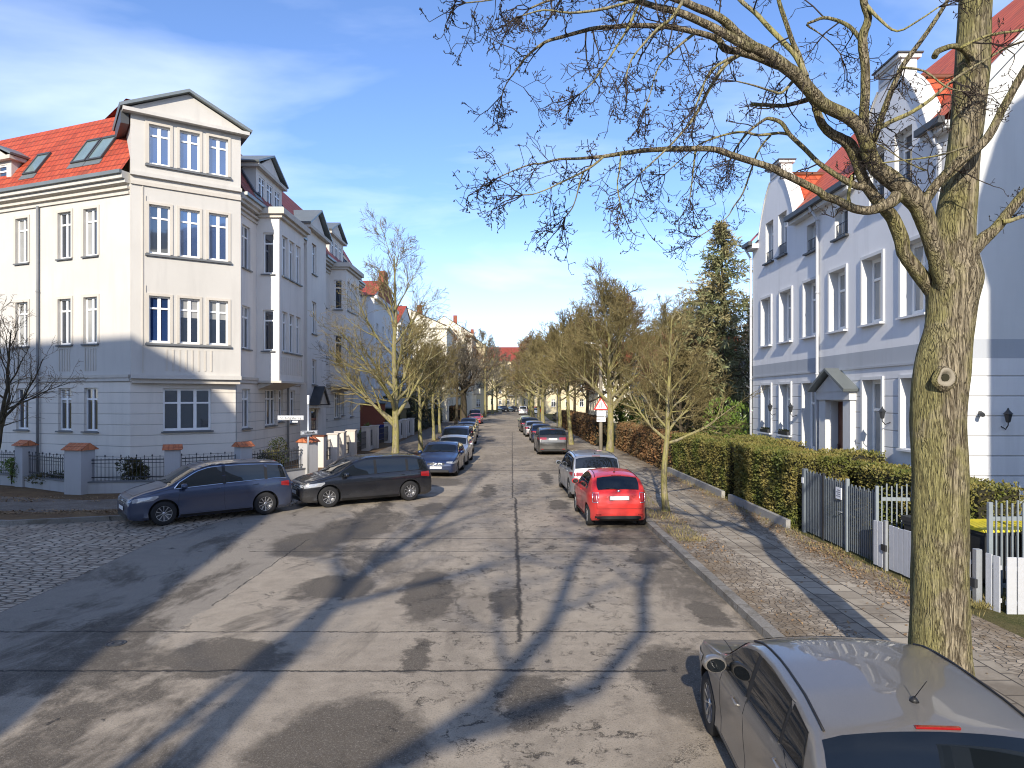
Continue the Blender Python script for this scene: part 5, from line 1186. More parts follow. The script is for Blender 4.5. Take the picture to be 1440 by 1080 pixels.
# ------------------------------------------------------------------ hedges, conifer, shrubs, litter
def hedge(name, label, segs, n, mats, core='hedge core', size=(.05, .10), seed=1, rough=.06, twig=False, group=None):
    rnd = random.Random(seed); mb = MB(); x0, x1, y0, y1 = segs[0][:4]
    for (a, b, c, d, z0, z1) in segs: mb.box(a + .05, b - .05, c + .05, d - .05, z0 + .03, z1 - .06, core)
    areas = []
    for sg in segs:
        a, b, c, d, z0, z1 = sg
        for fc, ar in (('x0', (d - c) * (z1 - z0)), ('x1', (d - c) * (z1 - z0) * .3), ('y0', (b - a) * (z1 - z0)), ('y1', (b - a) * (z1 - z0) * .3), ('z', (b - a) * (d - c))): areas.append((sg, fc, ar))
    tot = sum(a[2] for a in areas)
    for sg, fc, ar in areas:
        a, b, c, d, z0, z1 = sg
        for k in range(int(n * ar / tot)):
            x, y, z = rnd.uniform(a, b), rnd.uniform(c, d), rnd.uniform(z0, z1); N = Vector((0, 0, 1)); q = rnd.uniform(-rough, rough * .6)
            q += .09 * noise.noise(Vector((x * 1.4, y * 1.4, z * 2)))
            if noise.noise(Vector((x * 3.1, y * 3.1, z * 3.7))) < -.30 and rnd.random() < .75: continue
            if fc == 'x0': x = a - q; N = Vector((-1, 0, 0))
            elif fc == 'x1': x = b + q; N = Vector((1, 0, 0))
            elif fc == 'y0': y = c - q; N = Vector((0, -1, 0))
            elif fc == 'y1': y = d + q; N = Vector((0, 1, 0))
            else: z = z1 + q
            dd = (N * rnd.uniform(.2, 1.1) + rdir(rnd) * .9 + Vector((0, 0, .35))).normalized(); L = rnd.uniform(*size)
            mb.leaf((x, y, z), dd, rdir(rnd), L, L * (.16 if twig else .55), mats)
    return tag(mb.build(name), label, 'hedge', group)
hedge('hedge', 'clipped olive green hedge block next to the grey metal fence', [(7.35, 8.7, 17.75, 22.4, .12, 1.93)], 26000, 'hedge leaves', seed=1)
hedge('hedge', 'long clipped olive green hedge beyond the narrow gap', [(7.35, 8.6, 23.3, 31.2, .12, 1.86)], 24000, 'hedge leaves', seed=2)
hedge('hedge', 'clipped garden hedge running back behind the grey metal fence', [(8.72, 10.05, 18.3, 19.6, .12, 1.98), (9.0, 9.9, 13.2, 18.28, .12, 1.75)], 16000, 'hedge leaves', seed=3)
hedge('hedge', 'inner clipped hedge in front of the grey house entrance', [(8.72, 9.9, 22.9, 27.8, .12, 1.95)], 10000, 'hedge leaves', seed=4)
hedge('hedge', 'reddish brown beech hedge between the green hedge and the warning sign', [(7.1, 8.1, 31.4, 46, .12, 1.75)], 15000, 'brown hedge leaves', size=(.07, .14), seed=5, rough=.16)
hedge('hedge', 'far brown hedge along the right pavement behind the slim trees', [(5.9, 7.0, 48.5, 84, .12, 1.9)], 13000, 'brown hedge leaves', size=(.10, .22), seed=6, rough=.2)
hedge('hedge', 'brown and green hedge before the cream houses far on the left', [(-9.6, -8.2, 100, 118, .12, 2.1)], 4000, 'brown hedge leaves', size=(.2, .35), seed=7, rough=.2)
hedge('ivy_fence', 'dark ivy covered fence along the left pavement beyond the white pillars', [(-10.2, -9.6, 66, 94, .12, 2.0)], 9000, 'dark ivy', size=(.10, .22), seed=8, rough=.2)
hedge('hedge', 'dark green laurel mass behind the ivy fence', [(-12.5, -10.6, 62, 86, .12, 3.4)], 9000, 'dark ivy', size=(.14, .3), seed=9, rough=.35)
# low stone edging under the hedge
mb = MB(); 
for (a, b) in ((17.75, 22.5), (23.2, 31.4)): mb.box(7.12, 7.24, a, b, .10, .34, 'concrete')
tag(mb.build('edging_wall'), 'low concrete edging wall at the foot of the green hedge', 'low wall')
def conifer(label, loc, H, Rb, seed, z0=1.2, nw=34):
    rnd = random.Random(seed); B = thing('conifer_tree', label, 'tree', loc); T = MB(); C = MB(); b = Vector(loc)
    T.tube([b, b + Vector((.1, 0, H * .4)), b + Vector((0, 0, H))], [H * .018, H * .012, .02], 'dark tree bark', 8, cap=False)
    for i in range(nw):
        t = i / nw; z = z0 + (H - z0) * t ** .92; rr = Rb * (1 - t) ** .72 * rnd.uniform(.8, 1.12)
        for k in range(7 + int(3 * (1 - t))):
            az = rnd.uniform(0, 6.283); Lb = rr * rnd.uniform(.65, 1.1); p = b + Vector((0, 0, z + rnd.uniform(-.15, .15))); d = Vector((math.cos(az), math.sin(az), .25 + .5 * t))
            pts = [p]; n = 5
            for j in range(n): d = (d + Vector((0, 0, -.12)) + rdir(rnd) * .1).normalized(); pts.append(pts[-1] + d * Lb / n)
            T.tube(pts, [.03 * (1 - t) + .012, .02, .015, .012, .01, .006], 'dark tree bark', 3, cap=False)
            for j in range(1, n + 1):
                for m in range(int(5 + 5 * (1 - t))):
                    q = pts[j - 1].lerp(pts[j], rnd.random()); sd = (d + rdir(rnd) * 1.1 + Vector((0, 0, -.25))).normalized(); C.leaf(q + rdir(rnd) * .07, sd, rdir(rnd), rnd.uniform(.22, .48), rnd.uniform(.05, .10), 'conifer needles')
                    if rnd.random() < .7: C.leaf(q + rdir(rnd) * .12, (sd + rdir(rnd) * .5), rdir(rnd), rnd.uniform(.15, .35), .06, 'conifer needles')
    T.build('trunk', B); C.build('crown', B)
conifer('tall dark spruce with drooping branches next to the grey gabled house', (11.35, 37, .1), 13.0, 4.1, 3)
conifer('lower dark conifer behind the tall spruce', (12.9, 45, .1), 10.8, 4.0, 5)
conifer('small dark yew between the brown hedge and the spruce', (10.4, 46.5, .1), 5.2, 2.0, 6, z0=.3, nw=20)
def shrub(name, label, c, rad, n, mat, L=(.08, .16), w_=.45, seed=1, stems=True, cat='shrub', up=.3):
    rnd = random.Random(seed); mb = MB(); c = Vector(c)
    if stems:
        for k in range(7):
            e = c + Vector((rnd.uniform(-.6, .6) * rad[0], rnd.uniform(-.6, .6) * rad[1], rad[2] * rnd.uniform(.3, .8))); mb.tube([(c.x, c.y, c.z - rad[2]), c.lerp(e, .4), e], [.02, .014, .008], 'dark tree bark', 4, cap=False)
    lob = [(rdir(rnd), rnd.uniform(.35, .6)) for k in range(9)]
    for k in range(n):
        d, s_ = rnd.choice(lob); q = rdir(rnd) * rnd.uniform(.55, 1.0) ** .5
        p = Vector((d.x * .55 + q.x * s_, d.y * .55 + q.y * s_, d.z * .5 + q.z * s_)); p = Vector((p.x * rad[0], p.y * rad[1], p.z * rad[2])) + c
        if p.z < .1: continue
        l = rnd.uniform(*L); mb.leaf(p, (q + rdir(rnd) * .6 + Vector((0, 0, up))).normalized(), rdir(rnd), l, l * w_, mat)
    return tag(mb.build(name), label, cat)
shrub('rhododendron', 'bright green rhododendron against the far corner of the grey house', (9.75, 30.3, 1.9), (1.1, 1.2, 1.9), 2600, 'rhododendron leaves', (.13, .24), .34, 3)
shrub('rhododendron', 'yellowish green evergreen bush behind the brown hedge', (10.2, 56, 1.9), (2.0, 2.0, 1.8), 2600, 'rhododendron leaves', (.2, .34), .4, 4)
shrub('shrub', 'round leafy shrub behind the railing right of the large tiled pillar', (-14.0, 25.1, .75), (.75, .4, .55), 1500, 'shrub leaves', (.07, .13), .5, 5)
shrub('shrub', 'low dark ground cover shrub behind the railing left of the large tiled pillar', (-17.0, 25.6, .5), (1.3, .45, .32), 1500, 'shrub leaves', (.06, .11), .5, 6)
shrub('shrub', 'small sparse shrub behind the railing near the second tiled pillar', (-12.2, 25.5, .62), (.4, .3, .4), 500, 'shrub leaves', (.06, .12), .5, 7)
shrub('shrub', 'green box shrub behind the pillar with the wide tiled cap', (-9.9, 28.0, .75), (.65, .5, .65), 1900, 'shrub leaves', (.06, .11), .55, 8)
shrub('shrub', 'dark upright shrub at the wall behind the green box shrub', (-10.2, 29.6, 1.0), (.5, .5, .9), 1100, 'dark ivy', (.07, .12), .5, 9)
shrub('shrub', 'yellow green shrub at the far left edge behind the railing', (-19.2, 26.2, .7), (.5, .4, .5), 700, 'rhododendron leaves', (.07, .13), .45, 10)
shrub('shrub', 'sunlit green shrub behind the railing between the white pillars', (-9.95, 47, .9), (.5, 1.6, .8), 1500, 'rhododendron leaves', (.1, .18), .45, 11)
for i, (x, y, s, lab) in enumerate(((11.6, 33.5, 1.4, 'dark laurel bush between spruce and grey house'), (9.6, 36.5, 1.1, 'low mixed bush behind the start of the brown hedge'), (14, 31.5, 1.6, 'dark bush beside the grey house end'))):
    shrub('shrub', lab, (x, y, s * .85), (s, s, s), 1800, 'dark ivy' if i != 1 else 'shrub leaves', (.12, .24), .5, 20 + i)
# leaf litter and grass tufts
def litter(name, label, areas, n, mat, seed, L=(.03, .075), flat=True, cat='leaf litter'):
    rnd = random.Random(seed); mb = MB()
    for k in range(n):
        (x0, x1, y0, y1, z) = rnd.choice(areas); y = y0 + (y1 - y0) * rnd.random() ** 1.3; x = rnd.uniform(x0, x1)
        if noise.noise(Vector((x * .9, y * .6, seed))) < -.05 and rnd.random() < .8: continue
        d = Vector((rnd.uniform(-1, 1), rnd.uniform(-1, 1), rnd.uniform(0, .5) if flat else 2.0)); l = rnd.uniform(*L)
        mb.leaf((x, y, z), d, Vector((0, 0, 1)) if flat else rdir(rnd), l, l * (.7 if flat else .1), mat)
    return tag(mb.build(name), label, cat, None, 'stuff')
litter('leaf_litter', 'dry brown leaves scattered on the right pavement verge', [(3.9, 4.8, 14, 34, .124), (6.4, 7.2, 11, 30, .124), (6.6, 7.3, 11.5, 16, .124), (3.9, 7.2, 7, 44, .124)], 6500, 'dead leaves', 1)
litter('leaf_litter', 'dry brown leaves lying along the left corner pavement', [(-22, -10.5, 19.9, 20.6, .126), (-20, -10, 22.2, 23.4, .126), (-9.8, -7, 23, 27, .126)], 5000, 'dead leaves', 2, (.04, .09))
litter('grass', 'thin dry grass along the foot of the fence and hedge', [(6.75, 7.25, 10.5, 31, .12), (3.9, 4.6, 16, 26, .12), (7.4, 8.3, 10.9, 11.7, .12)], 5000, 'grass blades', 3, (.05, .14), False, 'grass')
# ------------------------------------------------------------------ cars
def interp(K, x):
    if x <= K[0][0]: return K[0][1]
    for (a, za), (b, zb) in zip(K, K[1:]):
        if x <= b: return za + (zb - za) * (x - a) / (b - a)
    return K[-1][1]
def smooth_curve(K, w_):
    def f(x): return sum(interp(K, x + w_ * d) * g for d, g in ((-1, .12), (-.5, .22), (0, .32), (.5, .22), (1, .12)))
    return f
# side profiles: t = 0 nose .. 1 tail, heights as share of H; belt = shoulder height; win = window outlines (t, z share)
CT = {
 'hatch': dict(L=4.28, W=1.80, H=1.46, wb=2.61, fo=.86, r=.315, top=[(0, .37), (.008, .43), (.03, .50), (.09, .575), (.20, .64), (.275, .68), (.31, .72), (.42, .935), (.50, .99), (.60, 1.0), (.75, .975), (.86, .925), (.885, .90), (.955, .68), (.98, .63), (.992, .58), (1, .45)],
        belt=[(0, .44), (.05, .53), (.25, .615), (.6, .655), (.85, .69), (1, .66)], wt=(.315, .43, .70, .85), ws=(.30, .415), rw=(.868, .950), tum=.24),
 'mini': dict(L=3.57, W=1.63, H=1.49, wb=2.30, fo=.70, r=.29, top=[(0, .40), (.01, .50), (.04, .58), (.10, .63), (.22, .675), (.27, .70), (.30, .74), (.43, .94), (.52, .99), (.62, 1.0), (.76, .975), (.86, .93), (.885, .90), (.965, .665), (.985, .62), (.995, .55), (1, .42)],
        belt=[(0, .45), (.05, .55), (.25, .625), (.6, .645), (.9, .66), (1, .60)], wt=(.325, .45, .68, .82), ws=(.30, .42), rw=(.875, .955), tum=.34, rr=.22),
 'mpv': dict(L=4.50, W=1.83, H=1.64, wb=2.785, fo=.86, r=.335, top=[(0, .38), (.008, .45), (.03, .51), (.09, .575), (.17, .63), (.205, .655), (.23, .685), (.38, .925), (.46, .985), (.58, 1.0), (.80, .985), (.92, .955), (.94, .93), (.978, .68), (.988, .60), (.995, .55), (1, .42)],
        belt=[(0, .42), (.05, .50), (.2, .575), (.6, .62), (.9, .645), (1, .60)], wt=(.25, .40, .87, .955), ws=(.225, .375), rw=(.94, .976), tum=.20),
 'suv': dict(L=4.66, W=1.90, H=1.64, wb=2.87, fo=.85, r=.36, top=[(0, .42), (.008, .52), (.03, .60), (.09, .65), (.24, .70), (.275, .72), (.30, .75), (.41, .94), (.49, .99), (.6, 1.0), (.78, .975), (.89, .93), (.905, .91), (.965, .70), (.98, .65), (.993, .58), (1, .44)],
        belt=[(0, .46), (.05, .56), (.25, .64), (.6, .665), (.9, .69), (1, .64)], wt=(.305, .42, .75, .88), ws=(.29, .405), rw=(.905, .955), tum=.24),
 'van': dict(L=4.6, W=1.85, H=1.85, wb=2.9, fo=.85, r=.33, top=[(0, .36), (.01, .46), (.04, .53), (.12, .58), (.18, .61), (.32, .92), (.38, .98), (.5, 1.0), (.9, .99), (.955, .97), (.985, .90), (.993, .62), (.997, .5), (1, .40)],
        belt=[(0, .42), (.05, .48), (.2, .54), (.6, .57), (.95, .58), (1, .56)], wt=(.22, .36, .86, .94), ws=(.19, .32), rw=(.965, .99), tum=.13),
}
def make_car(kind, label, loc, heading, pnt, detail=2, group=None, name='parked_car', rear=True, plate=True, spokes=9, rim='alloy', trimchrome=False, glassm='car glass', **ov):
    D = dict(CT[kind]); D.update(ov)
    L, Wd, H = D['L'], D['W'], D['H']; hw = Wd / 2
    th = R(heading)
    B = thing(name, label, 'car', (loc[0], loc[1], .005), th, group)
    M0 = B.matrix_basis.copy()
    topf = smooth_curve([(a * L, b * H) for a, b in D['top']], .045); beltf = smooth_curve([(a * L, b * H) for a, b in D['belt']], .10)
    gc = .17
    def top(s): return max(topf(s), .30)
    def zb(s):      # underside
        f = max(0, 1 - s / .30); b = max(0, 1 - (L - s) / .30); return gc + .05 * f ** 2 + .09 * b ** 2
    def plan(s):
        f = max(0, 1 - s / .75); b = max(0, 1 - (L - s) / .60); return 1 - .20 * f ** 2.3 - D.get('rr', .12) * b ** 2.4 - .012 * abs(s / L - .5)
    def sect(s):
        T = top(s); Bt = min(beltf(s), T - .03); w_ = hw * plan(s); z0 = zb(s); ht = max(T - Bt, .001)
        yb = w_ * .955
        def yg(z): 
            k = (z - Bt) / (H - Bt) ; return max(yb - D['tum'] * (z - Bt) * (1 + .35 * k) , .2)
        p = [(0, z0), (w_ * .80, z0), (w_ * .93, z0 + .015), (w_ * .990, z0 + .09), (w_ * .976, z0 + (Bt - z0) * .36), (w_ * .994, z0 + (Bt - z0) * .62), (w_, Bt - .11), (w_ * .972, Bt - .018), (yb, Bt)]
        rnd_ = min(.12, ht * .55)
        zc = T - rnd_
        zc = max(zc, Bt + ht * .25)
        p += [(yg(Bt + (zc - Bt) * .5) + .004, Bt + (zc - Bt) * .5), (yg(zc), zc)]
        crown = min(.05, ht * .25); ye = yg(zc)
        for a, b in ((.35, .55), (.70, .86)): p.append((ye - rnd_ * .9 * a, zc + (T - crown - zc) * b))
        ye2 = ye - rnd_ * .9
        p += [(ye2 * .98, T - crown * .95), (ye2 * .62, T - crown * .36), (ye2 * .3, T - crown * .08), (0, T)]
        return p
    def y_at(s, z):
        p = sect(s)
        for (ya, za), (yb, zb_) in zip(p[1:12], p[2:13]):
            if za <= z <= zb_ and zb_ > za: return ya + (yb - ya) * (z - za) / (zb_ - za)
        return p[12][0] if z > p[12][1] else p[2][0]
    def z_at(s, y):
        p = sect(s); y = abs(y)
        for (ya, za), (yb, zb_) in zip(p[8:], p[9:]):
            if yb <= y <= ya: return za + (zb_ - za) * ((ya - y) / (ya - yb) if ya > yb else 0)
        return p[8][1]
    def inside(s, y, z):
        if s < 0 or s > L: return False
        return zb(s) <= z <= z_at(s, y) + 1e-4 and abs(y) <= y_at(s, z) + 1e-4 if z > zb(s) else False
    def f_at(y, z):      # nose surface
        lo, hi = 0.0, 1.2
        for _ in range(14):
            m_ = (lo + hi) / 2
            if inside(m_, y, z): hi = m_
            else: lo = m_
        return hi
    def r_at(y, z):
        lo, hi = L - 1.4, L
        for _ in range(14):
            m_ = (lo + hi) / 2
            if inside(m_, y, z): lo = m_
            else: hi = m_
        return lo
    X = lambda s: L / 2 - s
    # body shell
    m = MB(); ss = [0.0, .012, .03, .06, .10, .15, .22] ; k = .30
    while k < L - .30: ss.append(k); k += .09 if detail > 1 else .14
    ss += [L - .24, L - .18, L - .13, L - .09, L - .06, L - .035, L - .015, L]
    rings = []
    for s in ss:
        p = sect(s)
        if s < .06:
            f = 1 - s / .06; zc = .40 * H * .95; p = [(y * (1 - .05 * f * f), z + (zc - z) * .30 * f * f) for y, z in p]
        if L - s < .06:
            f = 1 - (L - s) / .06; zc = .42 * H * .95; p = [(y * (1 - .04 * f * f), z + (zc - z) * .25 * f * f) for y, z in p]
        ring = [(X(s), y, z) for y, z in p] + [(X(s), -y, z) for y, z in p[-2:0:-1]]
        rings.append([m.p(q) for q in ring])
    N = len(rings[0])
    for A, Bb in zip(rings, rings[1:]):
        for k in range(N): m.face([A[k], A[(k + 1) % N], Bb[(k + 1) % N], Bb[k]], pnt if k not in (0, N - 1) else 'black plastic', None, True)
    half = N // 2
    for ring, flip in ((rings[0], False), (rings[-1], True)):
        for k in range(half):
            a, b = ring[k], ring[k + 1]; c, d = ring[(N - k - 1) % N], ring[(N - k) % N]
            q = [a, b, c, d] if k else [a, b, c]
            if k == half - 1: q = [a, b, d]
            m.face(q if not flip else q[::-1], pnt, None, True)
    body = m.build('body', None, fix=True)
    fa, ra = D['fo'], D['fo'] + D['wb']; rw_ = D['r']
    # cut the wheel arches
    c = MB(); rc = rw_ + .055
    c.M = None
    cutters = []
    for s in (fa, ra):
        for sd in (-1, 1):
            y0 = sd * (hw - .27); y1 = sd * (hw + .25)
            c.lathe([(rc, min(y0, y1)), (rc, max(y0, y1))], (X(s), 0, rw_ + .005), 'black plastic', 28, axis='y', smooth=True)
    cut = c.build('cutter', None, fix=True)
    cut.data.materials.clear(); cut.data.materials.append(MATS['black plastic'])
    md = body.modifiers.new('b', 'BOOLEAN'); md.operation = 'DIFFERENCE'; md.object = cut; md.solver = 'EXACT'
    try: md.material_mode = 'TRANSFER'
    except Exception: pass
    dg = bpy.context.evaluated_depsgraph_get(); nm = bpy.data.meshes.new_from_object(body.evaluated_get(dg)); body.modifiers.clear(); old = body.data
    body.data = nm; bpy.data.objects.remove(cut); nm.set_sharp_from_angle(angle=R(38)); body.parent = B
    def part(mb, name_, par=None, sharp=None):
        # vertices are in car space: build with identity then parent
        o = mb.build(name_, None, sharp=sharp); o.parent = par or B; return o
    def sidepatch(mb, lo_, hi_, n, rows_, off, mat, sides=(1, -1), smooth=True):    # lo_/hi_ functions t->(s,z)
        for sd in sides:
            g = []
            for i in range(n + 1):
                a = lo_(i / n); b = hi_(i / n); col_ = []
                for j in range(rows_ + 1):
                    t = j / rows_; s = a[0] + (b[0] - a[0]) * t; z = a[1] + (b[1] - a[1]) * t
                    col_.append(mb.p((X(s), sd * (y_at(s, z) + off), z)))
                g.append(col_)
            for i in range(n):
                for j in range(rows_):
                    q = [g[i][j], g[i + 1][j], g[i + 1][j + 1], g[i][j + 1]]; mb.face(q if sd < 0 else q[::-1], mat, None, smooth)
    def poly_fn(P_):
        def f(t):
            t *= len(P_) - 1; i = min(int(t), len(P_) - 2); u = t - i; return (P_[i][0] + (P_[i + 1][0] - P_[i][0]) * u, P_[i][1] + (P_[i + 1][1] - P_[i][1]) * u)
        return f
    def line_on_side(mb, pts, r, off, mat, sides=(1, -1)):
        f = poly_fn(pts)
        for sd in sides:
            n = 6 * (len(pts) - 1); mb.tube([(X(f(i / n)[0]), sd * (y_at(*f(i / n)) + off), f(i / n)[1]) for i in range(n + 1)], r, mat, 4, smooth=False)
    # ---- side windows
    w0, w1, w2, w3 = [t * L for t in D['wt']]
    bz = lambda s: beltf(s) + .028
    def wtop(s):
        return min(top(s) - (.115 if kind != 'van' else .17), H * .925)
    nb = D.get('doors', 4)
    def win_seg(a, b, nm_):
        mb = MB(); n = 10
        def lo_(t): s = a + (b - a) * t; return (s, bz(s))
        def hi_(t): s = a + (b - a) * t; return (s, max(bz(s) + .004, min(wtop(s), bz(s) + (s - w0) * 4.0 + .01, bz(s) + max(0, (w3 - s)) * 3.2 + .01)))
        for sd in (1, -1):
            m2 = MB(); sidepatch(m2, lo_, hi_, n, 4, .0045, glassm, sides=(sd,)); part(m2, nm_)
            if trimchrome or detail > 1:
                t_ = MB(); pts = [lo_(i / n) for i in range(n + 1)]; line_on_side(t_, pts, .014 if trimchrome else .008, .006, 'chrome' if trimchrome else 'black plastic', sides=(sd,))
                if trimchrome: line_on_side(t_, [(hi_(i / n)[0], hi_(i / n)[1] + .01) for i in range(n + 1)], .016, .006, 'chrome', sides=(sd,))
                part(t_, 'window_trim')
    gap = .045
    cuts = D.get('cuts', None)
    if cuts is None:
        mid1 = w0 + (w3 - w0) * .42; mid2 = w0 + (w3 - w0) * (.80 if kind != 'mpv' else .78); segs = [(w0, mid1 - gap), (mid1 + gap, mid2 - gap * .6), (mid2 + gap * .6, w3)]
    else:
        segs = []; e = [w0] + [w0 + (w3 - w0) * q for q in cuts] + [w3]
        for a, b in zip(e, e[1:]): segs.append((a + (gap if a != w0 else 0), b - (gap if b != w3 else 0)))
    for a, b in segs: win_seg(a, b, 'side_window')
    # black pillar strips between
    if detail > 1:
        for (a, b), (c_, d_) in zip(segs, segs[1:]):
            for sd in (1, -1):
                pb = MB(); sidepatch(pb, lambda t: (b + (c_ - b) * t, bz(b)), lambda t: (b + (c_ - b) * t, wtop(b)), 2, 3, .003, 'black plastic', sides=(sd,)); part(pb, 'window_pillar')
    # ---- windscreen and rear window
    def cross(a, b, inset, nm_, n=12, rows_=6, mat=glassm, wf=1.0, off=.006):
        mb = MB(); g = []
        for j in range(rows_ + 1):
            s = a + (b - a) * j / rows_; p = sect(s); ye = p[10][0] - inset; row = []
            for i in range(n + 1):
                y = -ye + 2 * ye * i / n; row.append(mb.p((X(s) + (off if s < L / 2 else -off), y * wf, z_at(s, y * wf) + off)))
            g.append(row)
        for j in range(rows_):
            for i in range(n): mb.face([g[j][i], g[j][i + 1], g[j + 1][i + 1], g[j + 1][i]], mat, None, True)
        return part(mb, nm_)
    cross(D['ws'][0] * L, D['ws'][1] * L, .035, 'windscreen')
    rwn = cross(D['rw'][0] * L, D['rw'][1] * L, (.05 if kind != 'mini' else .13), 'rear_window')
    if detail > 1:
        for a_, s_ in (((D['ws'][0] * L - .02), 1), ):
            wp = MB()
            for y0 in (-.45, .1): wp.tube([(X(a_) , y0, z_at(a_, y0) + .02), (X(a_ + .10), y0 + .5, z_at(a_ + .1, y0 + .5) + .025)], .008, 'black plastic', 4)
            part(wp, 'wiper')
        wp = MB(); a_ = D['rw'][1] * L; wp.tube([(X(a_) - .03, 0, z_at(a_, 0) + .005), (X(a_ - .03) - .03, .34, z_at(a_ - .03, .34) + .02)], .009, 'black plastic', 4); part(wp, 'wiper', rwn)
        hb = MB(); s0_ = D['rw'][0] * L - .05   # spoiler lip and high brake light
        hb.box(X(s0_ + .02) - .012, X(s0_ + .02) + .012, -.14, .14, z_at(s0_ + .02, 0) - .004, z_at(s0_ + .02, 0) + .012, 'red lens'); part(hb, 'brake_light')
        an = MB(); s1_ = D['rw'][0] * L - .32; an.lathe([(.035, 0), (.022, .02), (.008, .035)], (X(s1_), 0, z_at(s1_, 0) - .004), 'black plastic', 8); an.tube([(X(s1_), 0, z_at(s1_, 0) + .02), (X(s1_ + .16), 0, z_at(s1_, 0) + .20)], .004, 'black plastic', 4); part(an, 'antenna')
        for sd in (1, -1):
            rr_ = MB(); pts = []
            for i in range(9):
                s = w1 + (D['rw'][0] * L - w1) * (.02 + .95 * i / 8); p = sect(s); pts.append((X(s), sd * (p[12][0]), p[12][1] + .007))
            rr_.tube(pts, .010, 'black plastic', 4); part(rr_, 'roof_strip')
    # ---- wheels
    for s, st in ((fa, 0), (ra, 0)):
        for sd in (1, -1):
            yc = sd * (hw - .115); t = MB(); hwid = .10
            t.lathe([(rw_ * .62, -hwid * .9), (rw_ * .9, -hwid), (rw_ * .985, -hwid * .75), (rw_, -hwid * .4), (rw_, hwid * .4), (rw_ * .985, hwid * .75), (rw_ * .9, hwid), (rw_ * .62, hwid * .9)], (X(s), yc, rw_), 'rubber', 28, axis='y', close=True)
            to = part(t, 'wheel')
            r_ = MB(); ro = rw_ * .665; o = sd * (hwid * .86)
            r_.lathe([(ro, sd * hwid * .88), (ro * .93, sd * hwid * .80), (ro * .90, sd * hwid * .2), (.02, sd * hwid * .12)] if sd > 0 else [(.02, sd * hwid * .12), (ro * .90, sd * hwid * .2), (ro * .93, sd * hwid * .80), (ro, sd * hwid * .88)], (X(s), yc, rw_), 'dark alloy', 28, axis='y', close=True)
            ns = spokes
            for k in range(ns):
                a = 2 * math.pi * k / ns + .3; da = .62 / ns * 1.5
                def Q(rad_, an_, yy): return (X(s) + math.cos(an_) * rad_, yc + yy, rw_ + math.sin(an_) * rad_)
                f0, f1 = sd * hwid * .84, sd * hwid * .70
                A_ = [Q(ro * .16, a - da * 1.3, f1), Q(ro * .16, a + da * 1.3, f1), Q(ro * .92, a + da * .62, f0), Q(ro * .92, a - da * .62, f0)]
                B_ = [Q(ro * .16, a - da * 1.3, f1 - sd * .03), Q(ro * .16, a + da * 1.3, f1 - sd * .03), Q(ro * .92, a + da * .62, f0 - sd * .03), Q(ro * .92, a - da * .62, f0 - sd * .03)]
                r_.poly(A_, rim); 
                for i in range(4): r_.poly([A_[i], A_[(i + 1) % 4], B_[(i + 1) % 4], B_[i]], rim)
            r_.lathe([(ro * 1.0, sd * hwid * .90), (ro * .90, sd * hwid * .87)], (X(s), yc, rw_), rim, 28, axis='y', close=True)
            r_.lathe([(ro * .2, sd * hwid * .7), (ro * .17, sd * hwid * .8), (.01, sd * hwid * .82)], (X(s), yc, rw_), rim, 12, axis='y', close=True)
            part(r_, 'rim', to)
    # ---- front end
    def frontpatch(mb, y0, y1, zl, zh, n, rows_, off, mat, back=False, both=False):
        fn = r_at if back else f_at
        for sd in ((1, -1) if both else (1,)):
            g = []
            for i in range(n + 1):
                y = (y0 + (y1 - y0) * i / n); a = zl(i / n) if callable(zl) else zl; b = zh(i / n) if callable(zh) else zh; col_ = []
                for j in range(rows_ + 1):
                    z = a + (b - a) * j / rows_; s = fn(y, z); col_.append(mb.p((X(s) + (-off if back else off), sd * y, z)))
                g.append(col_)
            for i in range(n):
                for j in range(rows_): mb.face([g[i][j], g[i + 1][j], g[i + 1][j + 1], g[i][j + 1]], mat, None, True)
    zn = top(.03)
    # headlights wrap the corner: nose patch plus side patch
    hz0, hz1 = H * .395, H * .475
    for sd in (1, -1):
        hl = MB(); n = 10; g = []
        for i in range(n + 1):
            t = i / n; s = .10 + .62 * t
            zl = hz0 + .02 + .055 * t; zh = min(hz0 + .13 + .06 * t, top(s) - .06); zh = max(zh, zl + .015)
            if t > .8: zl += (zh - zl) * (t - .8) * 3
            g.append([hl.p((X(s) + .004, sd * (y_at(s, zl + (zh - zl) * j / 4) + .007), zl + (zh - zl) * j / 4)) for j in range(5)])
        for i in range(n):
            for j in range(4): hl.face([g[i][j], g[i + 1][j], g[i + 1][j + 1], g[i][j + 1]], 'lamp glass', None, True)
        y1 = y_at(.11, hz0 + .08) * .985
        n = 6; g = []
        for i in range(n + 1):
            y = y1 * (.62 + .38 * i / n); g.append([])
            for j in range(5):
                z = hz0 + .035 + (.095 - .035 * (1 - i / n)) * j / 4 + (0.02 * (1 - i / n)); g[-1].append(hl.p((X(f_at(y, z)) + .007, sd * y, z)))
        for i in range(n):
            for j in range(4): hl.face([g[i][j], g[i + 1][j], g[i + 1][j + 1], g[i][j + 1]], 'lamp glass', None, True)
        part(hl, 'headlight')
    gr = MB(); frontpatch(gr, -hw * .42, hw * .42, H * .37, H * .445, 10, 3, .006, 'black plastic')
    for k in range(3): z = H * (.38 + .028 * k); gr.tube([(X(f_at(y, z)) + .012, y, z) for y in [hw * .40 * (i / 4 - 1) for i in range(9)]], .006, 'chrome', 4)
    part(gr, 'grille')
    ai = MB(); frontpatch(ai, -hw * .62, hw * .62, .235, .33, 10, 3, .006, 'black plastic'); part(ai, 'air_intake')
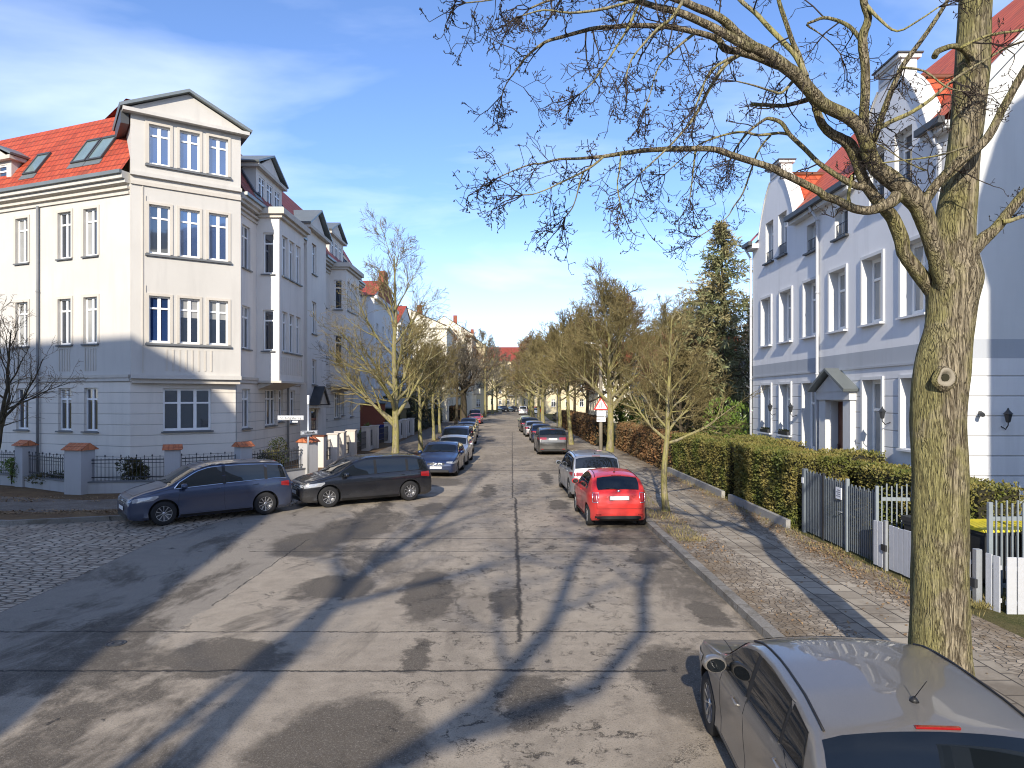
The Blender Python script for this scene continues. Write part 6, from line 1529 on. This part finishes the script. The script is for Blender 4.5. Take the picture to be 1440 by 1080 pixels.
    def plate_(back):
        pl = MB(); z = (H * .30 if not back else D.get('plz', H * .50)); s = (r_at if back else f_at)(0.0, z); sg = -1 if back else 1; x = X(s) + sg * .012
        pl.box(min(x, x + sg * .012), max(x, x + sg * .012), -.27, .27, z - .06, z + .06, 'black plastic'); x2 = x + sg * .0125
        pl.box(min(x2, x2 + sg * .006), max(x2, x2 + sg * .006), -.26, .26, z - .052, z + .052, 'plate white'); part(pl, 'number_plate')
    plate_(False); plate_(True)
    # ---- rear lights, bumper line
    tz0, tz1 = D.get('tl', (.50, .62)); tz0 *= H; tz1 *= H; ty = D.get('ty', .60)
    for sd in (1, -1):
        tl = MB(); n = 6; ye = y_at(L - .14, (tz0 + tz1) / 2) * .99; g = []
        for i in range(n + 1):
            y = ye * (ty + (1 - ty) * i / n); g.append([tl.p((X(r_at(y, z)) - .008, sd * y, z)) for z in [tz0 + (tz1 - tz0) * (.12 + .88 * min(1, i / n + .35)) * 0 + (tz0 + (tz1 - tz0) * j / 5 - tz0) for j in range(6)]])
        for i in range(n):
            for j in range(5): tl.face([g[i][j], g[i + 1][j], g[i + 1][j + 1], g[i][j + 1]], 'red lens', None, True)
        g = []
        for i in range(6):
            s = L - .13 - (D.get('tw', .26)) * i / 5
            g.append([tl.p((X(s), sd * (y_at(s, z) + .008), z)) for z in [tz0 + (tz1 - tz0) * ((.5 * (i / 5)) * .5 + (1 - .3 * i / 5) * j / 5) for j in range(6)]])
        for i in range(5):
            for j in range(5): tl.face([g[i][j], g[i + 1][j], g[i + 1][j + 1], g[i][j + 1]], 'red lens', None, True)
        to_ = part(tl, 'taillight')
        if D.get('ring'):
            rg = MB(); y0, y1 = ye * ty * .97, ye * .995; za, zb2 = tz0 - .02, tz1 + .02; P8 = [(y0, za), (y1, za), (y1, zb2), (y0, zb2), (y0, za)]
            rg.tube([(X(r_at(y0 + (y1 - y0) * 0 + (a[0] - y0), a[1])) - .012, sd * a[0], a[1]) for p_, q_ in zip(P8, P8[1:]) for a in [(p_[0] + (q_[0] - p_[0]) * t / 4, p_[1] + (q_[1] - p_[1]) * t / 4) for t in range(4)]] , .011, 'chrome', 5); part(rg, 'light_ring', to_)
    bp = MB(); frontpatch(bp, -hw * .80, hw * .80, .26, .34, 12, 2, .006, 'black plastic', back=True); part(bp, 'rear_diffuser')
    for sd in (1, -1):
        rf_ = MB(); frontpatch(rf_, sd * hw * .60, sd * hw * .78, .36, .40, 4, 2, .007, 'red lens', back=True); part(rf_, 'reflector')
    # ---- door seams, handles, sills, mirrors
    sm_ = MB(); off = -.0015
    d0 = w0 + .10; zs = .30
    ed = [w0 + (w3 - w0) * .42] if cuts is None else [w0 + (w3 - w0) * cuts[0]]
    line_on_side(sm_, [(d0 + .05, bz(d0)), (d0 - .02, .55), (d0 + .02, zs)], .0045, off, 'black plastic')
    line_on_side(sm_, [(ed[0], bz(ed[0]) + .02), (ed[0], .55), (ed[0] + .02, zs)], .0045, off, 'black plastic')
    if nb == 4:
        e2 = ra - .02; line_on_side(sm_, [(w0 + (w3 - w0) * .80, bz(e2)), (ra + .0, beltf(e2) - .12), (ra - rw_ * .55, rw_ + .42 * .9)], .0045, off, 'black plastic')
        line_on_side(sm_, [(d0 + .02, zs), (ra - rw_ - .12, zs)], .0045, off, 'black plastic')
    else: line_on_side(sm_, [(d0 + .02, zs), (ed[0] + .02, zs)], .0045, off, 'black plastic')
    # hatch outline on the tail and bonnet line
    for sd in (1, -1):
        sm_.tube([(X(r_at(sd * hw * .74, z)) - .001, sd * hw * .74, z) for z in (H * .36, H * .45, H * .55, H * .62)], .0045, 'black plastic', 4)
    sm_.tube([(X(r_at(y, H * .36)) - .001, y, H * .36) for y in [hw * .74 * (i / 5 - 1) for i in range(11)]], .0045, 'black plastic', 4)
    sm_.tube([(X(.16), y, z_at(.16, y) + .0005) for y in [hw * .62 * (i / 5 - 1) for i in range(11)]], .005, 'black plastic', 4)
    for sd in (1, -1): sm_.tube([(X(s), sd * hw * (.62 + .16 * (s - .16)), z_at(s, hw * (.62 + .16 * (s - .16))) + .0005) for s in [.16 + (D['ws'][0] * L - .2) * i / 8 for i in range(9)]], .005, 'black plastic', 4)
    if len(sm_.f):
        mn = [mm.name for mm in body.data.materials]; t_ = bpy.data.meshes.new('t'); t_.from_pydata([tuple(q) for q in sm_.v], [], sm_.f)
        if 'black plastic' not in mn: body.data.materials.append(MATS['black plastic']); mn.append('black plastic')
        t_.polygons.foreach_set('material_index', [mn.index('black plastic')] * len(sm_.f)); bm = bmesh.new(); bm.from_mesh(body.data); bm.from_mesh(t_); bm.to_mesh(body.data); bm.free(); bpy.data.meshes.remove(t_)
    for sd in (1, -1):
        sl = MB(); sidepatch(sl, lambda t: (fa + rw_ + .08 + t * (ra - fa - 2 * rw_ - .16), zb(L / 2) + .03), lambda t: (fa + rw_ + .08 + t * (ra - fa - 2 * rw_ - .16), zb(L / 2) + .10), 8, 1, .010, 'black plastic', sides=(sd,)); part(sl, 'sill_trim')
    hs = [ed[0] - .22] + ([ra - .30] if nb == 4 else [])
    for s in hs:
        for sd in (1, -1):
            h = MB(); z = beltf(s) - .085; y = sd * (y_at(s, z) + .022); h.tube([(X(s - .09), y - sd * .03, z), (X(s - .075), y, z), (X(s + .075), y, z + .004), (X(s + .09), y - sd * .03, z + .004)], .0125, pnt, 6); part(h, 'door_handle')
    for sd in (1, -1):
        mr = MB(); s = w0 + .22; z = bz(s) + .06; y = sd * (y_at(s, bz(s)) + .12)
        mr.lathe([(.02, -.075), (.07, -.06), (.088, -.01), (.085, .05), (.075, .07)], (X(s), 0, 0), pnt, 12, axis='x')
        # squash into place
        mr.v = [Vector(((q.x - X(s)) * -1 + X(s), y + (q.y) * 1.28, z + q.z * .92)) for q in mr.v]
        mr.tube([(X(s), sd * (y_at(s, bz(s)) - .01), z - .05), (X(s), y - sd * .04, z - .03)], .02, 'black plastic', 6)
        mo = part(mr, 'wing_mirror'); mg = MB(); mg.lathe([(.001, 0), (.072, 0)], (X(s) - .0755, 0, 0), 'car glass', 12, axis='x', close=True); mg.v = [Vector((q.x, y + q.y * 1.2, z + q.z * .88)) for q in mg.v]; part(mg, 'mirror_glass', mo)
    if detail > 1:
        bz_ = H * D.get('bz', .60); bd = MB(); s = r_at(0, bz_); bd.lathe([(.045, -.004), (.04, -.012), (.001, -.014)], (X(s), 0, bz_), 'chrome', 14, axis='x'); part(bd, 'badge')
        bd = MB(); s = f_at(0, H * .41); bd.lathe([(.05, .004), (.045, .014), (.001, .016)], (X(s), 0, H * .41), 'chrome', 14, axis='x'); part(bd, 'badge')
    return B
GRC, GLC = 'cars parked along the right kerb', 'cars parked along the left kerb'
make_car('hatch', 'warm grey hatchback parked in the near right corner below the viewpoint', (2.84, 5.80), 86.5, 'paint warm grey', 2, GRC, tl=(.50, .64), spokes=10, rw=(.83, .93), wt=(.315, .43, .70, .82), top=[(0, .36), (.008, .42), (.03, .49), (.09, .56), (.20, .63), (.275, .675), (.31, .715), (.42, .93), (.50, .99), (.60, 1.0), (.72, .98), (.82, .935), (.845, .905), (.935, .68), (.96, .64), (.985, .58), (1, .42)])
make_car('mini', 'small bright red two door hatchback', (2.80, 20.05), 92.5, 'paint red', 2, GRC, doors=2, cuts=[.60], tl=(.485, .625), ty=.80, tw=.0, W=1.64, plz=.82, spokes=8, ring=True, bz=.66)
make_car('mpv', 'silver estate like family car right behind the red one', (2.82, 25.5), 92.5, 'paint silver', 2, GRC, L=4.4, H=1.60, tl=(.52, .60), ty=.58, spokes=10, plz=.80)
make_car('suv', 'dark grey off-roader with chrome bumper strip on the right', (2.45, 44.1), 91.5, 'paint dark grey', 2, GRC, H=1.7, tl=(.56, .64), ty=.45, plz=.98, spokes=5)
make_car('hatch', 'small blue hatchback on the right beyond the dark off-roader', (2.3, 55.4), 92, 'paint blue', 1, GRC, L=3.9, H=1.5, W=1.7)
make_car('hatch', 'silver white hatchback fourth in the far right row', (2.0, 63.5), 92, 'paint silver', 1, GRC, L=4.1)
make_car('suv', 'dark car with black rear window between the silver and the pale green one', (1.75, 71.5), 92, 'paint black', 1, GRC, H=1.6)
make_car('mini', 'pale green small car far up the right kerb', (1.6, 80.5), 92, 'paint pale green', 1, GRC)
make_car('van', 'white small van standing far up the street', (2.35, 144), 88, 'paint white', 1, GRC)
make_car('hatch', 'white car half behind a tree at the far right', (4.7, 146), 95, 'paint white', 1, GRC)
make_car('hatch', 'dark blue car parked off the street among the far right trees', (7.4, 104), 100, 'paint navy', 1)
make_car('suv', 'red car at the far end right of the white van', (5.4, 158), 60, 'paint red', 1)
def hd(dx, dy): return math.degrees(math.atan2(dy, dx))
# the two cars parked around the corner
def by_axles(front, rear_, kind, side, D):
    f = Vector(front); r = Vector(rear_); d = (f - r).normalized(); n = Vector((d.y, -d.x)) * side   # towards car centre line
    hw = D['W'] / 2; mid = f + n * (hw - .06) - d * (D['wb'] / 2); L = D['L']; cx_ = mid + d * (D['wb'] / 2 + D['fo'] - L / 2)
    return (cx_.x, cx_.y), math.degrees(math.atan2(d.y, d.x))
Dm = dict(CT['mpv']); c_, h_ = by_axles((-9.55, 18.72), (-7.40, 20.50), 'mpv', 1, Dm)
make_car('mpv', 'slate blue family van with chrome window line on the cobbled corner', c_, h_, 'paint slate blue', 2, GLC, trimchrome=True, cuts=[.42, .80], spokes=10, tl=(.50, .60))
Dm = dict(CT['mpv']); Dm.update(L=4.5, H=1.6); c_, h_ = by_axles((-5.86, 21.85), (-3.46, 23.33), 'mpv', 1, Dm)
make_car('mpv', 'dirty black family car parked askew at the corner', c_, h_, 'paint black', 2, GLC, H=1.58, spokes=9, cuts=[.40, .76], tl=(.50, .62), ty=.5, tw=.34, wt=(.26, .41, .84, .955))
make_car('hatch', 'deep blue hatchback facing the viewer behind the black car', (-3.28, 32.2), -92, 'paint blue', 2, GLC, H=1.46)
make_car('hatch', 'silver sided car with black glass behind the deep blue hatchback', (-3.15, 37.3), -91.5, 'paint silver', 1, GLC, H=1.5)
make_car('van', 'black high roofed car third in the left row', (-3.45, 43.2), -92, 'paint navy', 1, GLC, H=1.78)
make_car('suv', 'dark grey car fourth in the left row', (-3.7, 51), -92, 'paint dark grey', 1, GLC, H=1.55)
make_car('hatch', 'navy car fifth in the left row', (-4.0, 60), -93, 'paint navy', 1, GLC)
make_car('hatch', 'mid blue car before the red one in the left row', (-4.55, 72), -93, 'paint blue', 1, GLC)
make_car('hatch', 'red car in the far left row by the thick tree', (-5.0, 94), -92, 'paint red', 1, GLC)
make_car('van', 'dark van behind the red car in the far left row', (-5.6, 104), -91, 'paint navy', 1, GLC)
make_car('suv', 'black car parked across the far bend, left of two', (-2.3, 172), -70, 'paint black', 1)
make_car('hatch', 'black car parked across the far bend, right of two', (.4, 178), -70, 'paint black', 1)
for i, (x, y, c_, lab) in enumerate(((7.5, 175, 'paint dark grey', 'grey car among the far cross street cars'), (3.6, 186, 'paint navy', 'dark car in front of the end house'), (11, 168, 'paint red', 'red car at the far right cross street'))):
    make_car('hatch', lab, (x, y), 10 + 8 * i, c_, 1)

# ------------------------------------------------------------------ garden wall and railings on the left
def tiled_cap(mb, x, y, w_, d_, z, ang, rows_=4, single=False):
    M = Matrix.Translation((x, y, z)) @ Matrix.Rotation(ang, 4, 'Z'); mb.M = M
    e = .07; rise = .16 * min(w_, d_) / .5 + .03
    n = rows_
    for k in range(n):
        for sd in (-1, 1):
            y0 = sd * (d_ / 2 + e) * (1 - k / n); y1 = sd * (d_ / 2 + e) * (1 - (k + 1) / n); z0 = rise * k / n; z1 = rise * (k + 1) / n
            P_ = [(-w_ / 2 - e, y0, z0 + .03), (w_ / 2 + e, y0, z0 + .03), (w_ / 2 + e, y1, z1 + .015), (-w_ / 2 - e, y1, z1 + .015)]
            mb.poly(P_, 'orange coping tiles', [(q[0] + 3, abs(q[1])) for q in P_])
            mb.poly([(-w_ / 2 - e, y0, z0 - .005), (w_ / 2 + e, y0, z0 - .005), (w_ / 2 + e, y0, z0 + .03), (-w_ / 2 - e, y0, z0 + .03)], 'orange coping tiles', [(0, .1), (w_, .1), (w_, .15), (0, .15)])
    for sx in (-1, 1): mb.poly([(sx * (w_ / 2 + e), -d_ / 2 - e, -.005), (sx * (w_ / 2 + e), d_ / 2 + e, -.005), (sx * (w_ / 2 + e), 0, rise + .02)], 'orange coping tiles', [(0, .1), (.4, .1), (.2, .2)])
    mb.poly([(-w_ / 2 - e, -d_ / 2 - e, -.006), (w_ / 2 + e, -d_ / 2 - e, -.006), (w_ / 2 + e, d_ / 2 + e, -.006), (-w_ / 2 - e, d_ / 2 + e, -.006)], 'orange coping tiles', [(0, .1)] * 4)
    mb.M = None
def garden_fence():
    B = thing('garden_fence', 'grey rendered garden wall with tile capped pillars and black iron railings round the corner garden', 'garden fence', (-13, 25, 0))
    base = MB()
    path = [(-28, 30.2), (-18.75, 26.3), (-15.35, 24.25), (-12.3, 24.75), (-10.35, 26.3), (-8.75, 29.3)]
    pw = {1: (.5, .5, 1.84), 2: (.72, .62, 1.83), 3: (.5, .45, 1.80), 4: (.5, .45, 1.80), 5: (.62, .55, 1.78)}
    for i, (a, b) in enumerate(zip(path, path[1:])):
        d = Vector((b[0] - a[0], b[1] - a[1], 0)); Ln = d.length; ang = math.atan2(d.y, d.x); M = Matrix.Translation((a[0], a[1], 0)) @ Matrix.Rotation(ang, 4, 'Z')
        base.M = M; base.box(0, Ln, -.14, .14, .05, .50, 'pillar stucco'); base.box(0, Ln, -.17, .17, .502, .55, 'grey sill')
        r_ = MB(); r_.M = M; st = .30
        for z in (.66, 1.28): r_.box(st, Ln - st, -.016, .016, z, z + .035, 'iron')
        if True: r_.box(st, Ln - st, -.014, .014, 1.17, 1.19, 'iron')
        n = int((Ln - 2 * st) / .125); 
        for k in range(n + 1):
            x = st + (Ln - 2 * st) * k / n; tall = 1.36 + (.05 if k % 2 == 0 else 0); r_.box(x - .008, x + .008, -.008, .008, .55, tall, 'iron')
            if k % 4 == 0:
                r_.lathe([(.008, 0), (.022, .01), (.026, .035), (.02, .06), (.004, .085)], (x, 0, tall - .01), 'iron', 6)
            elif k % 2 == 0: r_.lathe([(.014, 0), (.016, .02), (.003, .05)], (x, 0, tall - .005), 'iron', 5)
        r_.M = None; r_.build('railing', B)
    base.M = None; base.build('base_wall', B)
    for i, (w_, d_, h) in pw.items():
        x, y = path[i]; a = path[max(i - 1, 0)]; b = path[min(i + 1, len(path) - 1)]; ang = math.atan2(b[1] - a[1], b[0] - a[0])
        p = MB(); p.M = Matrix.Translation((x, y, 0)) @ Matrix.Rotation(ang, 4, 'Z'); p.bbox(-w_ / 2, w_ / 2, -d_ / 2, d_ / 2, .05, h - .16, 'pillar stucco', .012); p.M = None; po = p.build('pillar', B)
        c = MB(); tiled_cap(c, x, y, w_, d_, h - .155, ang); c.build('pillar_cap', po)
garden_fence()
def white_fence():
    B = thing('garden_fence', 'row of whitewashed pillars with railings along the left pavement', 'garden fence', (-9.3, 40, 0))
    ys = [33.6, 35.6, 37.6, 39.6, 44.2, 46.2, 52, 54.2, 56.4, 58.6, 60.8, 63.0]
    for i, y in enumerate(ys):
        xx = -9.45 + .15 * (i % 2); p = MB(); p.bbox(xx - .25, xx + .25, y - .26, y + .26, .05, 1.62, 'white pillar stucco', .02)
        p.box(xx - .29, xx + .29, y - .30, y + .30, 1.622, 1.68, 'orange coping tiles' if i < 1 else 'white pillar stucco'); p.build('pillar', B)
    for a, b in zip(ys, ys[1:]):
        r_ = MB(); x = -9.4
        for z in (.55, .95, 1.30): r_.box(x - .015, x + .015, a + .28, b - .28, z, z + .03, 'iron')
        n = max(2, int((b - a - .5) / .14))
        for k in range(n): y = a + .3 + (b - a - .6) * k / (n - 1); r_.box(x - .008, x + .008, y - .008, y + .008, .3, 1.40, 'iron')
        r_.box(x - .1, x + .1, a + .265, b - .265, .05, .34, 'white pillar stucco') if b - a < 2.5 else None
        r_.build('railing', B)
white_fence()
mb = MB(); mb.box(-13.5, -10.6, 56.8, 57.1, .1, 3.0, 'brick'); mb.box(-13.6, -10.5, 56.7, 57.2, 3.0, 3.1, 'dark zinc'); tag(mb.build('brick_wall'), 'reddish brick wall at the far end of the cream corner block', 'wall')
B = thing('wheelie_bin', 'blue wheeled bin standing before the reddish brick wall', 'bin', (-10.6, 55.5, .1))
mb = MB(); mb.prism([(-.30, .05), (.30, .05), (.36, 1.15), (-.36, 1.15)], 'y', -.35, .35, 'bin blue'); mb.M = None; mb.v = [q + Vector((-10.6, 55.5, .1)) for q in mb.v]; mb.build('body', B)
mb = MB(); mb.box(-.39, .39, -.40, .40, 1.152, 1.24, 'bin blue'); mb.v = [q + Vector((-10.6, 55.5, .1)) for q in mb.v]; mb.build('lid', B)
B = thing('garden_shed', 'small grey roofed shed beside the ivy fence', 'shed', (-10.9, 63, .1))
mb = MB(); mb.box(-12.2, -9.9, 60.5, 64, .1, 2.6, 'dark ivy'); mb.build('wall', B); mb = MB(); mb.prism([(60.2, 2.6), (64.4, 2.6), (64.4, 2.75), (62.3, 3.5), (60.2, 2.75)], 'x', -12.5, -9.6, 'zinc'); mb.build('roof', B)

# ------------------------------------------------------------------ signs, lamp
def text_mesh(txt, size, mat, M, parent, name='lettering', ext=.002, sx=1.0):
    cu = bpy.data.curves.new('t', 'FONT'); cu.body = txt; cu.size = size; cu.extrude = ext; cu.align_x = 'CENTER'; cu.align_y = 'CENTER'; cu.offset = size * .012
    o = bpy.data.objects.new('t', cu); COL.objects.link(o); me = bpy.data.meshes.new_from_object(o.evaluated_get(bpy.context.evaluated_depsgraph_get())); bpy.data.objects.remove(o)
    me.materials.clear(); me.materials.append(MATS[mat]); inv = (parent.matrix_basis if parent.parent is None else parent.parent.matrix_basis @ parent.matrix_basis).inverted()
    me.transform(inv @ M @ Matrix.Diagonal((sx, 1, 1, 1))); t = bpy.data.objects.new(name, me); COL.objects.link(t); t.parent = parent; return t
def sign_board(B, name, c, yaw, w_, h, mat='sign white', t=.02, border=None):
    M = Matrix.Translation(c) @ Matrix.Rotation(R(yaw), 4, 'Z'); p = MB(); p.M = M; p.bbox(-w_ / 2, w_ / 2, -t / 2, t / 2, -h / 2, h / 2, mat, .004)
    if border:
        b = .012
        for q in ((-w_ / 2 + b, w_ / 2 - b, -h / 2 + b, -h / 2 + 2 * b), (-w_ / 2 + b, w_ / 2 - b, h / 2 - 2 * b, h / 2 - b), (-w_ / 2 + b, -w_ / 2 + 2 * b, -h / 2 + 2.01 * b, h / 2 - 2.01 * b), (w_ / 2 - 2 * b, w_ / 2 - b, -h / 2 + 2.01 * b, h / 2 - 2.01 * b)): p.box(q[0], q[1], -t / 2 - .002, -t / 2, q[2], q[3], border)
    p.M = None; return p.build(name, B), M @ Matrix.Rotation(R(90), 4, 'X')
sx_, sy_ = -8.15, 27.3
B = thing('street_sign', 'white street name sign on a pale post in front of the tiled pillar', 'street sign', (sx_, sy_, .1))
mb = MB(); mb.tube([(sx_, sy_, .1), (sx_, sy_, 3.25)], .038, 'galvanised', 10); mb.tube([(sx_, sy_, 3.25), (sx_, sy_, 3.32), (sx_, sy_, 3.62)], .045, 'sign white', 10); mb.build('post', B)
so_, M = sign_board(B, 'name_board', (sx_ - .68, sy_ - .07, 2.72), -3, 1.05, .17, border='sign black'); text_mesh('Am Buchgrabenring', .125, 'sign black', M @ Matrix.Translation((0, -.004, .013)), so_, sx=.86)
so_, M = sign_board(B, 'number_board', (sx_ - .50, sy_ - .07, 2.565), -3, .22, .06); text_mesh('1 - 9', .05, 'sign black', M @ Matrix.Translation((0, 0, .012)), so_)
so_, M = sign_board(B, 'name_board', (sx_ + .06, sy_ - .05, 2.13), 62, .90, .16, border='sign black'); text_mesh('Lindenstraße', .12, 'sign black', M @ Matrix.Translation((0, -.004, .013)), so_, sx=.9)
px_, py_ = 5.62, 43.2
B = thing('warning_sign', 'red bordered triangular warning sign with white plates on a weathered pole', 'traffic sign', (px_, py_, .1))
q = MB(); q.tube([(px_, py_, .1), (px_, py_, 3), (px_ - .02, py_, 6.9)], [.13, .12, .09], 'wooden pole', 10); q.tube([(px_, py_, 6.7), (px_ - .3, py_, 6.95), (px_ - .6, py_, 7.0)], .03, 'galvanised', 6); q.build('pole', B)
q = MB(); q.prism([(-1.12, 6.93), (-.45, 6.95), (-.5, 7.06), (-1.05, 7.08)], 'y', -.13, .13, 'sign white'); q.v = [v + Vector((px_, py_, 0)) for v in q.v]; q.build('lamp_head', B)
q = MB(); cz = 3.05; s_ = .56
def tri(k): return [(px_ + k * .58 * math.cos(R(a)), cz + k * .58 * math.sin(R(a))) for a in (90, 210, 330)]
q.prism(tri(1.0), 'y', py_ - .19, py_ - .17, 'sign red'); q.prism(tri(.72), 'y', py_ - .196, py_ - .1905, 'sign white')
q.box(px_ - .02, px_ + .02, py_ - .203, py_ - .1965, cz - .16, cz + .2, 'sign black'); q.box(px_ - .13, px_ - .10, py_ - .203, py_ - .1965, cz - .16, cz + .02, 'sign black'); q.box(px_ + .10, px_ + .13, py_ - .203, py_ - .1965, cz - .16, cz + .02, 'sign black'); q.build('triangle_board', B)
q = MB(); q.bbox(px_ - .28, px_ + .28, py_ - .19, py_ - .17, 2.36, 2.72, 'sign white', .01); q.build('plate', B); q = MB(); q.bbox(px_ - .28, px_ + .28, py_ - .19, py_ - .17, 2.02, 2.30, 'sign white', .01)
q.box(px_ - .26, px_ - .02, py_ - .195, py_ - .1905, 2.12, 2.16, 'sign black'); q.build('plate', B)
B = thing('street_lamp', 'tall thin street lamp between the right hand trees', 'street lamp', (4.9, 74, .1)); q = MB(); q.tube([(4.9, 74, .1), (4.9, 74, 7.5), (4.5, 74, 8.0), (3.6, 74, 8.1)], [.07, .05, .04, .04], 'galvanised', 8); q.build('post', B); q = MB(); q.lathe([(.02, 0), (.14, .05), (.12, .14), (.03, .18)], (3.5, 74, 7.95), 'lamp glass', 10); q.build('lamp_head', B)

# ------------------------------------------------------------------ right hand fences, gate, bins
def metal_gate():
    B = thing('metal_gate', 'dark grey steel garden gate of close vertical bars with a small white notice', 'gate', (7.4, 16, .1))
    X_ = 7.42
    def barrun(y0, y1, z1, name_, mat='painted grey metal', step=.085, z0=.16, x=X_):
        r_ = MB(); n = max(1, int((y1 - y0) / step))
        for k in range(n + 1): y = y0 + (y1 - y0) * k / n; r_.box(x - .012, x + .012, y - .016, y + .016, z0, z1 + (.04 if k % 2 else 0), mat)
        r_.box(x + .013, x + .04, y0, y1, z0 + .08, z0 + .14, mat); r_.box(x + .013, x + .045, y0, y1, z1 - .16, z1 - .08, 'light grey metal'); return r_.build(name_, B)
    barrun(16.35, 17.15, 1.66, 'side_panel'); barrun(15.20, 16.18, 1.62, 'gate_leaf'); barrun(13.95, 15.0, 1.58, 'side_panel')
    for y, w_, m_ in ((17.28, .10, 'painted grey metal'), (17.2 - .95, .05, 'bin black'), (15.10, .06, 'light grey metal'), (13.88, .05, 'light grey metal')):
        p = MB(); p.bbox(X_ - w_ * .6, X_ + w_ * .6, y - w_ * .6, y + w_ * .6, .1, 1.72, m_, .008); p.build('post', B)
    s_ = MB(); s_.box(X_ - .035, X_ - .02, 15.32, 15.58, 1.22, 1.48, 'sign white')
    for k in range(4): s_.box(X_ - .039, X_ - .0355, 15.36, 15.54 - .04 * (k % 2), 1.28 + k * .045, 1.295 + k * .045, 'pipe grey')
    s_.build('notice', B); h = MB(); h.box(X_ - .07, X_ - .03, 17.24, 17.34, 1.35, 1.5, 'sign white'); h.build('bell_box', B)
    h = MB(); h.tube([(X_ - .015, 15.28, .95), (X_ - .06, 15.28, .95), (X_ - .06, 15.42, .95)], .01, 'galvanised', 6); h.build('handle', B)
metal_gate()
def bar_fence():
    B = thing('bar_fence', 'light grey metal bar fence running back along the bins', 'fence', (9, 12.5, .1))
    def run(a, b, name_, h=1.72, step=.095, mat='light grey metal'):
        a = Vector(a); b = Vector(b); d = b - a; ang = math.atan2(d.y, d.x); r_ = MB(); r_.M = Matrix.Translation((a.x, a.y, 0)) @ Matrix.Rotation(ang, 4, 'Z'); L = d.length; n = int(L / step)
        for k in range(n + 1): x = L * k / n; r_.box(x - .011, x + .011, -.011, .011, .16, h + (.05 if k % 2 else 0), mat)
        for z in (.28, 1.42): r_.box(0, L, .012, .045, z, z + .07, mat)
        r_.M = None; r_.build(name_, B)
    run((7.5, 13.85), (12.4, 13.2), 'bars'); run((8.1, 11.55), (13.2, 11.9), 'bars'); 
    for x, y in ((9.9, 13.55), (12.4, 13.2), (8.05, 11.5)): p = MB(); p.bbox(x - .035, x + .035, y - .035, y + .035, .1, 1.75, 'light grey metal', .006); p.build('post', B)
    g = MB()
    for (y0, y1, z1) in ((13.6, 13.66, 1.98), (12.9, 12.96, 1.98)): g.box(8.02, 8.08, y0, y1, .15, z1, 'light grey metal')
    g.box(8.02, 8.08, 12.96, 13.6, 1.92, 1.98, 'light grey metal'); g.build('gate_frame', B)
bar_fence()
B = thing('board_fence', 'low whitewashed wooden board gate left of the near trunk', 'fence', (7.35, 12.8, .1))
def boards(B, a, b, h, n, name_='board_panel', gapf=.10, mat='white paint wood', z0=.16):
    a = Vector(a); b = Vector(b); d = b - a; ang = math.atan2(d.y, d.x); r_ = MB(); r_.M = Matrix.Translation((a.x, a.y, 0)) @ Matrix.Rotation(ang, 4, 'Z'); L = d.length; w_ = L / n
    rn = random.Random(int(L * 100))
    for k in range(n): r_.bbox(k * w_ + w_ * gapf / 2, (k + 1) * w_ - w_ * gapf / 2, -.012, .012, z0 + rn.uniform(-.008, .008), h + rn.uniform(-.01, .01), mat, .004)
    for z in (z0 + .16, h - .22): r_.box(.02, L - .02, .013, .045, z, z + .07, mat)
    r_.M = None; return r_.build(name_, B)
boards(B, (7.38, 13.35), (7.45, 12.0), 1.02, 9, gapf=.05); boards(B, (7.30, 13.78), (7.33, 13.48), 1.05, 2)
q = MB(); q.bbox(7.32, 7.38, 13.38, 13.46, .1, 1.1, 'galvanised', .006); q.build('post', B); q = MB(); q.box(7.29, 7.33, 13.34, 13.5, .5, .62, 'bin black'); q.build('latch', B)
B = thing('board_fence', 'whitewashed wooden board fence right of the near trunk', 'fence', (8.2, 10.9, .1))
boards(B, (7.48, 11.9), (7.55, 11.25), .98, 5, gapf=.06); boards(B, (7.66, 11.05), (7.72, 10.78), 1.0, 2, gapf=.2, z0=.10); boards(B, (7.76, 10.72), (10.4, 10.62), 1.0, 16, gapf=.10, z0=.08)
q = MB(); q.bbox(7.55, 7.65, 11.1, 11.2, .1, 1.04, 'galvanised', .006); q.box(7.51, 7.56, 11.08, 11.2, .42, .56, 'iron'); q.build('post', B)
def bin_(label, x, y, rz, w_=.6, mat='bin black', lid='bin yellow', four=False):
    B = thing('wheelie_bin', label, 'bin', (x, y, .12), rz, 'bins with yellow lids behind the bar fence')
    M = B.matrix_basis; d = .72; h = 1.0
    q = MB(); q.M = M; q.prism([(-w_ / 2 + .05, .08), (w_ / 2 - .05, .08), (w_ / 2, h), (-w_ / 2, h)], 'y', -d / 2, d / 2, mat); q.box(-w_ / 2 - .02, w_ / 2 + .02, -d / 2 - .03, d / 2 + .02, h - .06, h + .001, mat); q.M = None; q.build('body', B)
    q = MB(); q.M = M; q.prism([(-d / 2 - .05, h + .003), (d / 2 + .04, h + .003), (d / 2 + .02, h + .10), (-d / 2, h + .06)], 'x', -w_ / 2 - .04, w_ / 2 + .04, lid); q.M = None; q.build('lid', B)
    for sx in (-1, 1): q = MB(); q.M = M; q.lathe([(.10, -.03), (.10, .03)], (sx * (w_ / 2 - .04), d / 2 - .04, .10), 'rubber', 12, axis='x'); q.M = None; q.build('wheel', B)
bin_('black bin with bright yellow lid nearest the trunk behind the bars', 8.65, 12.5, .1, .62); bin_('wide black bin with yellow lid standing farther right behind the bars', 9.75, 12.6, -.05, 1.15)
bin_('narrow black bin with yellow lid left of the near trunk', 7.95, 13.0, .2, .5, lid='bin black')
